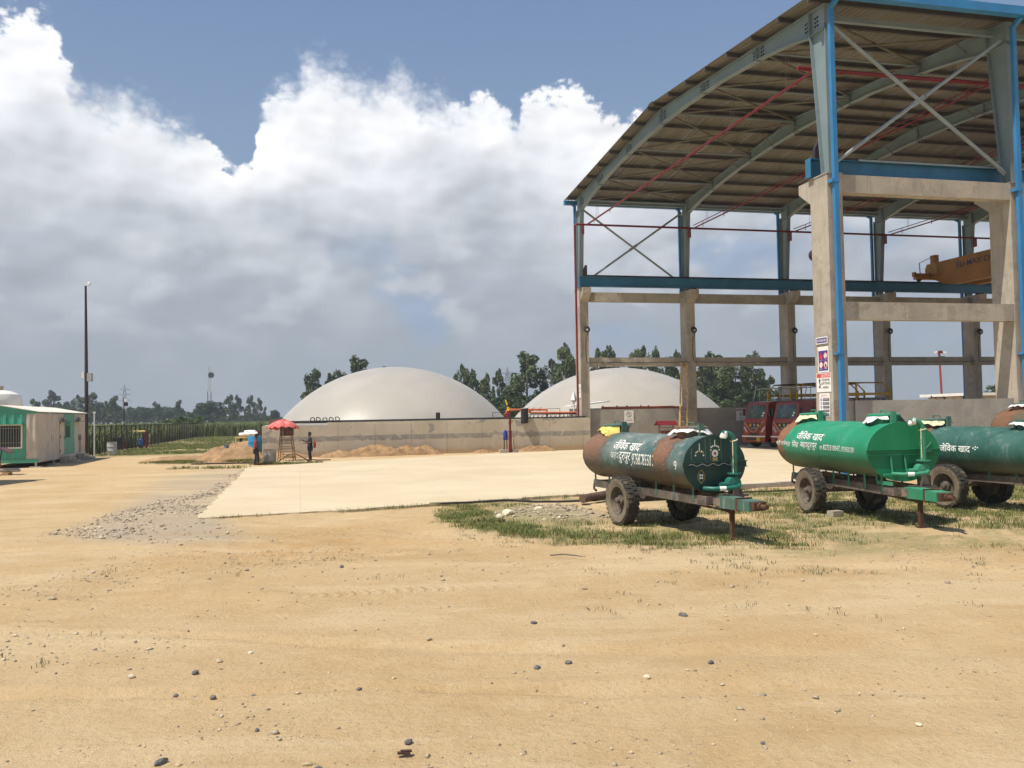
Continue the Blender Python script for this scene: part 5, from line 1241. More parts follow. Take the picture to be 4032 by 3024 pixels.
for i, tx in enumerate(('हेलमेट', 'सुरक्षा चश्मा', 'कान संरक्षण', 'सेफ्टी शूज', 'दस्ताने पहनें')):
    z_ = .20 - i * .145
    face(o, 'panel', navy, -.10, .31, z_ - .052, z_ + .052); words_(o, tx, .105, z_, .32, .065, MAT['white']); disc(MB(), -.22, z_, .055, .003, 16).obj('disc', signblue, o)
    MB().box(-.245, -.195, -.0045, -.0035, z_ - .008 - .02 * (i % 2), z_ + .012).obj('icon', MAT['white'], o)
o = sign('white notice with a crossed out phone on the far wall', P(3.70, WID - CB + .245, 2.27), TH, .74, .92)
ban(o, 0, .16, .20, .003, plain('sign_dark_red', (.20, .02, .04), .6)); MB().box(-.07, .07, -.0055, -.0045, .27, .29).box(-.07, .07, -.0055, -.0045, .03, .05).box(-.075, -.065, -.0055, -.0045, .05, .27).box(.065, .075, -.0055, -.0045, .05, .27).obj('phone_icon', blk, o)
words_(o, 'DO NOT USE', 0, -.17, .40, .06, blk, .003, .012); words_(o, 'MOBILE PHONES', 0, -.28, .55, .06, blk, .003, .012)
o = sign('white notice headed DANGER with a flame in a diamond, beside the left truck', P(12.70, WID - CB + .245, 2.29), TH, .78, .92)
face(o, 'panel', plain('sign_maroon', (.25, .02, .03), .6), -.36, .36, .27, .41); words_(o, 'DANGER', 0, .34, .52, .085, MAT['white'], .003, .01)
MB().bar((0, -.003, .20), (.17, -.003, .02), .004, .022).bar((.17, -.003, .02), (0, -.003, -.16), .004, .022).bar((0, -.003, -.16), (-.17, -.003, .02), .004, .022).bar((-.17, -.003, .02), (0, -.003, .20), .004, .022).obj('diamond', blk, o)
flame(MB(), 0, .02, .17, .003).obj('flame', blk, o)
for tx, z_, w_ in (('Extremely', -.22, .50), ('Flammable', -.31, .52), ('Gas', -.40, .22)): words_(o, tx, 0, z_, w_, .07, blk, .003, .014)
# narrow white vertical notice on the far corner column
o = sign('narrow white notice on the outer edge of the far corner column', P(-.02, vF + .28, 4.2), SR, .5, 1.0); words_(o, 'SAFETY', 0, .2, .4, .1, signred); words_(o, 'FIRST', 0, -.1, .3, .1, blk)
# ================================================================== LEFT SIDE: CABIN, POLES, FENCE
mint = plain('mint_green_sheet', (0.085, 0.36, 0.255), .55, 0, .12, 1.5, .04, 12, (0.06, 0.27, 0.20), (.58, .75))
beige = plain('beige_sheet_stained', (0.55, 0.49, 0.42), .65, 0, .10, 1.2, .04, 12, (0.36, 0.29, 0.235), (.55, .75))
creamroof = plain('cream_roof', (0.78, 0.72, 0.60), .6, 0, .06)
# local frame of the cabin: origin at near right corner, +x to the right-hand (door) side normal, y going back along the door wall
c0 = Vector((-27.4, 51.3)); c1 = Vector((-30.47, 63.37))
cd = (c1 - c0).normalized(); Lc = (c1 - c0).length
cab = thing('site_cabin', 'green and beige container cabin with barred window standing on short legs', 'cabin', (c0.x, c0.y, 0), math.atan2(cd.y, cd.x) - math.pi / 2)
# +y = back along door wall, +x = outward normal of the door wall; body lies at x<0
Wc, Z0, Z1 = 3.6, .36, 3.22
MB().box(-Wc + .04, -.03, .06, Lc - .03, Z0 + .12, Z1 - .12).obj('core', MAT['grille'], cab)
def corr(y0, y1, z0, z1, mat, name, depth=.03, n=None, x=0.0):
    """door side panel with shallow ribs"""
    q = MB(); n = n or max(1, int((y1 - y0) / .55))
    q.box(x - .03, x, y0, y1, z0, z1)
    for i in range(n): yy = y0 + (y1 - y0) * (i + .5) / n; q.box(x, x + .008, yy - .04, yy + .04, z0 + .03, z1 - .03)
    return q.obj(name, mat, cab)
corr(.05, 5.0, Z0 + .14, Z1 - .10, beige, 'side_panel'); 
dr1 = MB().box(-.03, .025, 5.05, 6.2, Z0 + .16, Z1 - .35).obj('door', beige, cab)
MB().box(.025, .05, 6.1, 6.14, 1.5, 1.7).obj('handle', MAT['rust'], dr1)
for z_ in (.7, 1.6, 2.5): MB().box(.026, .05, 5.02, 5.12, z_, z_ + .16).obj('hinge', MAT['rust'], dr1)
MB().box(-.03, .0, 5.05, 6.2, Z1 - .345, Z1 - .10).obj('side_panel', beige, cab)
gpn = MB().box(-.03, .01, 6.25, 9.1, Z0 + .14, Z1 - .10).obj('green_panel', mint, cab)
wn = MB().box(.011, .045, 6.5, 7.75, 1.55, 2.42).obj('window_frame', mint, gpn); MB().box(.046, .05, 6.57, 7.68, 1.6, 2.37).obj('window_pane', MAT['glass'], gpn); MB().box(.02, .34, 6.45, 7.95, 2.50, 2.52).obj('window_hood', mint, gpn)
corr(9.15, Lc - .08, Z0 + .14, Z1 - .10, beige, 'side_panel', n=4)
for y_, l_ in ((5.0, 1.35), (9.2, 1.5)):
    hd_ = MB().box(.0, .45, y_, y_ + l_, 2.62, 2.65).obj('door_hood', MAT['frame_steel'], cab); MB().lathe([(.09, 0), (.11, .18), (.04, .3)], 10, lambda a, b_, c_: (.16 + a, y_ + .55 + b_, 2.65 + c_)).obj('lamp', MAT['alu'], hd_)
MB().box(.0, .06, 10.3, 10.9, 1.35, 1.72).tube([(.03, 10.45, 1.35), (.04, 10.5, .9), (.03, 10.4, .5)], .015, 5).tube([(.03, 10.75, 1.35), (.05, 10.85, 1.0), (.03, 10.7, .5)], .015, 5).obj('meter_box', MAT['frame_steel'], cab)
# gable end (faces the camera, at y=0)
def endp(x0, x1, z0, z1, mat, name, ribs=0):
    q = MB().box(x0, x1, .0, .04, z0, z1)
    for i in range(ribs):
        xx = x0 + (x1 - x0) * (i + .5) / ribs; q.prism([(xx - .09, 0), (xx - .05, -.05), (xx + .05, -.05), (xx + .09, 0)], z0 + .03, z1 - .03, lambda a, b_, c_: (a, b_, c_))
    return q.obj(name, mat, cab)
endp(-.62, -.02, Z0 + .14, Z1 - .10, beige, 'corner_panel', 2)
endp(-Wc, -.64, Z1 - .72, Z1 - .10, mint, 'upper_panel', 7); endp(-Wc, -.64, Z0 + .14, 1.12, mint, 'lower_panel', 7); endp(-.80, -.64, 1.13, Z1 - .73, mint, 'jamb_panel')
MB().box(-Wc, .02, -.05, .08, Z0 - .08, Z0 + .14).obj('base_beam', mint, cab); MB().box(-.06, .02, .09, Lc, Z0 - .08, Z0 + .14).obj('base_beam', beige, cab)
MB().box(-Wc, .0, -.03, .06, Z1 - .10, Z1 + .02).obj('top_beam', mint, cab)
q = MB(); q.prism([(0.02, Z1), (-Wc * .55, Z1 + .36), (-Wc, Z1 + .05), (-Wc, Z1 - .02), (.02, Z1 - .02)], -.03, .05, lambda a, b_, c_: (a, c_, b_)); q.obj('gable', mint, cab)
q = MB(); q.prism([(0.14, Z1 + .00), (-Wc * .55, Z1 + .42), (-Wc - .1, Z1 + .05), (-Wc * .55, Z1 + .365), (.14, Z1 - .03)], -.10, Lc + .1, lambda a, b_, c_: (a, c_, b_)); q.obj('roof', creamroof, cab)
wf_ = MB().box(-Wc, -.80, -.06, .0, 1.12, 1.20).box(-Wc, -.80, -.06, .0, 2.44, 2.50).box(-.88, -.80, -.06, 0, 1.2, 2.44).box(-2.22, -2.14, -.06, 0, 1.2, 2.44).obj('window_frame', creamroof, cab)
MB().box(-Wc, -.88, .0, .02, 1.2, 2.44).obj('window_pane', MAT['glass'], wf_)
MB().box(-Wc, -.70, -.40, .0, 2.50, 2.54).obj('window_hood', mint, cab)
bar_ = MB().tube([(0, 0, 0), (0, 0, 1.24)], .012, 6).mesh('window_bar')
for i in range(19): link('window_bar', bar_, MAT['alu'], wf_, (-.98 - i * .135, -.045, 1.2))
for z_ in (1.45, 2.28): MB().tube([(-Wc, -.05, z_), (-.85, -.05, z_)], .012, 6).obj('window_bar', MAT['alu'], wf_)
for x_, y_ in ((-.15, .2), (-.15, 4.2), (-.15, Lc - .3), (-Wc + .2, .2), (-Wc + .2, Lc - .3)): MB().box(x_ - .05, x_ + .05, y_ - .05, y_ + .05, .0, Z0 - .08).box(x_ - .3, x_ + .3, y_ - .2, y_ + .2, -.02, .06).obj('leg', creamroof, cab)
stc = MAT['concrete']
for y_, lb in ((4.95, 'two concrete steps below the nearer cabin door'), (9.3, 'two concrete steps below the farther cabin door')):
    st_ = thing('door_steps', lb, 'steps', (0, 0, 0), 0, 'concrete steps at the cabin doors'); st_.parent = None
    mw = Matrix.Translation((c0.x, c0.y, 0)) @ Matrix.Rotation(math.atan2(cd.y, cd.x) - math.pi / 2, 4, 'Z') @ Matrix.Translation((.05, y_, 0)); st_.matrix_world = mw
    MB().box(0, .55, 0, 1.5, 0, .40).obj('landing', stc, st_); MB().box(.55, .95, .1, 1.4, 0, .20).obj('step', stc, st_); MB().box(.95, 1.3, .2, 1.3, 0, .05).obj('step', stc, st_)
# white water tank behind the cabin
wtk = thing('water_tank', 'white ribbed plastic water tank rising behind the cabin roof', 'tank', (-36.0, 62.0, 0), 0)
MB().lathe([(1.6, 2.3), (1.62, 2.9), (1.58, 2.95), (1.62, 3.0), (1.62, 3.6), (1.57, 3.65), (1.62, 3.72), (1.60, 4.25), (1.45, 4.6), (.9, 4.85), (.45, 4.92)], 40).obj('body', plain('white_plastic', (.72, .70, .64), .5, 0, .06), wtk, True)
MB().lathe([(.5, 4.9), (.5, 5.12), (.56, 5.12), (.54, 5.2), (.1, 5.24)], 24, lambda a, b_, c_: (a - .1, b_, c_)).obj('lid', plain('tan_lid', (.45, .40, .30), .6), wtk, True)
for a in range(4): MB().box(1.2 * math.cos(a * 1.57 + .78) - .08, 1.2 * math.cos(a * 1.57 + .78) + .08, 1.2 * math.sin(a * 1.57 + .78) - .08, 1.2 * math.sin(a * 1.57 + .78) + .08, 0, 2.2).obj('stand_leg', MAT['frame_steel'], wtk)
MB().box(-1.6, 1.6, -1.6, 1.6, 2.2, 2.3).obj('stand_top', MAT['frame_steel'], wtk)
# poles
pl = thing('camera_pole', 'tall dark pole with a white camera on top beside the cabin', 'pole', (-31.5, 65.7, 0), 0)
dk = plain('dark_brown_pole', (.05, .035, .035), .6)
MB().tube([(0, 0, 0), (0, 0, 5.6), (-.05, 0, 12.7)], [.14, .13, .075], 12).obj('shaft', dk, pl, True)
MB().box(.10, .42, -.15, .15, 5.6, 6.2).obj('junction_box', MAT['alu'], pl); MB().box(-.3, -.12, -.1, .1, 5.85, 6.3).obj('small_box', creamroof, pl)
cm_ = MB().tube([(-.05, 0, 12.7), (-.05, 0, 12.95), (.22, 0, 12.95)], .03, 6).obj('camera_arm', MAT['white'], pl); MB().lathe([(.03, .1), (.12, .05), (.13, -.08), (.05, -.16)], 12, lambda a, b_, c_: (.22 + a, b_, 12.85 + c_)).obj('camera', MAT['white'], cm_, True)
pv_ = thing('white_conduit', 'white plastic conduit standing beside the dark camera pole', 'pipe', (-31.15, 66.2, 0), 0); MB().tube([(0, 0, 0), (0, 0, 3.2)], .05, 8).obj('tube', MAT['white'], pv_); MB().box(-.07, .07, -.07, .07, 3.2, 3.35).obj('cap', MAT['white'], pv_)
p2 = thing('camera_pole', 'thin dark pole with small camera boxes by the mesh fence', 'pole', (-37.6, 86.0, 0), 0)
MB().tube([(0, 0, 0), (0, 0, 4.9)], .05, 8).obj('shaft', dk, p2); MB().box(.02, .35, -.1, .1, 4.1, 4.45).obj('box', MAT['black'], p2); MB().box(.05, .28, -.1, .1, 4.55, 4.8).obj('camera', MAT['white'], p2)
p3 = thing('camera_pole', 'leaning red pole with two white cameras seen beyond the far columns', 'pole', P(53.8, 60, 0), TH)
MB().tube([(.15, 0, 0), (-.1, 0, 9.2)], .12, 8).obj('shaft', plain('brick_red_pole', (.30, .05, .05), .6), p3)
for s_ in (-1, 1): MB().bar((s_ * .2, 0, 9.15), (s_ * .75, -.1, 9.0), .2, .2).obj('camera', MAT['white'], p3)
MB().box(-.35, .25, -.2, .2, 8.95, 9.25).obj('mount', MAT['red'], p3); MB().box(.1, .55, -.15, .15, 8.2, 8.6).obj('box', MAT['black'], p3)
p4 = thing('bracket_post', 'dark steel bracket arm seen over the near plinth wall', 'post', P(34.5, 36, 0), TH); MB().box(-.05, .05, -.05, .05, 0, 3.45).box(-1.3, -.05, -.04, .04, 3.4, 3.47).bar((-1.0, 0, 3.4), (-.05, 0, 2.95), .05, .05).obj('arm', MAT['rail'], p4)
MB().box(-1.34, -1.28, -.05, .05, 3.36, 3.56).obj('end_plate', MAT['rail'], p4)
# fence
iron = plain('dark_fence_iron', (.035, .028, .025), .75, .2, .3, 3)
fn = thing('mesh_fence', 'dark post and mesh fence along the edge of the crop field', 'fence', P(-35.3, 0, 0), TH)
post_me = MB().box(-.045, .045, -.045, .045, 0, 2.25).mesh('fence_post')
fv = [44 + i * 2.33 for i in range(32)]
for y_ in fv: link('fence_post', post_me, iron, fn, (random.uniform(-.03, .03), y_, 0), (random.uniform(-.015, .015), random.uniform(-.02, .02), 0))
fu = [i * 2.36 for i in range(1, 8)]
for x_ in fu: link('fence_post', post_me, iron, fn, (x_, 116.3, 0), (0, random.uniform(-.02, .02), 0))
MB().bar((0, 44, 2.24), (0, 116.3, 2.24), .05, .06).obj('top_rail', iron, fn); MB().bar((0, 116.3, 2.24), (16.6, 116.3, 2.24), .05, .06).obj('top_rail', iron, fn)
mw_ = MB()
for i in range(9): mw_.bar((0, 44, .2 + i * .24), (0, 116.3, .2 + i * .24), .006, .006)
for i in range(9): mw_.bar((0, 116.3, .2 + i * .24), (16.6, 116.3, .2 + i * .24), .006, .006)
for i in range(480): mw_.bar((.01, 44 + i * .15, .05), (.01, 44 + i * .15, 2.2), .005, .005)
tag(mw_.obj('wire_mesh', iron, fn), kind='stuff')
# small things along the fence
def drum(label, x, y, r_, h, mat, group=None):
    o = thing('metal_drum', label, 'drum', (x, y, 0), 0.3, group)
    MB().lathe([(r_ * .98, 0), (r_, .03), (r_, h * .32), (r_ * 1.04, h * .34), (r_, h * .36), (r_, h * .64), (r_ * 1.04, h * .66), (r_, h * .68), (r_, h - .03), (r_ * 1.03, h), (r_ * .95, h), (r_ * .94, h - .05)], 24).obj('body', mat, o, True)
    MB().lathe([(.04, 0), (.04, .03)], 8, lambda a, b_, c_: (r_ * .6 + a, b_, h - .05 + c_)).obj('bung', MAT['rail'], o); return o
galv = plain('galvanised_drum', (.33, .32, .30), .42, .55, .18, 3, .05, 10, (.25, .20, .15), (.6, .75))
drum('pale grey drum on the grass near the dark camera pole', -31.2, 69.2, .36, 1.0, plain('pale_drum', (.45, .46, .45), .6, .1))
drum('silver drum standing beside the tall bamboo stool', -13.78, 50.35, .37, .85, galv)
uh2, vh2 = UV(-35.2, 85.4)
h2 = monitor('fire_hydrant', 'distant red hydrant with a yellow nozzle turned sideways by the mesh fence', uh2, vh2, 0, .7, False)
MB().tube([(0, 0, .95), (0, 0, 1.55), (-.2, 0, 1.62)], .08, 8).obj('elbow', MAT['red'], h2); MB().tube([(-.1, 0, 1.62), (-1.3, 0, 1.66)], [.09, .05], 8).obj('nozzle', plain('yellow_nozzle_far', (.70, .55, .20), .5), h2)
for c_ in list(h2.children):
    if c_.name.startswith('flange'): c_.location.z = -.2
o = thing('jerry_can', 'small blue can by the distant hydrant', 'can', (-35.9, 85.8, .3), 0); MB().lathe([(.2, 0), (.22, .5), (.1, .6)], 10).obj('body', plain('blue_can', (.03, .10, .40), .5), o, True); MB().box(-.15, .15, -.15, .15, -.3, 0).obj('stand', MAT['rail'], o)
o = thing('switch_box', 'black box on a short stand by the mesh fence', 'box', (-35.9, 80.5, 0), .2); MB().box(-.4, .4, -.2, .2, .5, 1.15).obj('box', MAT['black'], o); MB().box(-.1, .1, -.1, .1, 0, .5).obj('stand', MAT['rail'], o)
o = thing('hose_cabinet', 'small red cabinet at the foot of the mesh fence', 'cabinet', (-37.0, 84.3, 0), .2); MB().box(-.3, .3, -.2, .2, .1, 1.0).obj('body', MAT['red'], o); MB().box(-.25, .25, -.22, -.2, .15, .95).obj('door', MAT['red'], o); MB().box(-.25, .25, -.18, .18, 0, .1).obj('plinth', MAT['concrete'], o)
# left edge: small canopy over a pump, pipe lying on the ground
o = thing('pump_canopy', 'small maroon canopy on a red post at the left edge', 'canopy', (-25.6, 44.2, 0), .2)
q = MB(); q.prism([(-.8, 1.32), (.2, 1.38), (.62, 1.14), (.6, 1.10), (.2, 1.33), (-.8, 1.27)], -.5, .5, lambda a, b_, c_: (a, c_, b_)); q.obj('roof', plain('maroon_sheet', (.12, .06, .06), .7), o)
MB().tube([(.05, 0, 0), (.1, 0, .75), (.2, 0, 1.3)], .03, 6).obj('post', MAT['rail'], o); MB().lathe([(.12, .35), (.16, .45), (.16, .75), (.05, .85)], 10, lambda a, b_, c_: (a + .02, b_ - .1, c_)).obj('pump_head', MAT['red'], o, True)
o = thing('steel_pipe', 'grey pipe lying on blocks by the left edge', 'pipe', (-25.3, 44.0, 0), 0); MB().tube([(-1.6, -.75, .22), (.75, .35, .24)], .09, 12).obj('pipe', MAT['alu'], o, True); MB().box(.1, .4, -.15, .25, 0, .14).obj('block', MAT['soil'], o); MB().box(-1.3, -1.0, -.8, -.5, 0, .14).obj('block', MAT['soil'], o)
# unseen shed-like block, added left of frame to cast the long yard shadow
o = thing('shadow_block', 'unseen shadow casting block added just left of the view to shade the yard', 'shed', (-27.4, 35.0, 0), 0)
MB().box(-3.0, 3.0, -3.6, 3.2, 0, 6.9).obj('wall', beige, o); MB().box(-3.2, 3.2, -3.8, 3.4, 6.9, 7.05).obj('roof', creamroof, o); MB().box(3.0, 3.04, -.6, .5, 0, 2.1).obj('door', mint, o)
# far things: mast, pylons, white roofed building
mt = thing('lattice_mast', 'tall thin lattice mast with a dish beyond the crop field', 'mast', (-133, 390, 0), .4)
ms = plain('mast_white', (.50, .50, .50), .6); mr = plain('mast_rust', (.16, .09, .07), .7)
for i, (z0, z1, mat) in enumerate(((0, 8.5, ms), (8.5, 15.5, mr), (15.5, 21, ms), (21, 26.5, ms))):
    s_ = .95 - .22 * i; q = MB()
    for a, c2 in ((-1, -1), (1, -1), (1, 1), (-1, 1)): q.tube([(a * s_, c2 * s_, z0), (a * s_, c2 * s_, z1)], .11 if i < 2 else .07, 5)
    if i:
        n = int((z1 - z0) / 1.2)
        for j in range(n):
            za, zb = z0 + j * 1.2, z0 + (j + 1) * 1.2
            q.bar((-s_, -s_, za), (s_, -s_, zb), .07, .07).bar((s_, -s_, za), (s_, s_, zb), .07, .07).bar((s_, s_, za), (-s_, s_, zb), .07, .07).bar((-s_, s_, za), (-s_, -s_, zb), .07, .07)
    q.obj('tower_section', mat, mt)
MB().lathe([(.05, -.4), (1.3, .0), (1.3, .1)], 20, lambda a, b_, c_: (a + .7, -1.0 - c_, 22.6 + b_)).obj('dish', plain('dark_dish', (.06, .06, .07), .6), mt, True)
def pylon(label, x, y, h, rz):
    o = thing('power_pylon', label, 'pylon', (x, y, 0), rz, 'lattice power pylons on the horizon'); q = MB(); pm2 = plain('pylon_steel', (.30, .32, .34), .6)
    lv = [(0, 3.6), (.35, 1.9), (.6, 1.1), (.78, .8), (.9, .55), (1.0, .05)]
    for (f0, s0), (f1, s1) in zip(lv, lv[1:]):
        for a, c2 in ((-1, -1), (1, -1), (1, 1), (-1, 1)): q.bar((a * s0, c2 * s0, f0 * h), (a * s1, c2 * s1, f1 * h), .22, .22)
        for a in (-1, 1): q.bar((-s0, a * s0, f0 * h), (s1, a * s1, f1 * h), .14, .14).bar((s0, a * s0, f0 * h), (-s1, a * s1, f1 * h), .14, .14)
    q.obj('tower', pm2, o)
    for f_, l_ in ((.62, 4.6), (.76, 4.2), (.88, 3.4)): MB().bar((-l_, 0, f_ * h), (l_, 0, f_ * h), .2, .3).bar((-l_, 0, f_ * h), (0, 0, (f_ + .05) * h), .14, .14).bar((l_, 0, f_ * h), (0, 0, (f_ + .05) * h), .14, .14).obj('cross_arm', pm2, o)
    return o
pylon('far grey power pylon above the trees behind the cabin', -262, 600, 28, .2)
pylon('grey power pylon rising between trees behind the two domes', -2.3, 430, 26, .3)
bd = thing('flat_building', 'far building with a white flat roof beyond the far columns', 'building', (47.6, 95, 0), 0.15)
MB().box(.6, 9.0, 0, 6, 0, 3.7).obj('wall', plain('far_wall', (.40, .37, .34), .8), bd); MB().box(-.2, 9.4, -1.2, 6.4, 3.75, 4.05).obj('roof', MAT['white'], bd)
for i in range(4): MB().box(1.6 + i * 1.9, 2.8 + i * 1.9, -.03, 0, 1.6, 3.0).obj('window', MAT['glass'], bd)
for x_ in (0, 4.2, 8.8): MB().box(x_, x_ + .15, -1.0, -.85, 0, 3.75).obj('post', MAT['rail'], bd)
# stuff behind the bund wall corner
o = thing('sack_pile', 'white plastic sacks piled on planks behind the wall corner', 'sacks', (-19.3, 66, 0), 0)
for i, (x_, y_, z_) in enumerate(((-.55, 0, 1.45), (.05, .1, 1.48), (-.25, .3, 1.62))):
    q = MB(); q.lathe([(.02, -.5), (.22, -.42), (.3, 0), (.24, .4), (.02, .5)], 12, lambda a, b_, c_: (x_ + c_, y_ + a, z_ + b_ * .55 + .03 * math.sin(c_ * 9 + a * 14))); q.obj('sack', MAT['cloth_white'], o, True)
MB().box(-1.1, .9, -.4, .6, 1.2, 1.27).obj('plank', wood, o)
for x_ in (-.9, .7): MB().box(x_ - .08, x_ + .08, 0, .2, 0, 1.2).obj('trestle_leg', MAT['rust'], o)
o = thing('blue_drum', 'bright blue drum half hidden behind the wall corner', 'drum', (-17.75, 61.2, 0), 0); MB().lathe([(.42, 0), (.45, .2), (.45, 1.3), (.40, 1.42)], 20, lambda a, b_, c_: (a, b_, c_)).obj('body', plain('bright_blue', (.03, .25, .50), .45), o, True); MB().lathe([(.47, .45), (.47, .5)], 20).lathe([(.47, .95), (.47, 1.0)], 20).obj('hoops', plain('bright_blue_hoop', (.02, .18, .38), .45), o)
o = thing('diesel_engine', 'rusty engine block behind the wall corner beside the sacks', 'engine', (-18.0, 64.5, 0), .3); MB().box(-.5, .5, -.4, .4, .9, 1.7).obj('block', MAT['rust'], o); MB().lathe([(.35, 0), (.35, .1)], 16, lambda a, b_, c_: (.55 + c_, a, 1.3 + b_)).obj('flywheel', MAT['rail'], o); MB().box(-.6, .6, -.35, .35, 0, .9).obj('base', MAT['frame_steel'], o); MB().tube([(-.2, 0, 1.7), (-.2, 0, 2.2)], .06, 8).obj('exhaust', MAT['rail'], o)
# ================================================================== PEOPLE AND THEIR THINGS AT THE WALL
skin_m = plain('brown_skin', (.12, .062, .038), .6, 0, .08); hair_m = plain('black_hair', (.012, .010, .010), .7)
def skinned(name, joints, edges, mat, parent, sub=2, root=0):
    me = bpy.data.meshes.new(name); me.from_pydata([j[0] for j in joints], edges, [])
    o = bpy.data.objects.new(name, me); COL.objects.link(o)
    if parent: o.parent = parent
    me.materials.append(mat)
    md = o.modifiers.new('skin', 'SKIN'); md.use_smooth_shade = True
    for i, j in enumerate(joints):
        r_ = j[1]; me.skin_vertices[0].data[i].radius = r_ if isinstance(r_, tuple) else (r_, r_)
        me.skin_vertices[0].data[i].use_root = (i == root)
    sb = o.modifiers.new('sub', 'SUBSURF'); sb.levels = sb.render_levels = sub
    return o
def person(label, loc, rot, pose, shirt, shirt2, trousers, shoe):
    o = thing('person', label, 'person', loc, rot)
    # facing +x ; y left
    hip = .86; J = []
    def add(p_, r_): J.append((p_, r_)); return len(J) - 1
    E = []
    def chain(*ids):
        for a, b_ in zip(ids, ids[1:]): E.append((a, b_))
    pel = add((0, 0, hip), (.13, .16)); wa = add((.0, 0, hip + .17), (.11, .14)); ch = add((-.01, 0, hip + .40), (.12, .17)); nb = add((-.0, 0, hip + .55), (.07, .08)); nk = add((.02, 0, hip + .62), (.055, .055)); hd = add((.04, 0, hip + .72), (.085, .075)); ht = add((.035, 0, hip + .82), (.075, .07))
    chain(pel, wa, ch, nb, nk, hd, ht)
    nose = add((.125, 0, hip + .715), .018); chain(hd, nose)
    ids = {}
    for s_, nm in ((1, 'L'), (-1, 'R')):
        sh = add((-.01, s_ * .19, hip + .49), .06); el_ = add(pose[nm + 'el'], .045); wr = add(pose[nm + 'wr'], .032); chain(ch, sh, el_, wr)
        dr_ = (Vector(pose[nm + 'wr']) - Vector(pose[nm + 'el'])).normalized()
        pm = add(tuple(Vector(pose[nm + 'wr']) + dr_ * .07), (.035, .02)); chain(wr, pm)
        side = Vector((0, s_, 0)).cross(dr_).normalized()
        for f_, (off, ln) in enumerate(((-.028, .07), (-.009, .085), (.010, .082), (.028, .066))):
            b0 = Vector(pose[nm + 'wr']) + dr_ * .10 + side * off; f1 = add(tuple(b0 + dr_ * ln * .5), .009); f2 = add(tuple(b0 + dr_ * ln + Vector((0, -s_ * .012, -.01))), .008); chain(pm, f1, f2)
        th = add(tuple(Vector(pose[nm + 'wr']) + dr_ * .05 + side * -.05), .01); chain(pm, th)
        hp = add((0, s_ * .09, hip - .06), .10); kn = add(pose[nm + 'kn'], .065); an_ = add(pose[nm + 'an'], .042); fa = Vector(pose[nm + 'an']); he = add((fa.x - .03, fa.y, .035), .035); to = add((fa.x + .17, fa.y + s_ * .02, .03), .035)
        chain(pel, hp, kn, an_, he); chain(an_, to); ids[nm] = (sh, el_, wr, hp, kn, an_)
    skinned('body', J, E, skin_m, o)
    g = lambda i, k: (J[i][0], tuple(x + k for x in J[i][1]) if isinstance(J[i][1], tuple) else J[i][1] + k)
    def cloth(name, lst, ed, mat): skinned(name, lst, ed, mat, o)
    # shirt: torso and upper sleeves
    lst = [g(wa, .028), g(pel, .03), g(ch, .028), g(nb, .02)]
    ed = [(0, 1), (0, 2), (2, 3)]
    for nm in 'LR':
        sh, el_, wr, hp, kn, an_ = ids[nm]; mid = tuple(Vector(J[sh][0]).lerp(Vector(J[el_][0]), .75)); lst += [g(sh, .022), (mid, .068)]; ed += [(2, len(lst) - 2), (len(lst) - 2, len(lst) - 1)]
    cloth('shirt', lst, ed, shirt)
    if shirt2: cloth('shirt_front', [((.0, 0, hip + .08), (.155, .185)), ((.0, 0, hip + .30), (.15, .195))], [(0, 1)], shirt2)
    lst = [g(pel, .012)]; ed = []
    for nm in 'LR':
        sh, el_, wr, hp, kn, an_ = ids[nm]; k = len(lst); lst += [g(hp, .012), g(kn, .028), ((J[an_][0][0], J[an_][0][1], .11), .072)]; ed += [(0, k), (k, k + 1), (k + 1, k + 2)]
    cloth('trousers', lst, ed, trousers)
    for nm in 'LR':
        an_ = J[ids[nm][5]][0]; cloth('shoe', [((an_[0] - .04, an_[1], .045), (.05, .045)), ((an_[0] + .10, an_[1], .035), (.045, .04)), ((an_[0] + .19, an_[1], .03), (.035, .03))], [(0, 1), (1, 2)], shoe)
    hq = MB()
    for i in range(7):
        a = math.pi / 2 * i / 6
        for j in range(16):
            f_ = 2 * math.pi * j / 16; low = .02 if math.cos(f_) > .3 else -.06
            hq.v.append((.025 + .105 * math.cos(a) * math.cos(f_) - .012, .094 * math.cos(a) * math.sin(f_), hip + .775 + .125 * math.sin(a) + (low if i == 0 else low * (1 - i / 6) * .5) + .008 * math.sin(5 * f_ + i)))
    for i in range(6):
        for j in range(16): hq.f.append((i * 16 + j, i * 16 + (j + 1) % 16, i * 16 + 16 + (j + 1) % 16, i * 16 + 16 + j))
    hq.f.append(tuple(96 + j for j in range(16))); hq.obj('hair', hair_m, o, True)
    for s_ in (1, -1): MB().lathe([(.001, -.02), (.016, 0), (.001, .02)], 8, lambda a, b_, c_: (.035 + a, s_ * .088 + b_ * .5, hip + .725 + c_)).obj('ear', skin_m, o, True)
    return o
dark = plain('dark_navy_cloth', (.018, .02, .032), .85, 0, .2, 8); grey_t = plain('dark_grey_trousers', (.035, .036, .042), .85, 0, .25, 10); redsh = plain('red_orange_shirt', (.42, .06, .04), .8, 0, .3, 9, 0, 20, (.05, .045, .08), (.47, .53)); shoe_m = plain('dark_shoe', (.02, .018, .016), .6)
person('man in a red and dark T-shirt and dark trousers standing with arms down', (-14.33, 49.6, 0), R(25), {
    'Lel': (-.05, .30, 1.10), 'Lwr': (.04, .31, .87), 'Rel': (.0, -.29, 1.09), 'Rwr': (.12, -.27, .88), 'Lkn': (.04, .11, .48), 'Lan': (-.06, .12, .09), 'Rkn': (.08, -.10, .47), 'Ran': (.10, -.11, .09)}, redsh, None, grey_t, shoe_m)
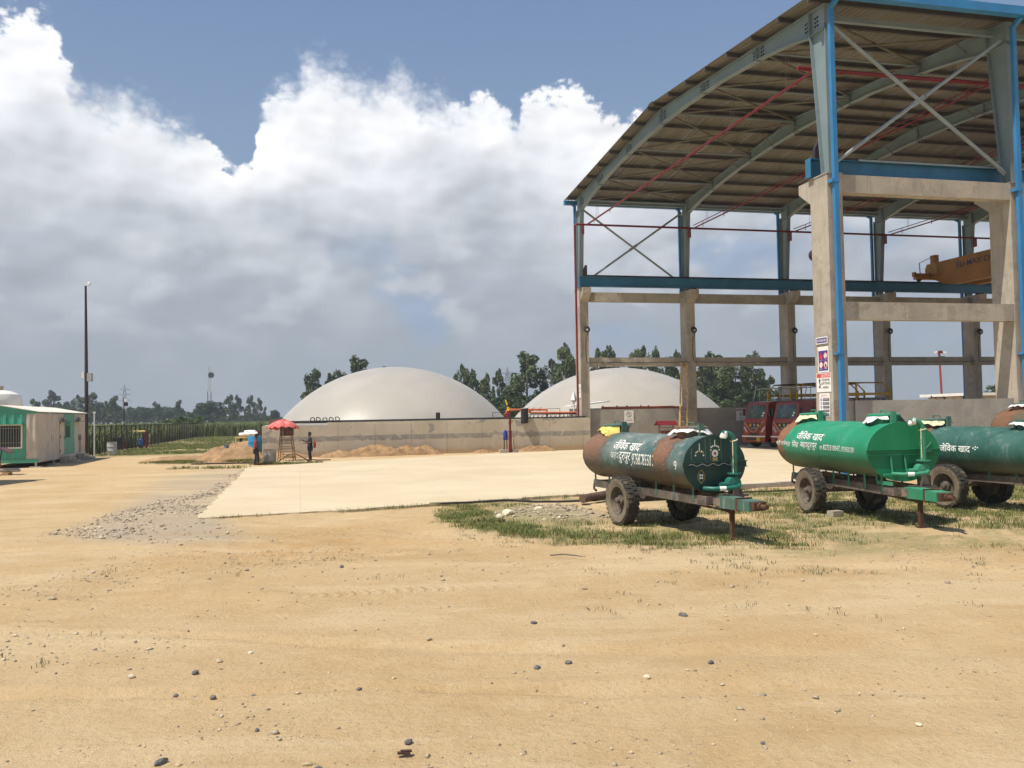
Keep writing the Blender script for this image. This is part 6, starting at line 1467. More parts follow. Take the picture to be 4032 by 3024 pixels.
pm2 = person('man in dark clothes by the wall, forearm raised, a red bag on his back', (-12.0, 52.6, 0), R(200), {
    'Lel': (.02, .27, 1.12), 'Lwr': (.25, .20, 1.10), 'Rel': (.06, -.27, 1.12), 'Rwr': (.30, -.20, 1.22), 'Lkn': (.03, .10, .48), 'Lan': (-.03, .11, .09), 'Rkn': (.02, -.10, .47), 'Ran': (.0, -.11, .09)}, dark, None, dark, shoe_m)
bg_ = thing('shoulder_bag', 'red cloth bag hanging at the back of the dark clothed man', 'bag', (-12.0, 52.6, 0), R(200))
q = MB(); q.lathe([(.02, -.22), (.12, -.18), (.16, 0), (.12, .17), (.03, .22)], 14, lambda a, b_, c_: (-.27 + a * .55, .02 + b_, 1.0 + c_)); q.obj('pouch', plain('red_cloth', (.38, .05, .04), .85, 0, .2, 9), bg_, True); MB().tube([(-.26, .05, 1.2), (-.16, .1, 1.38), (.02, .16, 1.42), (.17, .05, 1.25), (.17, -.1, 1.1)], .012, 5).obj('strap', MAT['rust'], bg_)
# tall bamboo stool with a wooden box, red sunshade above
bam = plain('bamboo', (.30, .17, .065), .65, 0, .2, 9)
stl = thing('tall_stool', 'tall bamboo stool of many rungs by the bund wall', 'stool', (-13.95, 54.8, 0), .05)
tp, bt, ht_ = .33, .60, 1.50
cr_ = [(-1, -1), (1, -1), (1, 1), (-1, 1)]
for a, c2 in cr_: MB().tube([(a * bt * .8, c2 * bt * .55, 0), (a * tp, c2 * tp * .7, ht_)], .032, 8).obj('leg', bam, stl)
for i in range(8):
    f_ = .12 + i * .115; s_ = bt * .8 + (tp - bt * .8) * f_; d_ = bt * .55 + (tp * .7 - bt * .55) * f_; z_ = ht_ * f_
    MB().tube([(-s_ - .03, -d_, z_), (s_ + .03, -d_, z_)], .02, 6).obj('rung', bam, stl); 
    if i % 3 == 0:
        MB().tube([(-s_ - .03, d_, z_ + .05), (s_ + .03, d_, z_ + .05)], .02, 6).obj('rung', bam, stl)
        for e in (-1, 1): MB().tube([(e * s_, -d_, z_), (e * s_, d_, z_)], .02, 6).obj('rung', bam, stl)
MB().box(-tp - .05, tp + .05, -tp * .7 - .05, tp * .7 + .05, ht_, ht_ + .04).obj('seat', bam, stl)
bx = thing('wooden_box', 'dark wooden box on top of the bamboo stool', 'box', (-13.92, 54.8, 1.54), .05)
bwd = plain('dark_board', (.11, .07, .05), .85, 0, .25, 5, .2, 15)
for z_ in (0, .215, .43): MB().box(-.37, .37, -.27, .27, z_, z_ + .205).obj('board', bwd, bx)
MB().box(-.39, .39, -.29, .29, .635, .665).obj('lid', bwd, bx)
ub = thing('sunshade', 'faded red sunshade umbrella with white marks over the bamboo stool', 'umbrella', (-14.05, 54.35, 0), .2)
sh_m, t, b = bsdf('faded_red_canopy'); v = t.coord(); x, y, z = t.sep(v); an = x._m('ARCTAN2', y); rr_ = (x * x + y * y).pow(.5)
mk = (rr_ * 9.0)._m('FRACT').ss(.35, .45) * (1 - (rr_ * 9.0)._m('FRACT').ss(.75, .85)) * rr_.ss(.42, .46) * rr_.ss(.86, .8) * ((an * (8 / 6.2832))._m('FRACT') - .5).abs().ss(.3, .22) * t.noise(v, 9, 3, .6).ss(.38, .46)
c_ = t.mix(t.noise(v, 3, 4, .6).ss(.3, .7), (.62, .09, .085), (.72, .15, .13)); c_ = t.mix(mk * .85, c_, (.80, .55, .48)); t.link(c_, b.inputs['Base Color']); b.inputs['Roughness'].default_value = .75
q = MB(); n, k = 64, 8
for i in range(k + 1):
    f_ = i / k
    for j in range(n):
        a = 2 * math.pi * j / n; sc_ = abs(math.sin(a * 4)); r_ = .95 * f_ * (1 - .07 * sc_ * f_); z_ = 2.52 - .42 * f_ ** 1.7 - .05 * sc_ * f_ * (1 if i < k else 0) 
        if i == k: z_ -= .13 + .05 * math.sin(a * 13); r_ *= 1.0 + .04 * math.sin(a * 9 + 1)
        q.v.append((r_ * math.cos(a), r_ * math.sin(a) , z_ - .10 * (r_ * math.sin(a))))
for i in range(k):
    for j in range(n): q.f.append((i * n + j, i * n + (j + 1) % n, i * n + n + (j + 1) % n, i * n + n + j))
q.obj('canopy', sh_m, ub, True); MB().tube([(0, .0, 0), (0, 0, 2.5)], .02, 8).obj('pole', MAT['alu'], ub)
for j in range(8): a = 2 * math.pi * j / 8; MB().tube([(0, 0, 2.47), (.5 * math.cos(a), .5 * math.sin(a), 2.36), (.9 * math.cos(a), .9 * math.sin(a), 2.08)], .007, 4).obj('rib', MAT['alu'], ub)
# hoses on the ground there
hs = MB().tube([(-13.4, 50.6, .1), (-13.0, 51.2, .45), (-12.7, 52.0, .5), (-12.2, 52.6, .12), (-11.6, 53.2, .05), (-11.0, 53.6, .05)], .035, 7).obj('water_hose', plain('tan_hose', (.20, .13, .07), .6), None, True); tag(hs, 'tan hose arching out of the silver drum onto the ground', 'hose')
hs = MB().tube([(-18.6, 51.4, .03), (-17.4, 51.2, .05), (-16.0, 51.6, .03), (-14.8, 51.4, .05)], .04, 7).obj('water_hose', MAT['black'], None, True); tag(hs, 'dark hose on the ground left of the man in the red T-shirt', 'hose')
hs = MB().tube([(-2.4, 25.25, .05), (-1.26, 25.35, .06), (-.2, 25.7, .07), (.6, 25.2, .06), (1.26, 25.1, .06), (2.3, 25.3, .06), (3.2, 26.2, .05)], .03, 7).obj('water_hose', MAT['black'], None, True); tag(hs, 'thin black hose along the grassy apron edge behind the nearest tanker', 'hose')
hs = MB().tube([(5.0, 27.2, .05), (6.4, 27.0, .06), (8.0, 27.3, .05), (9.4, 27.9, .05)], .025, 7).obj('water_hose', MAT['black'], None, True); tag(hs, 'thin black hose in the grass between two tankers below the apron edge', 'hose')
o = thing('plastic_bucket', 'grey bucket standing on the spoil heap', 'bucket', (-18.2, 56.5, .62), 0); MB().lathe([(.14, 0), (.18, .36), (.2, .37)], 16).obj('body', plain('grey_bucket', (.22, .24, .28), .6), o, True); MB().tube(arc((0, 0, .36), .19, 0, math.pi, 8), .008, 4).obj('handle', MAT['rail'], o)
o = MB().box(-17.55, -17.50, 56.2, 56.25, .2, 1.5).obj('marker_stick', wood); tag(o, 'pale wooden stick upright on the spoil heap', 'stick')
# ================================================================== VEGETATION
def leaf_mat(name, dark_, light, rnd=.35):
    m, t, b = bsdf(name); v = t.coord(); tint, _g, _b = t.sep(t.attr('tint'))
    k = (tint * 0.75 + t.noise(v, 2.0, 2, .5) * 0.35 + (t.rand() - .5) * rnd - .05).clamp()
    c_ = t.mix(k, dark_, light); t.link(c_, b.inputs['Base Color']); b.inputs['Roughness'].default_value = .75; b.inputs['Specular IOR Level'].default_value = .2
    return m
def mesh_np(name, verts, faces, tint=None, smooth=False):
    me = bpy.data.meshes.new(name); k = faces.shape[1]
    me.vertices.add(len(verts)); me.vertices.foreach_set('co', verts.astype(np.float32).ravel())
    me.loops.add(faces.size); me.loops.foreach_set('vertex_index', faces.astype(np.int32).ravel())
    me.polygons.add(len(faces)); me.polygons.foreach_set('loop_start', np.arange(0, faces.size, k, dtype=np.int32)); me.update(calc_edges=True)
    if tint is not None:
        ca_ = me.color_attributes.new('tint', 'FLOAT_COLOR', 'POINT'); tint = np.asarray(tint)
        if tint.ndim == 1: tint = np.stack([tint] * 3, -1)
        ca_.data.foreach_set('color', np.concatenate([tint, np.ones((len(tint), 1))], 1).astype(np.float32).ravel())
    if smooth: me.polygons.foreach_set('use_smooth', np.ones(len(faces), bool))
    return me
def leaves(cent, size, r_, flat=0.0):
    """random little quads at given centres -> verts, faces"""
    n = len(cent); a = r_.normal(size=(n, 3)); a /= np.linalg.norm(a, axis=1)[:, None]
    c2 = r_.normal(size=(n, 3)); c2[:, 2] *= (1 - flat); b_ = np.cross(a, c2); b_ /= (np.linalg.norm(b_, axis=1)[:, None] + 1e-9)
    s_ = (size * r_.uniform(.6, 1.4, n))[:, None]
    vs = np.stack([cent - a * s_ - b_ * s_ * .35, cent - a * s_ * .1 + b_ * s_ * .55, cent + a * s_ + b_ * s_ * .2, cent + a * s_ * .2 - b_ * s_ * .6], 1).reshape(-1, 3)
    return vs, np.arange(n * 4).reshape(n, 4)
def tree_proto(kind, seed):
    """unit-height tree: trunk mesh and crown mesh"""
    r_ = np.random.default_rng(seed); tk = MB(); clumps = []
    if kind == 'euc':
        lean = r_.uniform(-.03, .03, 2); pts = [(lean[0] * z + .008 * math.sin(z * 9 + seed), lean[1] * z, z) for z in np.linspace(0, .97, 10)]
        tk.tube(pts, [.016 * (1 - .85 * i / 9) + .002 for i in range(10)], 7)
        nb = r_.integers(19, 27)
        for i in range(nb):
            z = .24 + .74 * (i + r_.uniform(0, .8)) / nb; wmax = .20 * (1 - ((z - .50) / .56) ** 2) + .025; a = r_.uniform(0, 6.28); d = wmax * r_.uniform(.25, 1.0)
            c_ = np.array([lean[0] * z + d * math.cos(a), lean[1] * z + d * math.sin(a), z]); clumps.append((c_, r_.uniform(.042, .088), r_.uniform(.055, .105)))
            tk.tube([(lean[0] * (z - .1), lean[1] * (z - .1), z - .10), tuple(c_ * .6 + np.array([0, 0, (z - .04) * .4])), tuple(c_)], [.006, .004, .002], 5)
        nl, ls = 135, .0215
    elif kind == 'round':
        tk.tube([(0, 0, 0), (.01, 0, .2), (0, .01, .45)], [.05, .04, .02], 8)
        for i in range(34):
            a, e = r_.uniform(0, 6.28), r_.uniform(-.15, 1.5); d = r_.uniform(.5, 1.0)
            clumps.append((np.array([.40 * d * math.cos(a) * math.cos(e), .40 * d * math.sin(a) * math.cos(e), .40 + .50 * d * math.sin(e)]), r_.uniform(.09, .15), r_.uniform(.07, .12)))
        for i in range(6): a = i * 1.05; tk.tube([(0, 0, .35), (.2 * math.cos(a), .2 * math.sin(a), .6)], [.02, .006], 5)
        nl, ls = 110, .03
    else:
        tk.tube([(0, 0, 0), (.02, 0, .3)], [.04, .015], 7)
        for i in range(26):
            a, e = r_.uniform(0, 6.28), r_.uniform(-.3, 1.5); d = r_.uniform(.4, 1.0); clumps.append((np.array([.55 * d * math.cos(a) * math.cos(e), .55 * d * math.sin(a) * math.cos(e), .3 + .6 * d * math.sin(e)]), r_.uniform(.1, .18), r_.uniform(.09, .15)))
        nl, ls = 130, .035
    cs_, tn = [], []
    for c_, rx, rz in clumps:
        d = r_.normal(size=(nl, 3)); d /= np.linalg.norm(d, axis=1)[:, None]; d *= r_.uniform(.35, 1.05, nl)[:, None] ** .6
        d[:, 2] -= .25 * np.abs(d[:, 0])
        cs_.append(c_ + d * np.array([rx, rx, rz])); tn.append(np.clip(.45 + r_.normal(0, .22, nl) + r_.uniform(-.12, .12), 0, 1))
    vs, fs = leaves(np.concatenate(cs_), ls, r_); tint = np.repeat(np.concatenate(tn), 4)
    return tk.mesh('trunk', True), mesh_np('crown', vs, fs, tint)
LM = {'euc': leaf_mat('eucalyptus_leaves', (.036, .060, .026), (.175, .215, .10)), 'round': leaf_mat('dense_dark_leaves', (.024, .046, .020), (.10, .14, .055)), 'bush': leaf_mat('pale_green_leaves', (.06, .10, .025), (.17, .225, .06))}
bark = plain('pale_bark', (.22, .19, .15), .9, 0, .25, 4)
PR = {'euc': [tree_proto('euc', s_) for s_ in (1, 2, 3, 4, 5, 6)], 'round': [tree_proto('round', s_) for s_ in (11, 12, 13)], 'bush': [tree_proto('bush', s_) for s_ in (21, 22)]}
for k_ in PR:
    for tm_, cm_ in PR[k_]: tm_.materials.append(bark); cm_.materials.append(LM[k_])
def px_dir(px): return (px - 2016) / 3497.9          # bearing as slope x/y
def tree(px, h, wd, D, kind, label, group, i, dx=0.0):
    x = px_dir(px) * D + dx; o = thing('tree', label, 'tree', (x, D, 0), random.uniform(0, 6.28), group)
    tm_, cm_ = PR[kind][i % len(PR[kind])]
    for nm, me_ in (('trunk', tm_), ('crown', cm_)):
        c_ = link(nm, me_, None, o); c_.scale = (wd, wd, h)
    return o
def top_h(ytop, px, D): yh = 1631 - 0.0178 * (px - 2016); return 2.5 + (yh - ytop) * D / 3497.9
near_trees = [(1232, 1450, 1.0, 175, 'leafy eucalyptus showing just left of the left dome'), (1300, 1468, .8, 190, 'smaller eucalyptus half sunk behind the left flank of the left dome'), (1405, 1404, 1.15, 180, 'round topped eucalyptus rising over the left shoulder of the left dome'), (1352, 1462, 1.0, 200, 'pale bushy eucalyptus crown beside the round topped one over the left dome'),
    (1815, 1430, .62, 170, 'slim eucalyptus above the right flank of the left dome'), (1862, 1460, .8, 165, 'eucalyptus second from the left over the right flank of the left dome'), (1908, 1468, .85, 160, 'eucalyptus third from the left over the right flank of the left dome'), (1966, 1450, .6, 185, 'thin sparse eucalyptus just left of the pylon between the domes'),
    (2072, 1388, 1.35, 165, 'broad tall eucalyptus just right of the pylon between the domes'), (2035, 1470, .9, 172, 'lower eucalyptus touching the pylon foot between the domes'), (2168, 1410, .95, 168, 'pointed eucalyptus above the left edge of the right dome'), (2232, 1362, .8, 160, 'tallest eucalyptus just left of the red riser pipe'), (2258, 1405, 1.0, 175, 'dense eucalyptus directly behind the red riser pipe'),
    (2356, 1372, .75, 165, 'eucalyptus top just right of the far corner column'), (2402, 1366, .8, 168, 'eucalyptus top second right of the far corner column'), (2508, 1384, .75, 170, 'low eucalyptus top mid way above the right dome'), (2543, 1360, .7, 165, 'pointed eucalyptus top mid way above the right dome'), (2582, 1372, .5, 172, 'leaning narrow eucalyptus top above the right dome'), (2648, 1380, .9, 168, 'eucalyptus top just left of the second far column'),
    (2770, 1425, 1.1, 160, 'eucalyptus just right of the second far column'), (2806, 1388, 1.1, 165, 'eucalyptus breaking the tie beam line right of the second far column'), (2850, 1425, 1.2, 158, 'dense eucalyptus in the middle of the clump right of the second far column'), (2900, 1415, 1.1, 162, 'leafy eucalyptus right of middle in the clump beyond the right dome'), (2968, 1392, 1.1, 165, 'tall eucalyptus at the right of the clump beyond the right dome'), (3020, 1478, .9, 170, 'last eucalyptus of the clump, above the left truck'), (3066, 1520, .8, 180, 'small tree top just above the truck head guards'), (3925, 1508, 1.2, 150, 'small tree top beside the white roofed far building')]
for i, (px, yt, kw, D, lb) in enumerate(near_trees):
    h = top_h(yt, px, D); tree(px, h, 8.4 * kw * (h / 14) ** .5 * 1.55, D, 'euc', lb, 'eucalyptus trees behind the domes', i)
# understorey between and beside the domes
under = [(1935, 1560), (1975, 1545), (2015, 1550), (2055, 1545), (2095, 1540), (2140, 1530), (2185, 1520), (2240, 1500), (2760, 1520), (2810, 1500), (2860, 1510), (2915, 1515), (2965, 1540), (3010, 1560), (2610, 1480), (2480, 1460), (2380, 1460), (1320, 1560), (1260, 1580)]
ORD = ['first', 'second', 'third', 'fourth', 'fifth', 'sixth', 'seventh', 'eighth', 'ninth', 'tenth', 'eleventh', 'twelfth', 'thirteenth', 'fourteenth', 'fifteenth', 'sixteenth', 'seventeenth', 'eighteenth']
THL = [ORD[i] + ' dark low tree from the left in the thicket between the domes' for i in range(8)] + [ORD[i] + ' dark low tree from the left in the thicket right of the right dome' for i in range(6)] + ['dark low tree peeping over the right slope of the right dome', 'dark low tree peeping over the crown of the right dome', 'dark low tree peeping over the left slope of the right dome', 'dark low tree nearer the left dome on its left side', 'dark low tree farther from the left dome on its left side']
for i, (px, yt) in enumerate(under):
    D = 150 + (i * 37 % 25); h = top_h(yt, px, D); tree(px, h, 9.0, D, 'round', THL[i], 'dark thicket trees behind the domes', i)
far_trees = [(138, 1566, 'euc', 1.3, 'small far tree just right of the water tank'), (203, 1534, 'euc', 1.3, 'forked far tree above the cabin roof'), (238, 1572, 'bush', .7, 'paler bushy far tree above the cabin roof'), (262, 1570, 'round', .7, 'dark far tree above the right part of the cabin roof'), (303, 1550, 'euc', 1.1, 'thin far tree left of the dark camera pole'), (358, 1546, 'euc', 1.8, 'big far tree directly behind the dark camera pole'), (392, 1580, 'round', .8, 'dark far tree right of the dark camera pole'), (420, 1576, 'euc', 1.2, 'far tree third right of the dark camera pole'), (452, 1557, 'euc', 1.6, 'tall far tree left of the far pylon'),
    (505, 1598, 'euc', .8, 'narrow far tree just right of the far pylon'), (532, 1600, 'round', .8, 'far tree second right of the far pylon'), (575, 1592, 'round', 1.0, 'dark far tree mid way between pylon and mast'), (615, 1577, 'euc', 1.2, 'far tree with a feathery top between pylon and mast'), (655, 1602, 'round', .9, 'dark far tree left of the pale bush'), (705, 1573, 'euc', 1.4, 'far tree behind the pale green bush'),
    (790, 1575, 'round', 1.1, 'dark rounded tree behind the mast, left half'), (830, 1566, 'round', 1.3, 'dark rounded tree behind the mast, right half'), (905, 1553, 'euc', 1.2, 'upright far tree right of the mast'), (940, 1552, 'euc', 1.25, 'second upright far tree right of the mast'), (985, 1553, 'euc', 1.2, 'far tree with a bare stem right of the mast'), (1018, 1564, 'euc', 1.1, 'last of four upright far trees right of the mast'), (1040, 1598, 'euc', .8, 'short far tree beside the four upright ones'), (1078, 1604, 'round', .9, 'isolated dark far tree left of the red sunshade'), (1137, 1627, 'round', .6, 'small far tree touching the left dome')]
for i, (px, yt, kd, kw, lb) in enumerate(far_trees):
    D = 330 + (i * 53 % 60); h = top_h(yt, px, D); tree(px, h, h * (.80 if kd == 'euc' else 1.05) * kw, D, kd, lb, 'far trees beyond the crop field', i)
tree(725, top_h(1624, 725, 150), 7.5, 150, 'bush', 'pale green bush at the fence corner', 'far trees beyond the crop field', 0)
for i in range(46):
    px = 40 + i * 24 + random.uniform(-8, 8)
    if 1090 < px < 1990: continue
    D = 420 + random.uniform(-15, 40); tree(px, top_h((1598 if 240 < px < 700 else 1626) + random.uniform(-10, 12), px, D), 15 if 240 < px < 700 else 13, D, 'round', 'low dark tree in the continuous far treeline', 'continuous far treeline', i)
for i in range(16):
    px = 3080 + i * 62; D = 500; tree(px, top_h(1585 + random.uniform(-10, 12), px, D), 16, D, 'round', 'low dark tree in the far treeline beyond the shed', 'continuous far treeline', i)

# ------------------------------------------------------------------ crop field
cm = leaf_mat('crop_leaves', (.075, .105, .035), (.26, .29, .12), 0)
def blades(base, hgt, wid, bend, r_, tint):
    """curved two-segment blades standing on base points"""
    n = len(base); a = r_.uniform(0, 6.283, n); dr_ = np.stack([np.cos(a), np.sin(a), np.zeros(n)], -1); sd = np.stack([-np.sin(a), np.cos(a), np.zeros(n)], -1) * wid[:, None]
    up = np.array([0, 0, 1.0]); mid = base + dr_ * (bend * hgt * .25)[:, None] + up * (hgt * .6)[:, None]; tip = base + dr_ * (bend * hgt)[:, None] + up * (hgt * (1 - .35 * bend))[:, None]
    vs = np.stack([base - sd, base + sd, mid + sd * .8, mid - sd * .8, tip], 1).reshape(-1, 3); o = np.arange(n)[:, None] * 5
    f4 = o + np.array([[0, 1, 2, 3]]); f3 = np.concatenate([o + np.array([[3, 2, 4]]), o + 4], 1)
    return vs, f4, f3[:, [0, 1, 2, 2]], np.repeat(tint, 5)
def grass_obj(name, pts, h, wd, per, mat, seed, label, spread=.06, bend=(.2, .9)):
    r_ = np.random.default_rng(seed); n = len(pts) * per
    b_ = np.repeat(pts, per, 0) + np.concatenate([r_.normal(0, spread, (n, 2)), np.zeros((n, 1))], 1)
    hh_ = np.repeat(h, per) * r_.uniform(.5, 1.2, n); tn = np.clip(np.repeat(r_.uniform(.1, .9, len(pts)), per) + r_.normal(0, .15, n), 0, 1)
    vs, f4, f3, tt = blades(b_, hh_, wd * r_.uniform(.6, 1.3, n), r_.uniform(*bend, n), r_, tn)
    o4 = len(f4); me_ = bpy.data.meshes.new(name); vs = vs.astype(np.float32)
    loops = np.concatenate([f4.ravel(), f3[:, :3].ravel()]).astype(np.int32); starts = np.concatenate([np.arange(o4) * 4, o4 * 4 + np.arange(o4) * 3]).astype(np.int32)
    me_.vertices.add(len(vs)); me_.vertices.foreach_set('co', vs.ravel()); me_.loops.add(len(loops)); me_.loops.foreach_set('vertex_index', loops); me_.polygons.add(len(starts)); me_.polygons.foreach_set('loop_start', starts); me_.update(calc_edges=True)
    ca_ = me_.color_attributes.new('tint', 'FLOAT_COLOR', 'POINT'); ca_.data.foreach_set('color', np.stack([tt, tt, tt, np.ones_like(tt)], -1).astype(np.float32).ravel())
    return tag(link(name, me_, mat), label, name.replace('_', ' '), kind='stuff')
def uv_pts(u0, u1, v0, v1, n, r_):
    u = r_.uniform(u0, u1, n); v = r_.uniform(v0, v1, n); return np.stack([OX + u * CU - v * SU, OY + u * SU + v * CU, np.zeros(n)], -1)
cp = np.concatenate([uv_pts(-44, -36.2, 40, 122, 3600, rng), uv_pts(-37, -14, 118, 128, 1500, rng)])
grass_obj('crop_plants', cp, np.full(len(cp), 2.25), .05, 9, cm, 5, 'tall green crop standing behind the mesh fence', .3, (.05, .7))
q = MB()
cu_ = np.concatenate([np.linspace(-600, -60, 24), np.linspace(-56, -41, 10)]); 
def canopy(us, vs_, name, seed):
    Ug, Vg = np.meshgrid(us, vs_); n = Ug.size; Zg = 1.95 + (fbm(Ug * .5, Vg * .5, seed) - .5) * .5
    Zg[0, :] = 0; Zg[:, -1] = np.where(Zg[:, -1] > 0, 1.2, 0)
    vs = np.stack([OX + Ug * CU - Vg * SU, OY + Ug * SU + Vg * CU, Zg], -1).reshape(-1, 3); id_ = np.arange(n).reshape(Ug.shape)
    fs = np.stack([id_[:-1, :-1], id_[:-1, 1:], id_[1:, 1:], id_[1:, :-1]], -1).reshape(-1, 4)
    m_ = MAT.get('canopy')
    return tag(link(name, mesh_np(name, vs, fs), m_), 'even green top of the crop field running to the far trees', 'crop field', kind='stuff')
m, t, b = bsdf('crop_canopy'); v = t.coord(); c_ = t.mix(t.noise(v, 1.5, 4, .6).ss(.3, .7), (.05, .085, .02), (.15, .19, .055)); c_ = t.mix(t.noise(v, .05, 3, .5).ss(.4, .65) * .5, c_, (.17, .20, .07)); t.link(c_, b.inputs['Base Color']); b.inputs['Roughness'].default_value = .9
bump_from(t, b, t.noise(v, 3, 4, .6), 1.0, .3); MAT['canopy'] = m
canopy(np.concatenate([np.linspace(-700, -80, 20), np.linspace(-76, -41.5, 30)]), np.concatenate([np.linspace(20, 130, 60), np.linspace(134, 520, 40)]), 'crop_field', 3)
canopy(np.concatenate([np.linspace(-41, -15, 30), np.linspace(-10, 240, 30)]), np.concatenate([[124], np.linspace(126, 160, 22), np.linspace(166, 480, 30)]), 'crop_field', 4)
# ------------------------------------------------------------------ grass
gm_ = leaf_mat('yard_grass', (.062, .088, .020), (.235, .255, .085), 0)
def in_area(n, poly, r_, keep):
    xs = [p_[0] for p_ in poly]; ys = [p_[1] for p_ in poly]; X = r_.uniform(min(xs), max(xs), n); Y = r_.uniform(min(ys), max(ys), n)
    k = poly_mask(X, Y, poly, .3) * keep(X, Y) > r_.uniform(0, 1, n); X, Y = X[k], Y[k]
    return np.stack([X, Y, ground_h(X, Y)], -1)
edge_band = [(-1.9, 22.6), (-1.4, 20.9), (-.6, 19.3), (.6, 18.0), (2.2, 16.9), (3.6, 16.6), (5.5, 16.2), (5.5, 18.2), (3.5, 18.5), (1.2, 19.2), (.3, 20.4), (-.6, 22.4), (-1.3, 25.3), (-2.0, 24.6)]
patchy = lambda X, Y: sstep(.46, .62, fbm(X * .8, Y * .8, 61))
g1 = in_area(9000, edge_band, rng, lambda X, Y: .25 + .75 * sstep(.35, .55, fbm(X * 1.1, Y * 1.1, 62)))
g2 = in_area(16000, A_GRASS, rng, lambda X, Y: patchy(X, Y) * .55 + sstep(5.5, 8, X) * sstep(18, 20, Y) * .6)
g3 = in_area(1500, A_THIN, rng, lambda X, Y: patchy(X, Y) * .8)
def off_mound(p_): return p_[poly_mask(p_[:, 0], p_[:, 1], A_MOUND, .2) < .5]
g1, g2 = off_mound(g1), off_mound(g2)
allg = np.concatenate([g1, g2])
grass_obj('grass', allg, .06 + .15 * fbm(allg[:, 0] * 1.5, allg[:, 1] * 1.5, 64) ** 1.3, .0042, 10, gm_, 21, 'patchy green grass under and in front of the tankers', .075, (.35, 1.25))
dry = leaf_mat('dry_weeds', (.07, .075, .03), (.24, .22, .11), 0)
sparse = np.stack([rng.uniform(-9, 9, 260), rng.uniform(9, 17, 260), np.zeros(260)], -1); sparse = sparse[fbm(sparse[:, 0] * .5, sparse[:, 1] * .5, 71) > .54]
g3 = np.concatenate([g3, sparse]); grass_obj('weeds', g3, np.full(len(g3), .075), .004, 9, dry, 22, 'sparse dry weeds dotted over the bare dirt', .06, (.5, 1.5))
sl_pts = []
for (x0, y0), (x1, y1) in zip(front[:3], front[1:4]):
    n = int(math.hypot(x1 - x0, y1 - y0) * 9)
    for i in range(n):
        a = random.random(); sl_pts.append((x0 + (x1 - x0) * a + random.gauss(.03, .07), y0 + (y1 - y0) * a - abs(random.gauss(.08, .10)), 0))
sl_pts = np.array(sl_pts); k = (fbm(sl_pts[:, 0] * .9, sl_pts[:, 1] * .9, 81) > .5) | (sl_pts[:, 0] > -2.2); sl_pts = sl_pts[k]
grass_obj('grass', sl_pts, np.full(len(sl_pts), .14), .0045, 8, gm_, 23, 'green tufts along the front edge of the apron', .05)
lg_ = np.concatenate([uv_pts(-34.8, -26.5, 42, 75, 2600, rng), uv_pts(-34.8, -20, 75, 116, 3800, rng), uv_pts(-27, -25, 26, 40, 0, rng)])
lg_ = lg_[fbm(lg_[:, 0] * .25, lg_[:, 1] * .25, 91) > .38]
wf2 = np.array([(-19.8 + random.gauss(0, .9), 53.0 + random.gauss(0, .5), .05) for _ in range(300)] + [(-12.9 + random.uniform(-1.8, 2.0), 49.9 + random.uniform(-.2, .5), 0) for _ in range(140)] + [(-15.9 + random.gauss(0, .8), 52.4 + random.gauss(0, .3), .1) for _ in range(120)] + [(-15.5 + random.uniform(-2.5, 1.5), 46.9 + random.uniform(-.5, .5), 0) for _ in range(60)])
lg_ = np.concatenate([lg_, wf2]); grass_obj('grass', lg_, np.full(len(lg_), .19), .014, 7, gm_, 24, 'rough green grass verge along the fence and by the spoil heaps', .14)
# ------------------------------------------------------------------ gravel, pebbles, loose stones
OCT = np.array([(1, 0, 0), (0, 1, 0), (-1, 0, 0), (0, -1, 0), (0, 0, 1), (0, 0, -1), (.6, .6, .5), (-.6, .55, .45)], float)
OF = np.array([(0, 6, 4), (0, 1, 6), (6, 1, 7), (6, 7, 4), (7, 1, 2), (7, 2, 4), (2, 3, 4), (3, 0, 4), (1, 0, 5), (2, 1, 5), (3, 2, 5), (0, 3, 5)])
def stones(name, pts, size, label, seed, mat):
    r_ = np.random.default_rng(seed); n = len(pts); sc = size[:, None] * r_.uniform(.6, 1.3, (n, 3)) * np.array([1, 1, .62])
    jit = OCT[None] + r_.normal(0, .16, (n, 8, 3)); a = r_.uniform(0, 6.283, n); ca_, sa_ = np.cos(a), np.sin(a)
    q_ = jit * sc[:, None, :]; x = q_[..., 0] * ca_[:, None] - q_[..., 1] * sa_[:, None]; y = q_[..., 0] * sa_[:, None] + q_[..., 1] * ca_[:, None]
    vs = np.stack([x + pts[:, None, 0], y + pts[:, None, 1], q_[..., 2] + pts[:, None, 2] + sc[:, None, 2] * .35], -1).reshape(-1, 3)
    fs = (np.arange(n)[:, None, None] * 8 + OF[None]).reshape(-1, 3); tn = np.clip(r_.beta(1.3, 1.1, n), 0, 1)
    return tag(link(name, mesh_np(name, vs, fs, np.repeat(tn, 8)), mat), label, 'gravel', kind='stuff')
m, t, b = bsdf('stone_mix'); tint, _g, _b = t.sep(t.attr('tint')); c_ = t.mix(tint.ss(0, .5), (.21, .18, .145), (.40, .335, .24)); c_ = t.mix(tint.ss(.5, 1.0), c_, (.64, .55, .41)); c_ = t.mix(t.noise(t.coord(), 30, 3, .6).ss(.4, .7) * .3, c_, (.46, .33, .19)); t.link(c_, b.inputs['Base Color']); b.inputs['Roughness'].default_value = .9; MAT['stone'] = m
gp_ = in_area(20000, A_GRAVEL, rng, lambda X, Y: .06 + .8 * sstep(.42, .66, fbm(X * .55, Y * .55, 101)) * (1 - sstep(27, 31, Y) * (1 - sstep(-.9, .2, X + 10.2 + (Y - 28) * .19)) * .9))
stones('gravel', gp_, rng.gamma(2.0, .0085, len(gp_)) + .008, 'pale crushed stone spread beside the apron corner', 31, m)
mp = in_area(2600, A_MOUND, rng, lambda X, Y: .35 + X * 0)
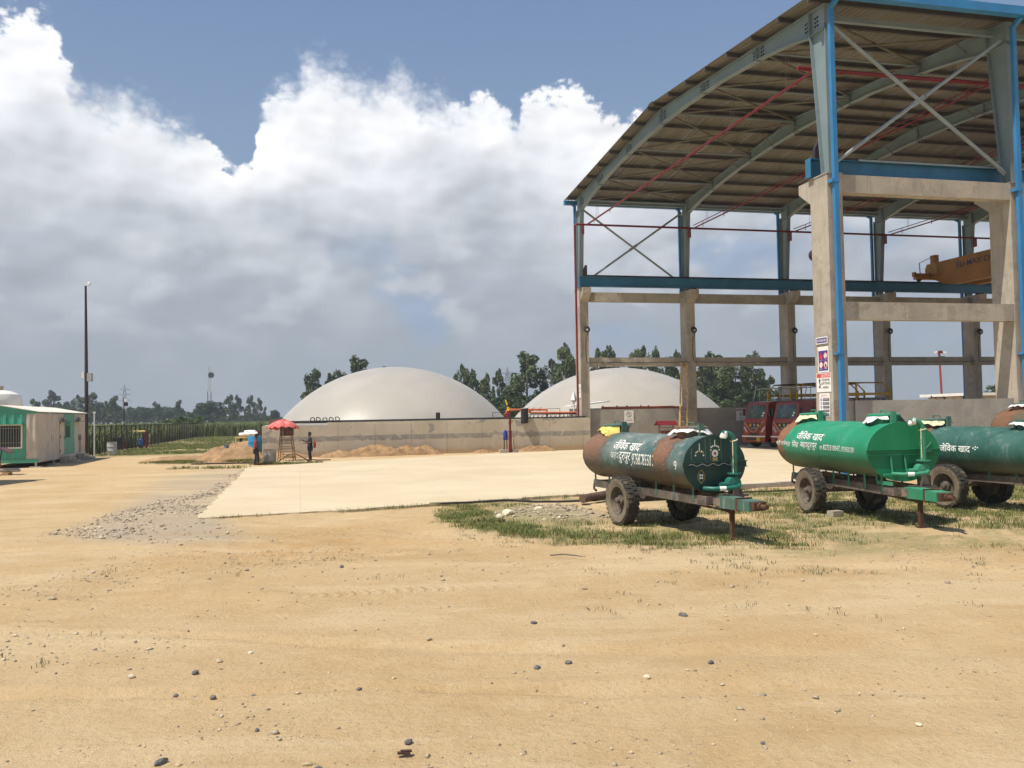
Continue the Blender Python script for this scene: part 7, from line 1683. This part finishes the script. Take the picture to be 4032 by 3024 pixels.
stones('gravel', mp, rng.gamma(2.5, .008, len(mp)) + .008, 'small stones on the grey mound beside the nearest tanker', 32, m)
yp = np.stack([rng.uniform(-11, 11, 26000), rng.uniform(4.6, 20, 26000)], -1); kk = sstep(.50, .68, fbm(yp[:, 0] * .45, yp[:, 1] * .6, 111)) * .7 + .07 > rng.uniform(0, 1, 26000); yp = yp[kk]
yp = np.concatenate([yp, ground_h(yp[:, 0], yp[:, 1])[:, None]], 1)
stones('gravel', yp, rng.gamma(1.6, .0045, len(yp)) + .0045, 'fine pebbles scattered over the bare yard', 33, m)
dk_ = plain('dark_stone', (.14, .135, .13), .85, 0, .3, 12, .3, 40); tn_ = plain('tan_stone', (.50, .40, .25), .9, 0, .25, 12, .3, 40); pk_ = plain('pale_stone', (.66, .58, .42), .9, 0, .15, 12, .3, 40)
SP = [(-3.2, 8.93, .055, 'd'), (-3.17, 8.34, .042, 'd'), (-2.45, 8.34, .04, 'd'), (-1.46, 8.28, .04, 'd'), (-2.74, 8.09, .045, 'd'), (-2.65, 6.67, .062, 'd'), (-2.12, 7.31, .036, 'd'), (-2.93, 15.1, .06, 'd'), (-.98, 10.07, .045, 't'), (-2.87, 9.67, .05, 'p'), (-3.09, 9.33, .05, 't'), (-1.19, 8.68, .035, 't'), (-6.64, 12.82, .07, 't'), (3.16, 7.1, .046, 'p'), (1.23, 8.5, .052, 'p'), (1.93, 8.94, .045, 'd'), (1.85, 6.82, .032, 'd'), (2.07, 11.13, .06, 'd'), (.21, 10.84, .055, 'd'), (.2, 8.93, .05, 'd'), (.52, 9.05, .04, 'd'), (2.59, 11.06, .05, 't'), (4.11, 11.45, .05, 't'), (-.85, 6.96, .045, 'd'), (3.33, 9.99, .04, 't'), (-2.5, 6.62, .04, 't'), (-1.55, 6.62, .05, 't'), (-1.45, 6.5, .045, 'd')]
LBS = {'d': ' dark grey stone from the left on the bare dirt in front', 't': ' tan stone from the left on the bare dirt in front', 'p': ' pale cream stone from the left on the bare dirt in front'}
RK = {}
for kd_ in 'dtp':
    for n_, j_ in enumerate(sorted((j for j in range(len(SP)) if SP[j][3] == kd_), key=lambda j: SP[j][0] / SP[j][1])): RK[j_] = n_
for i, (x, y, s_, kd) in enumerate(SP):
    s_ *= .68
    r_ = np.random.default_rng(400 + i); bm = bmesh.new(); bmesh.ops.create_icosphere(bm, subdivisions=2, radius=1.0)
    sx, sy, sz = s_ * r_.uniform(.8, 1.5), s_ * r_.uniform(.7, 1.1), s_ * r_.uniform(.5, .8); off = r_.uniform(0, 50, 3)
    for vt in bm.verts:
        k = 1 + .35 * mnoise.noise(Vector(vt.co) * 1.3 + Vector(off)); vt.co = Vector((vt.co.x * sx * k, vt.co.y * sy * k, vt.co.z * sz * k))
    me_ = bpy.data.meshes.new('stone'); bm.to_mesh(me_); bm.free()
    o = link('stone', me_, {'d': dk_, 't': tn_, 'p': pk_}[kd], None, (x, y, float(ground_h(np.array([x]), np.array([y]))[0]) + sz * .45), (0, 0, r_.uniform(0, 6)))
    tag(o, ORD[RK[i]] + LBS[kd], 'stone', {'d': 'dark stones on the dirt', 't': 'tan stones on the dirt', 'p': 'pale stones on the dirt'}[kd])
o = MB().tube([(.62, 15.75, .03), (.85, 15.72, .05), (1.05, 15.62, .04), (1.22, 15.5, .03)], [.014, .016, .013, .008], 6).obj('dry_stick', bark, None, True); tag(o, 'thin curved stick lying on the dirt before the nearest tanker', 'stick')
o = MB().box(-.09, .07, -.03, .03, 0, .02).box(-.05, .09, -.01, .05, .018, .034).obj('wood_chip', plain('dark_wood_chip', (.07, .035, .02), .9)); o.scale = (.6, .6, .6); o.location = (-.85, 6.72, -.005); o.rotation_euler = (0, .05, .2); tag(o, 'small dark brown wood chip in the near foreground', 'wood')
for i, (x, y) in enumerate(((-.16, 21.9), (.62, 22.6), (-.35, 21.2))): 
    r_ = np.random.default_rng(500 + i); bm = bmesh.new(); bmesh.ops.create_icosphere(bm, subdivisions=2, radius=.16 - .03 * i)
    for vt in bm.verts: vt.co *= 1 + .4 * mnoise.noise(Vector(vt.co) * 7 + Vector((i, 2, 3))); vt.co.z *= .6
    me_ = bpy.data.meshes.new('rubble_lump'); bm.to_mesh(me_); bm.free(); o = link('rubble_lump', me_, pk_, None, (x, y, .12)); tag(o, ('largest', 'middle sized', 'smallest')[i] + ' pale lump of broken plaster on the grey mound', 'rubble', 'plaster lumps on the grey mound')
tag(kb.obj('kerb_rubble', MAT['concrete']), 'broken kerb rubble along the apron edge between two tankers', 'rubble', kind='stuff')
# ------------------------------------------------------------------ thin moist air over the plain
hz = MB().box(-700, 700, -40, 660, -1.0, 40).obj('haze', None)
hm = bpy.data.materials.new('haze_air'); hm.use_nodes = True; hm.node_tree.nodes.clear()
pvn = hm.node_tree.nodes.new('ShaderNodeVolumePrincipled'); pvn.inputs['Density'].default_value = 0.00042; pvn.inputs['Color'].default_value = (.80, .88, .97, 1); pvn.inputs['Anisotropy'].default_value = 0.2
on = hm.node_tree.nodes.new('ShaderNodeOutputMaterial'); hm.node_tree.links.new(pvn.outputs[0], on.inputs['Volume'])
hz.data.materials.append(hm); tag(hz, kind='stuff')
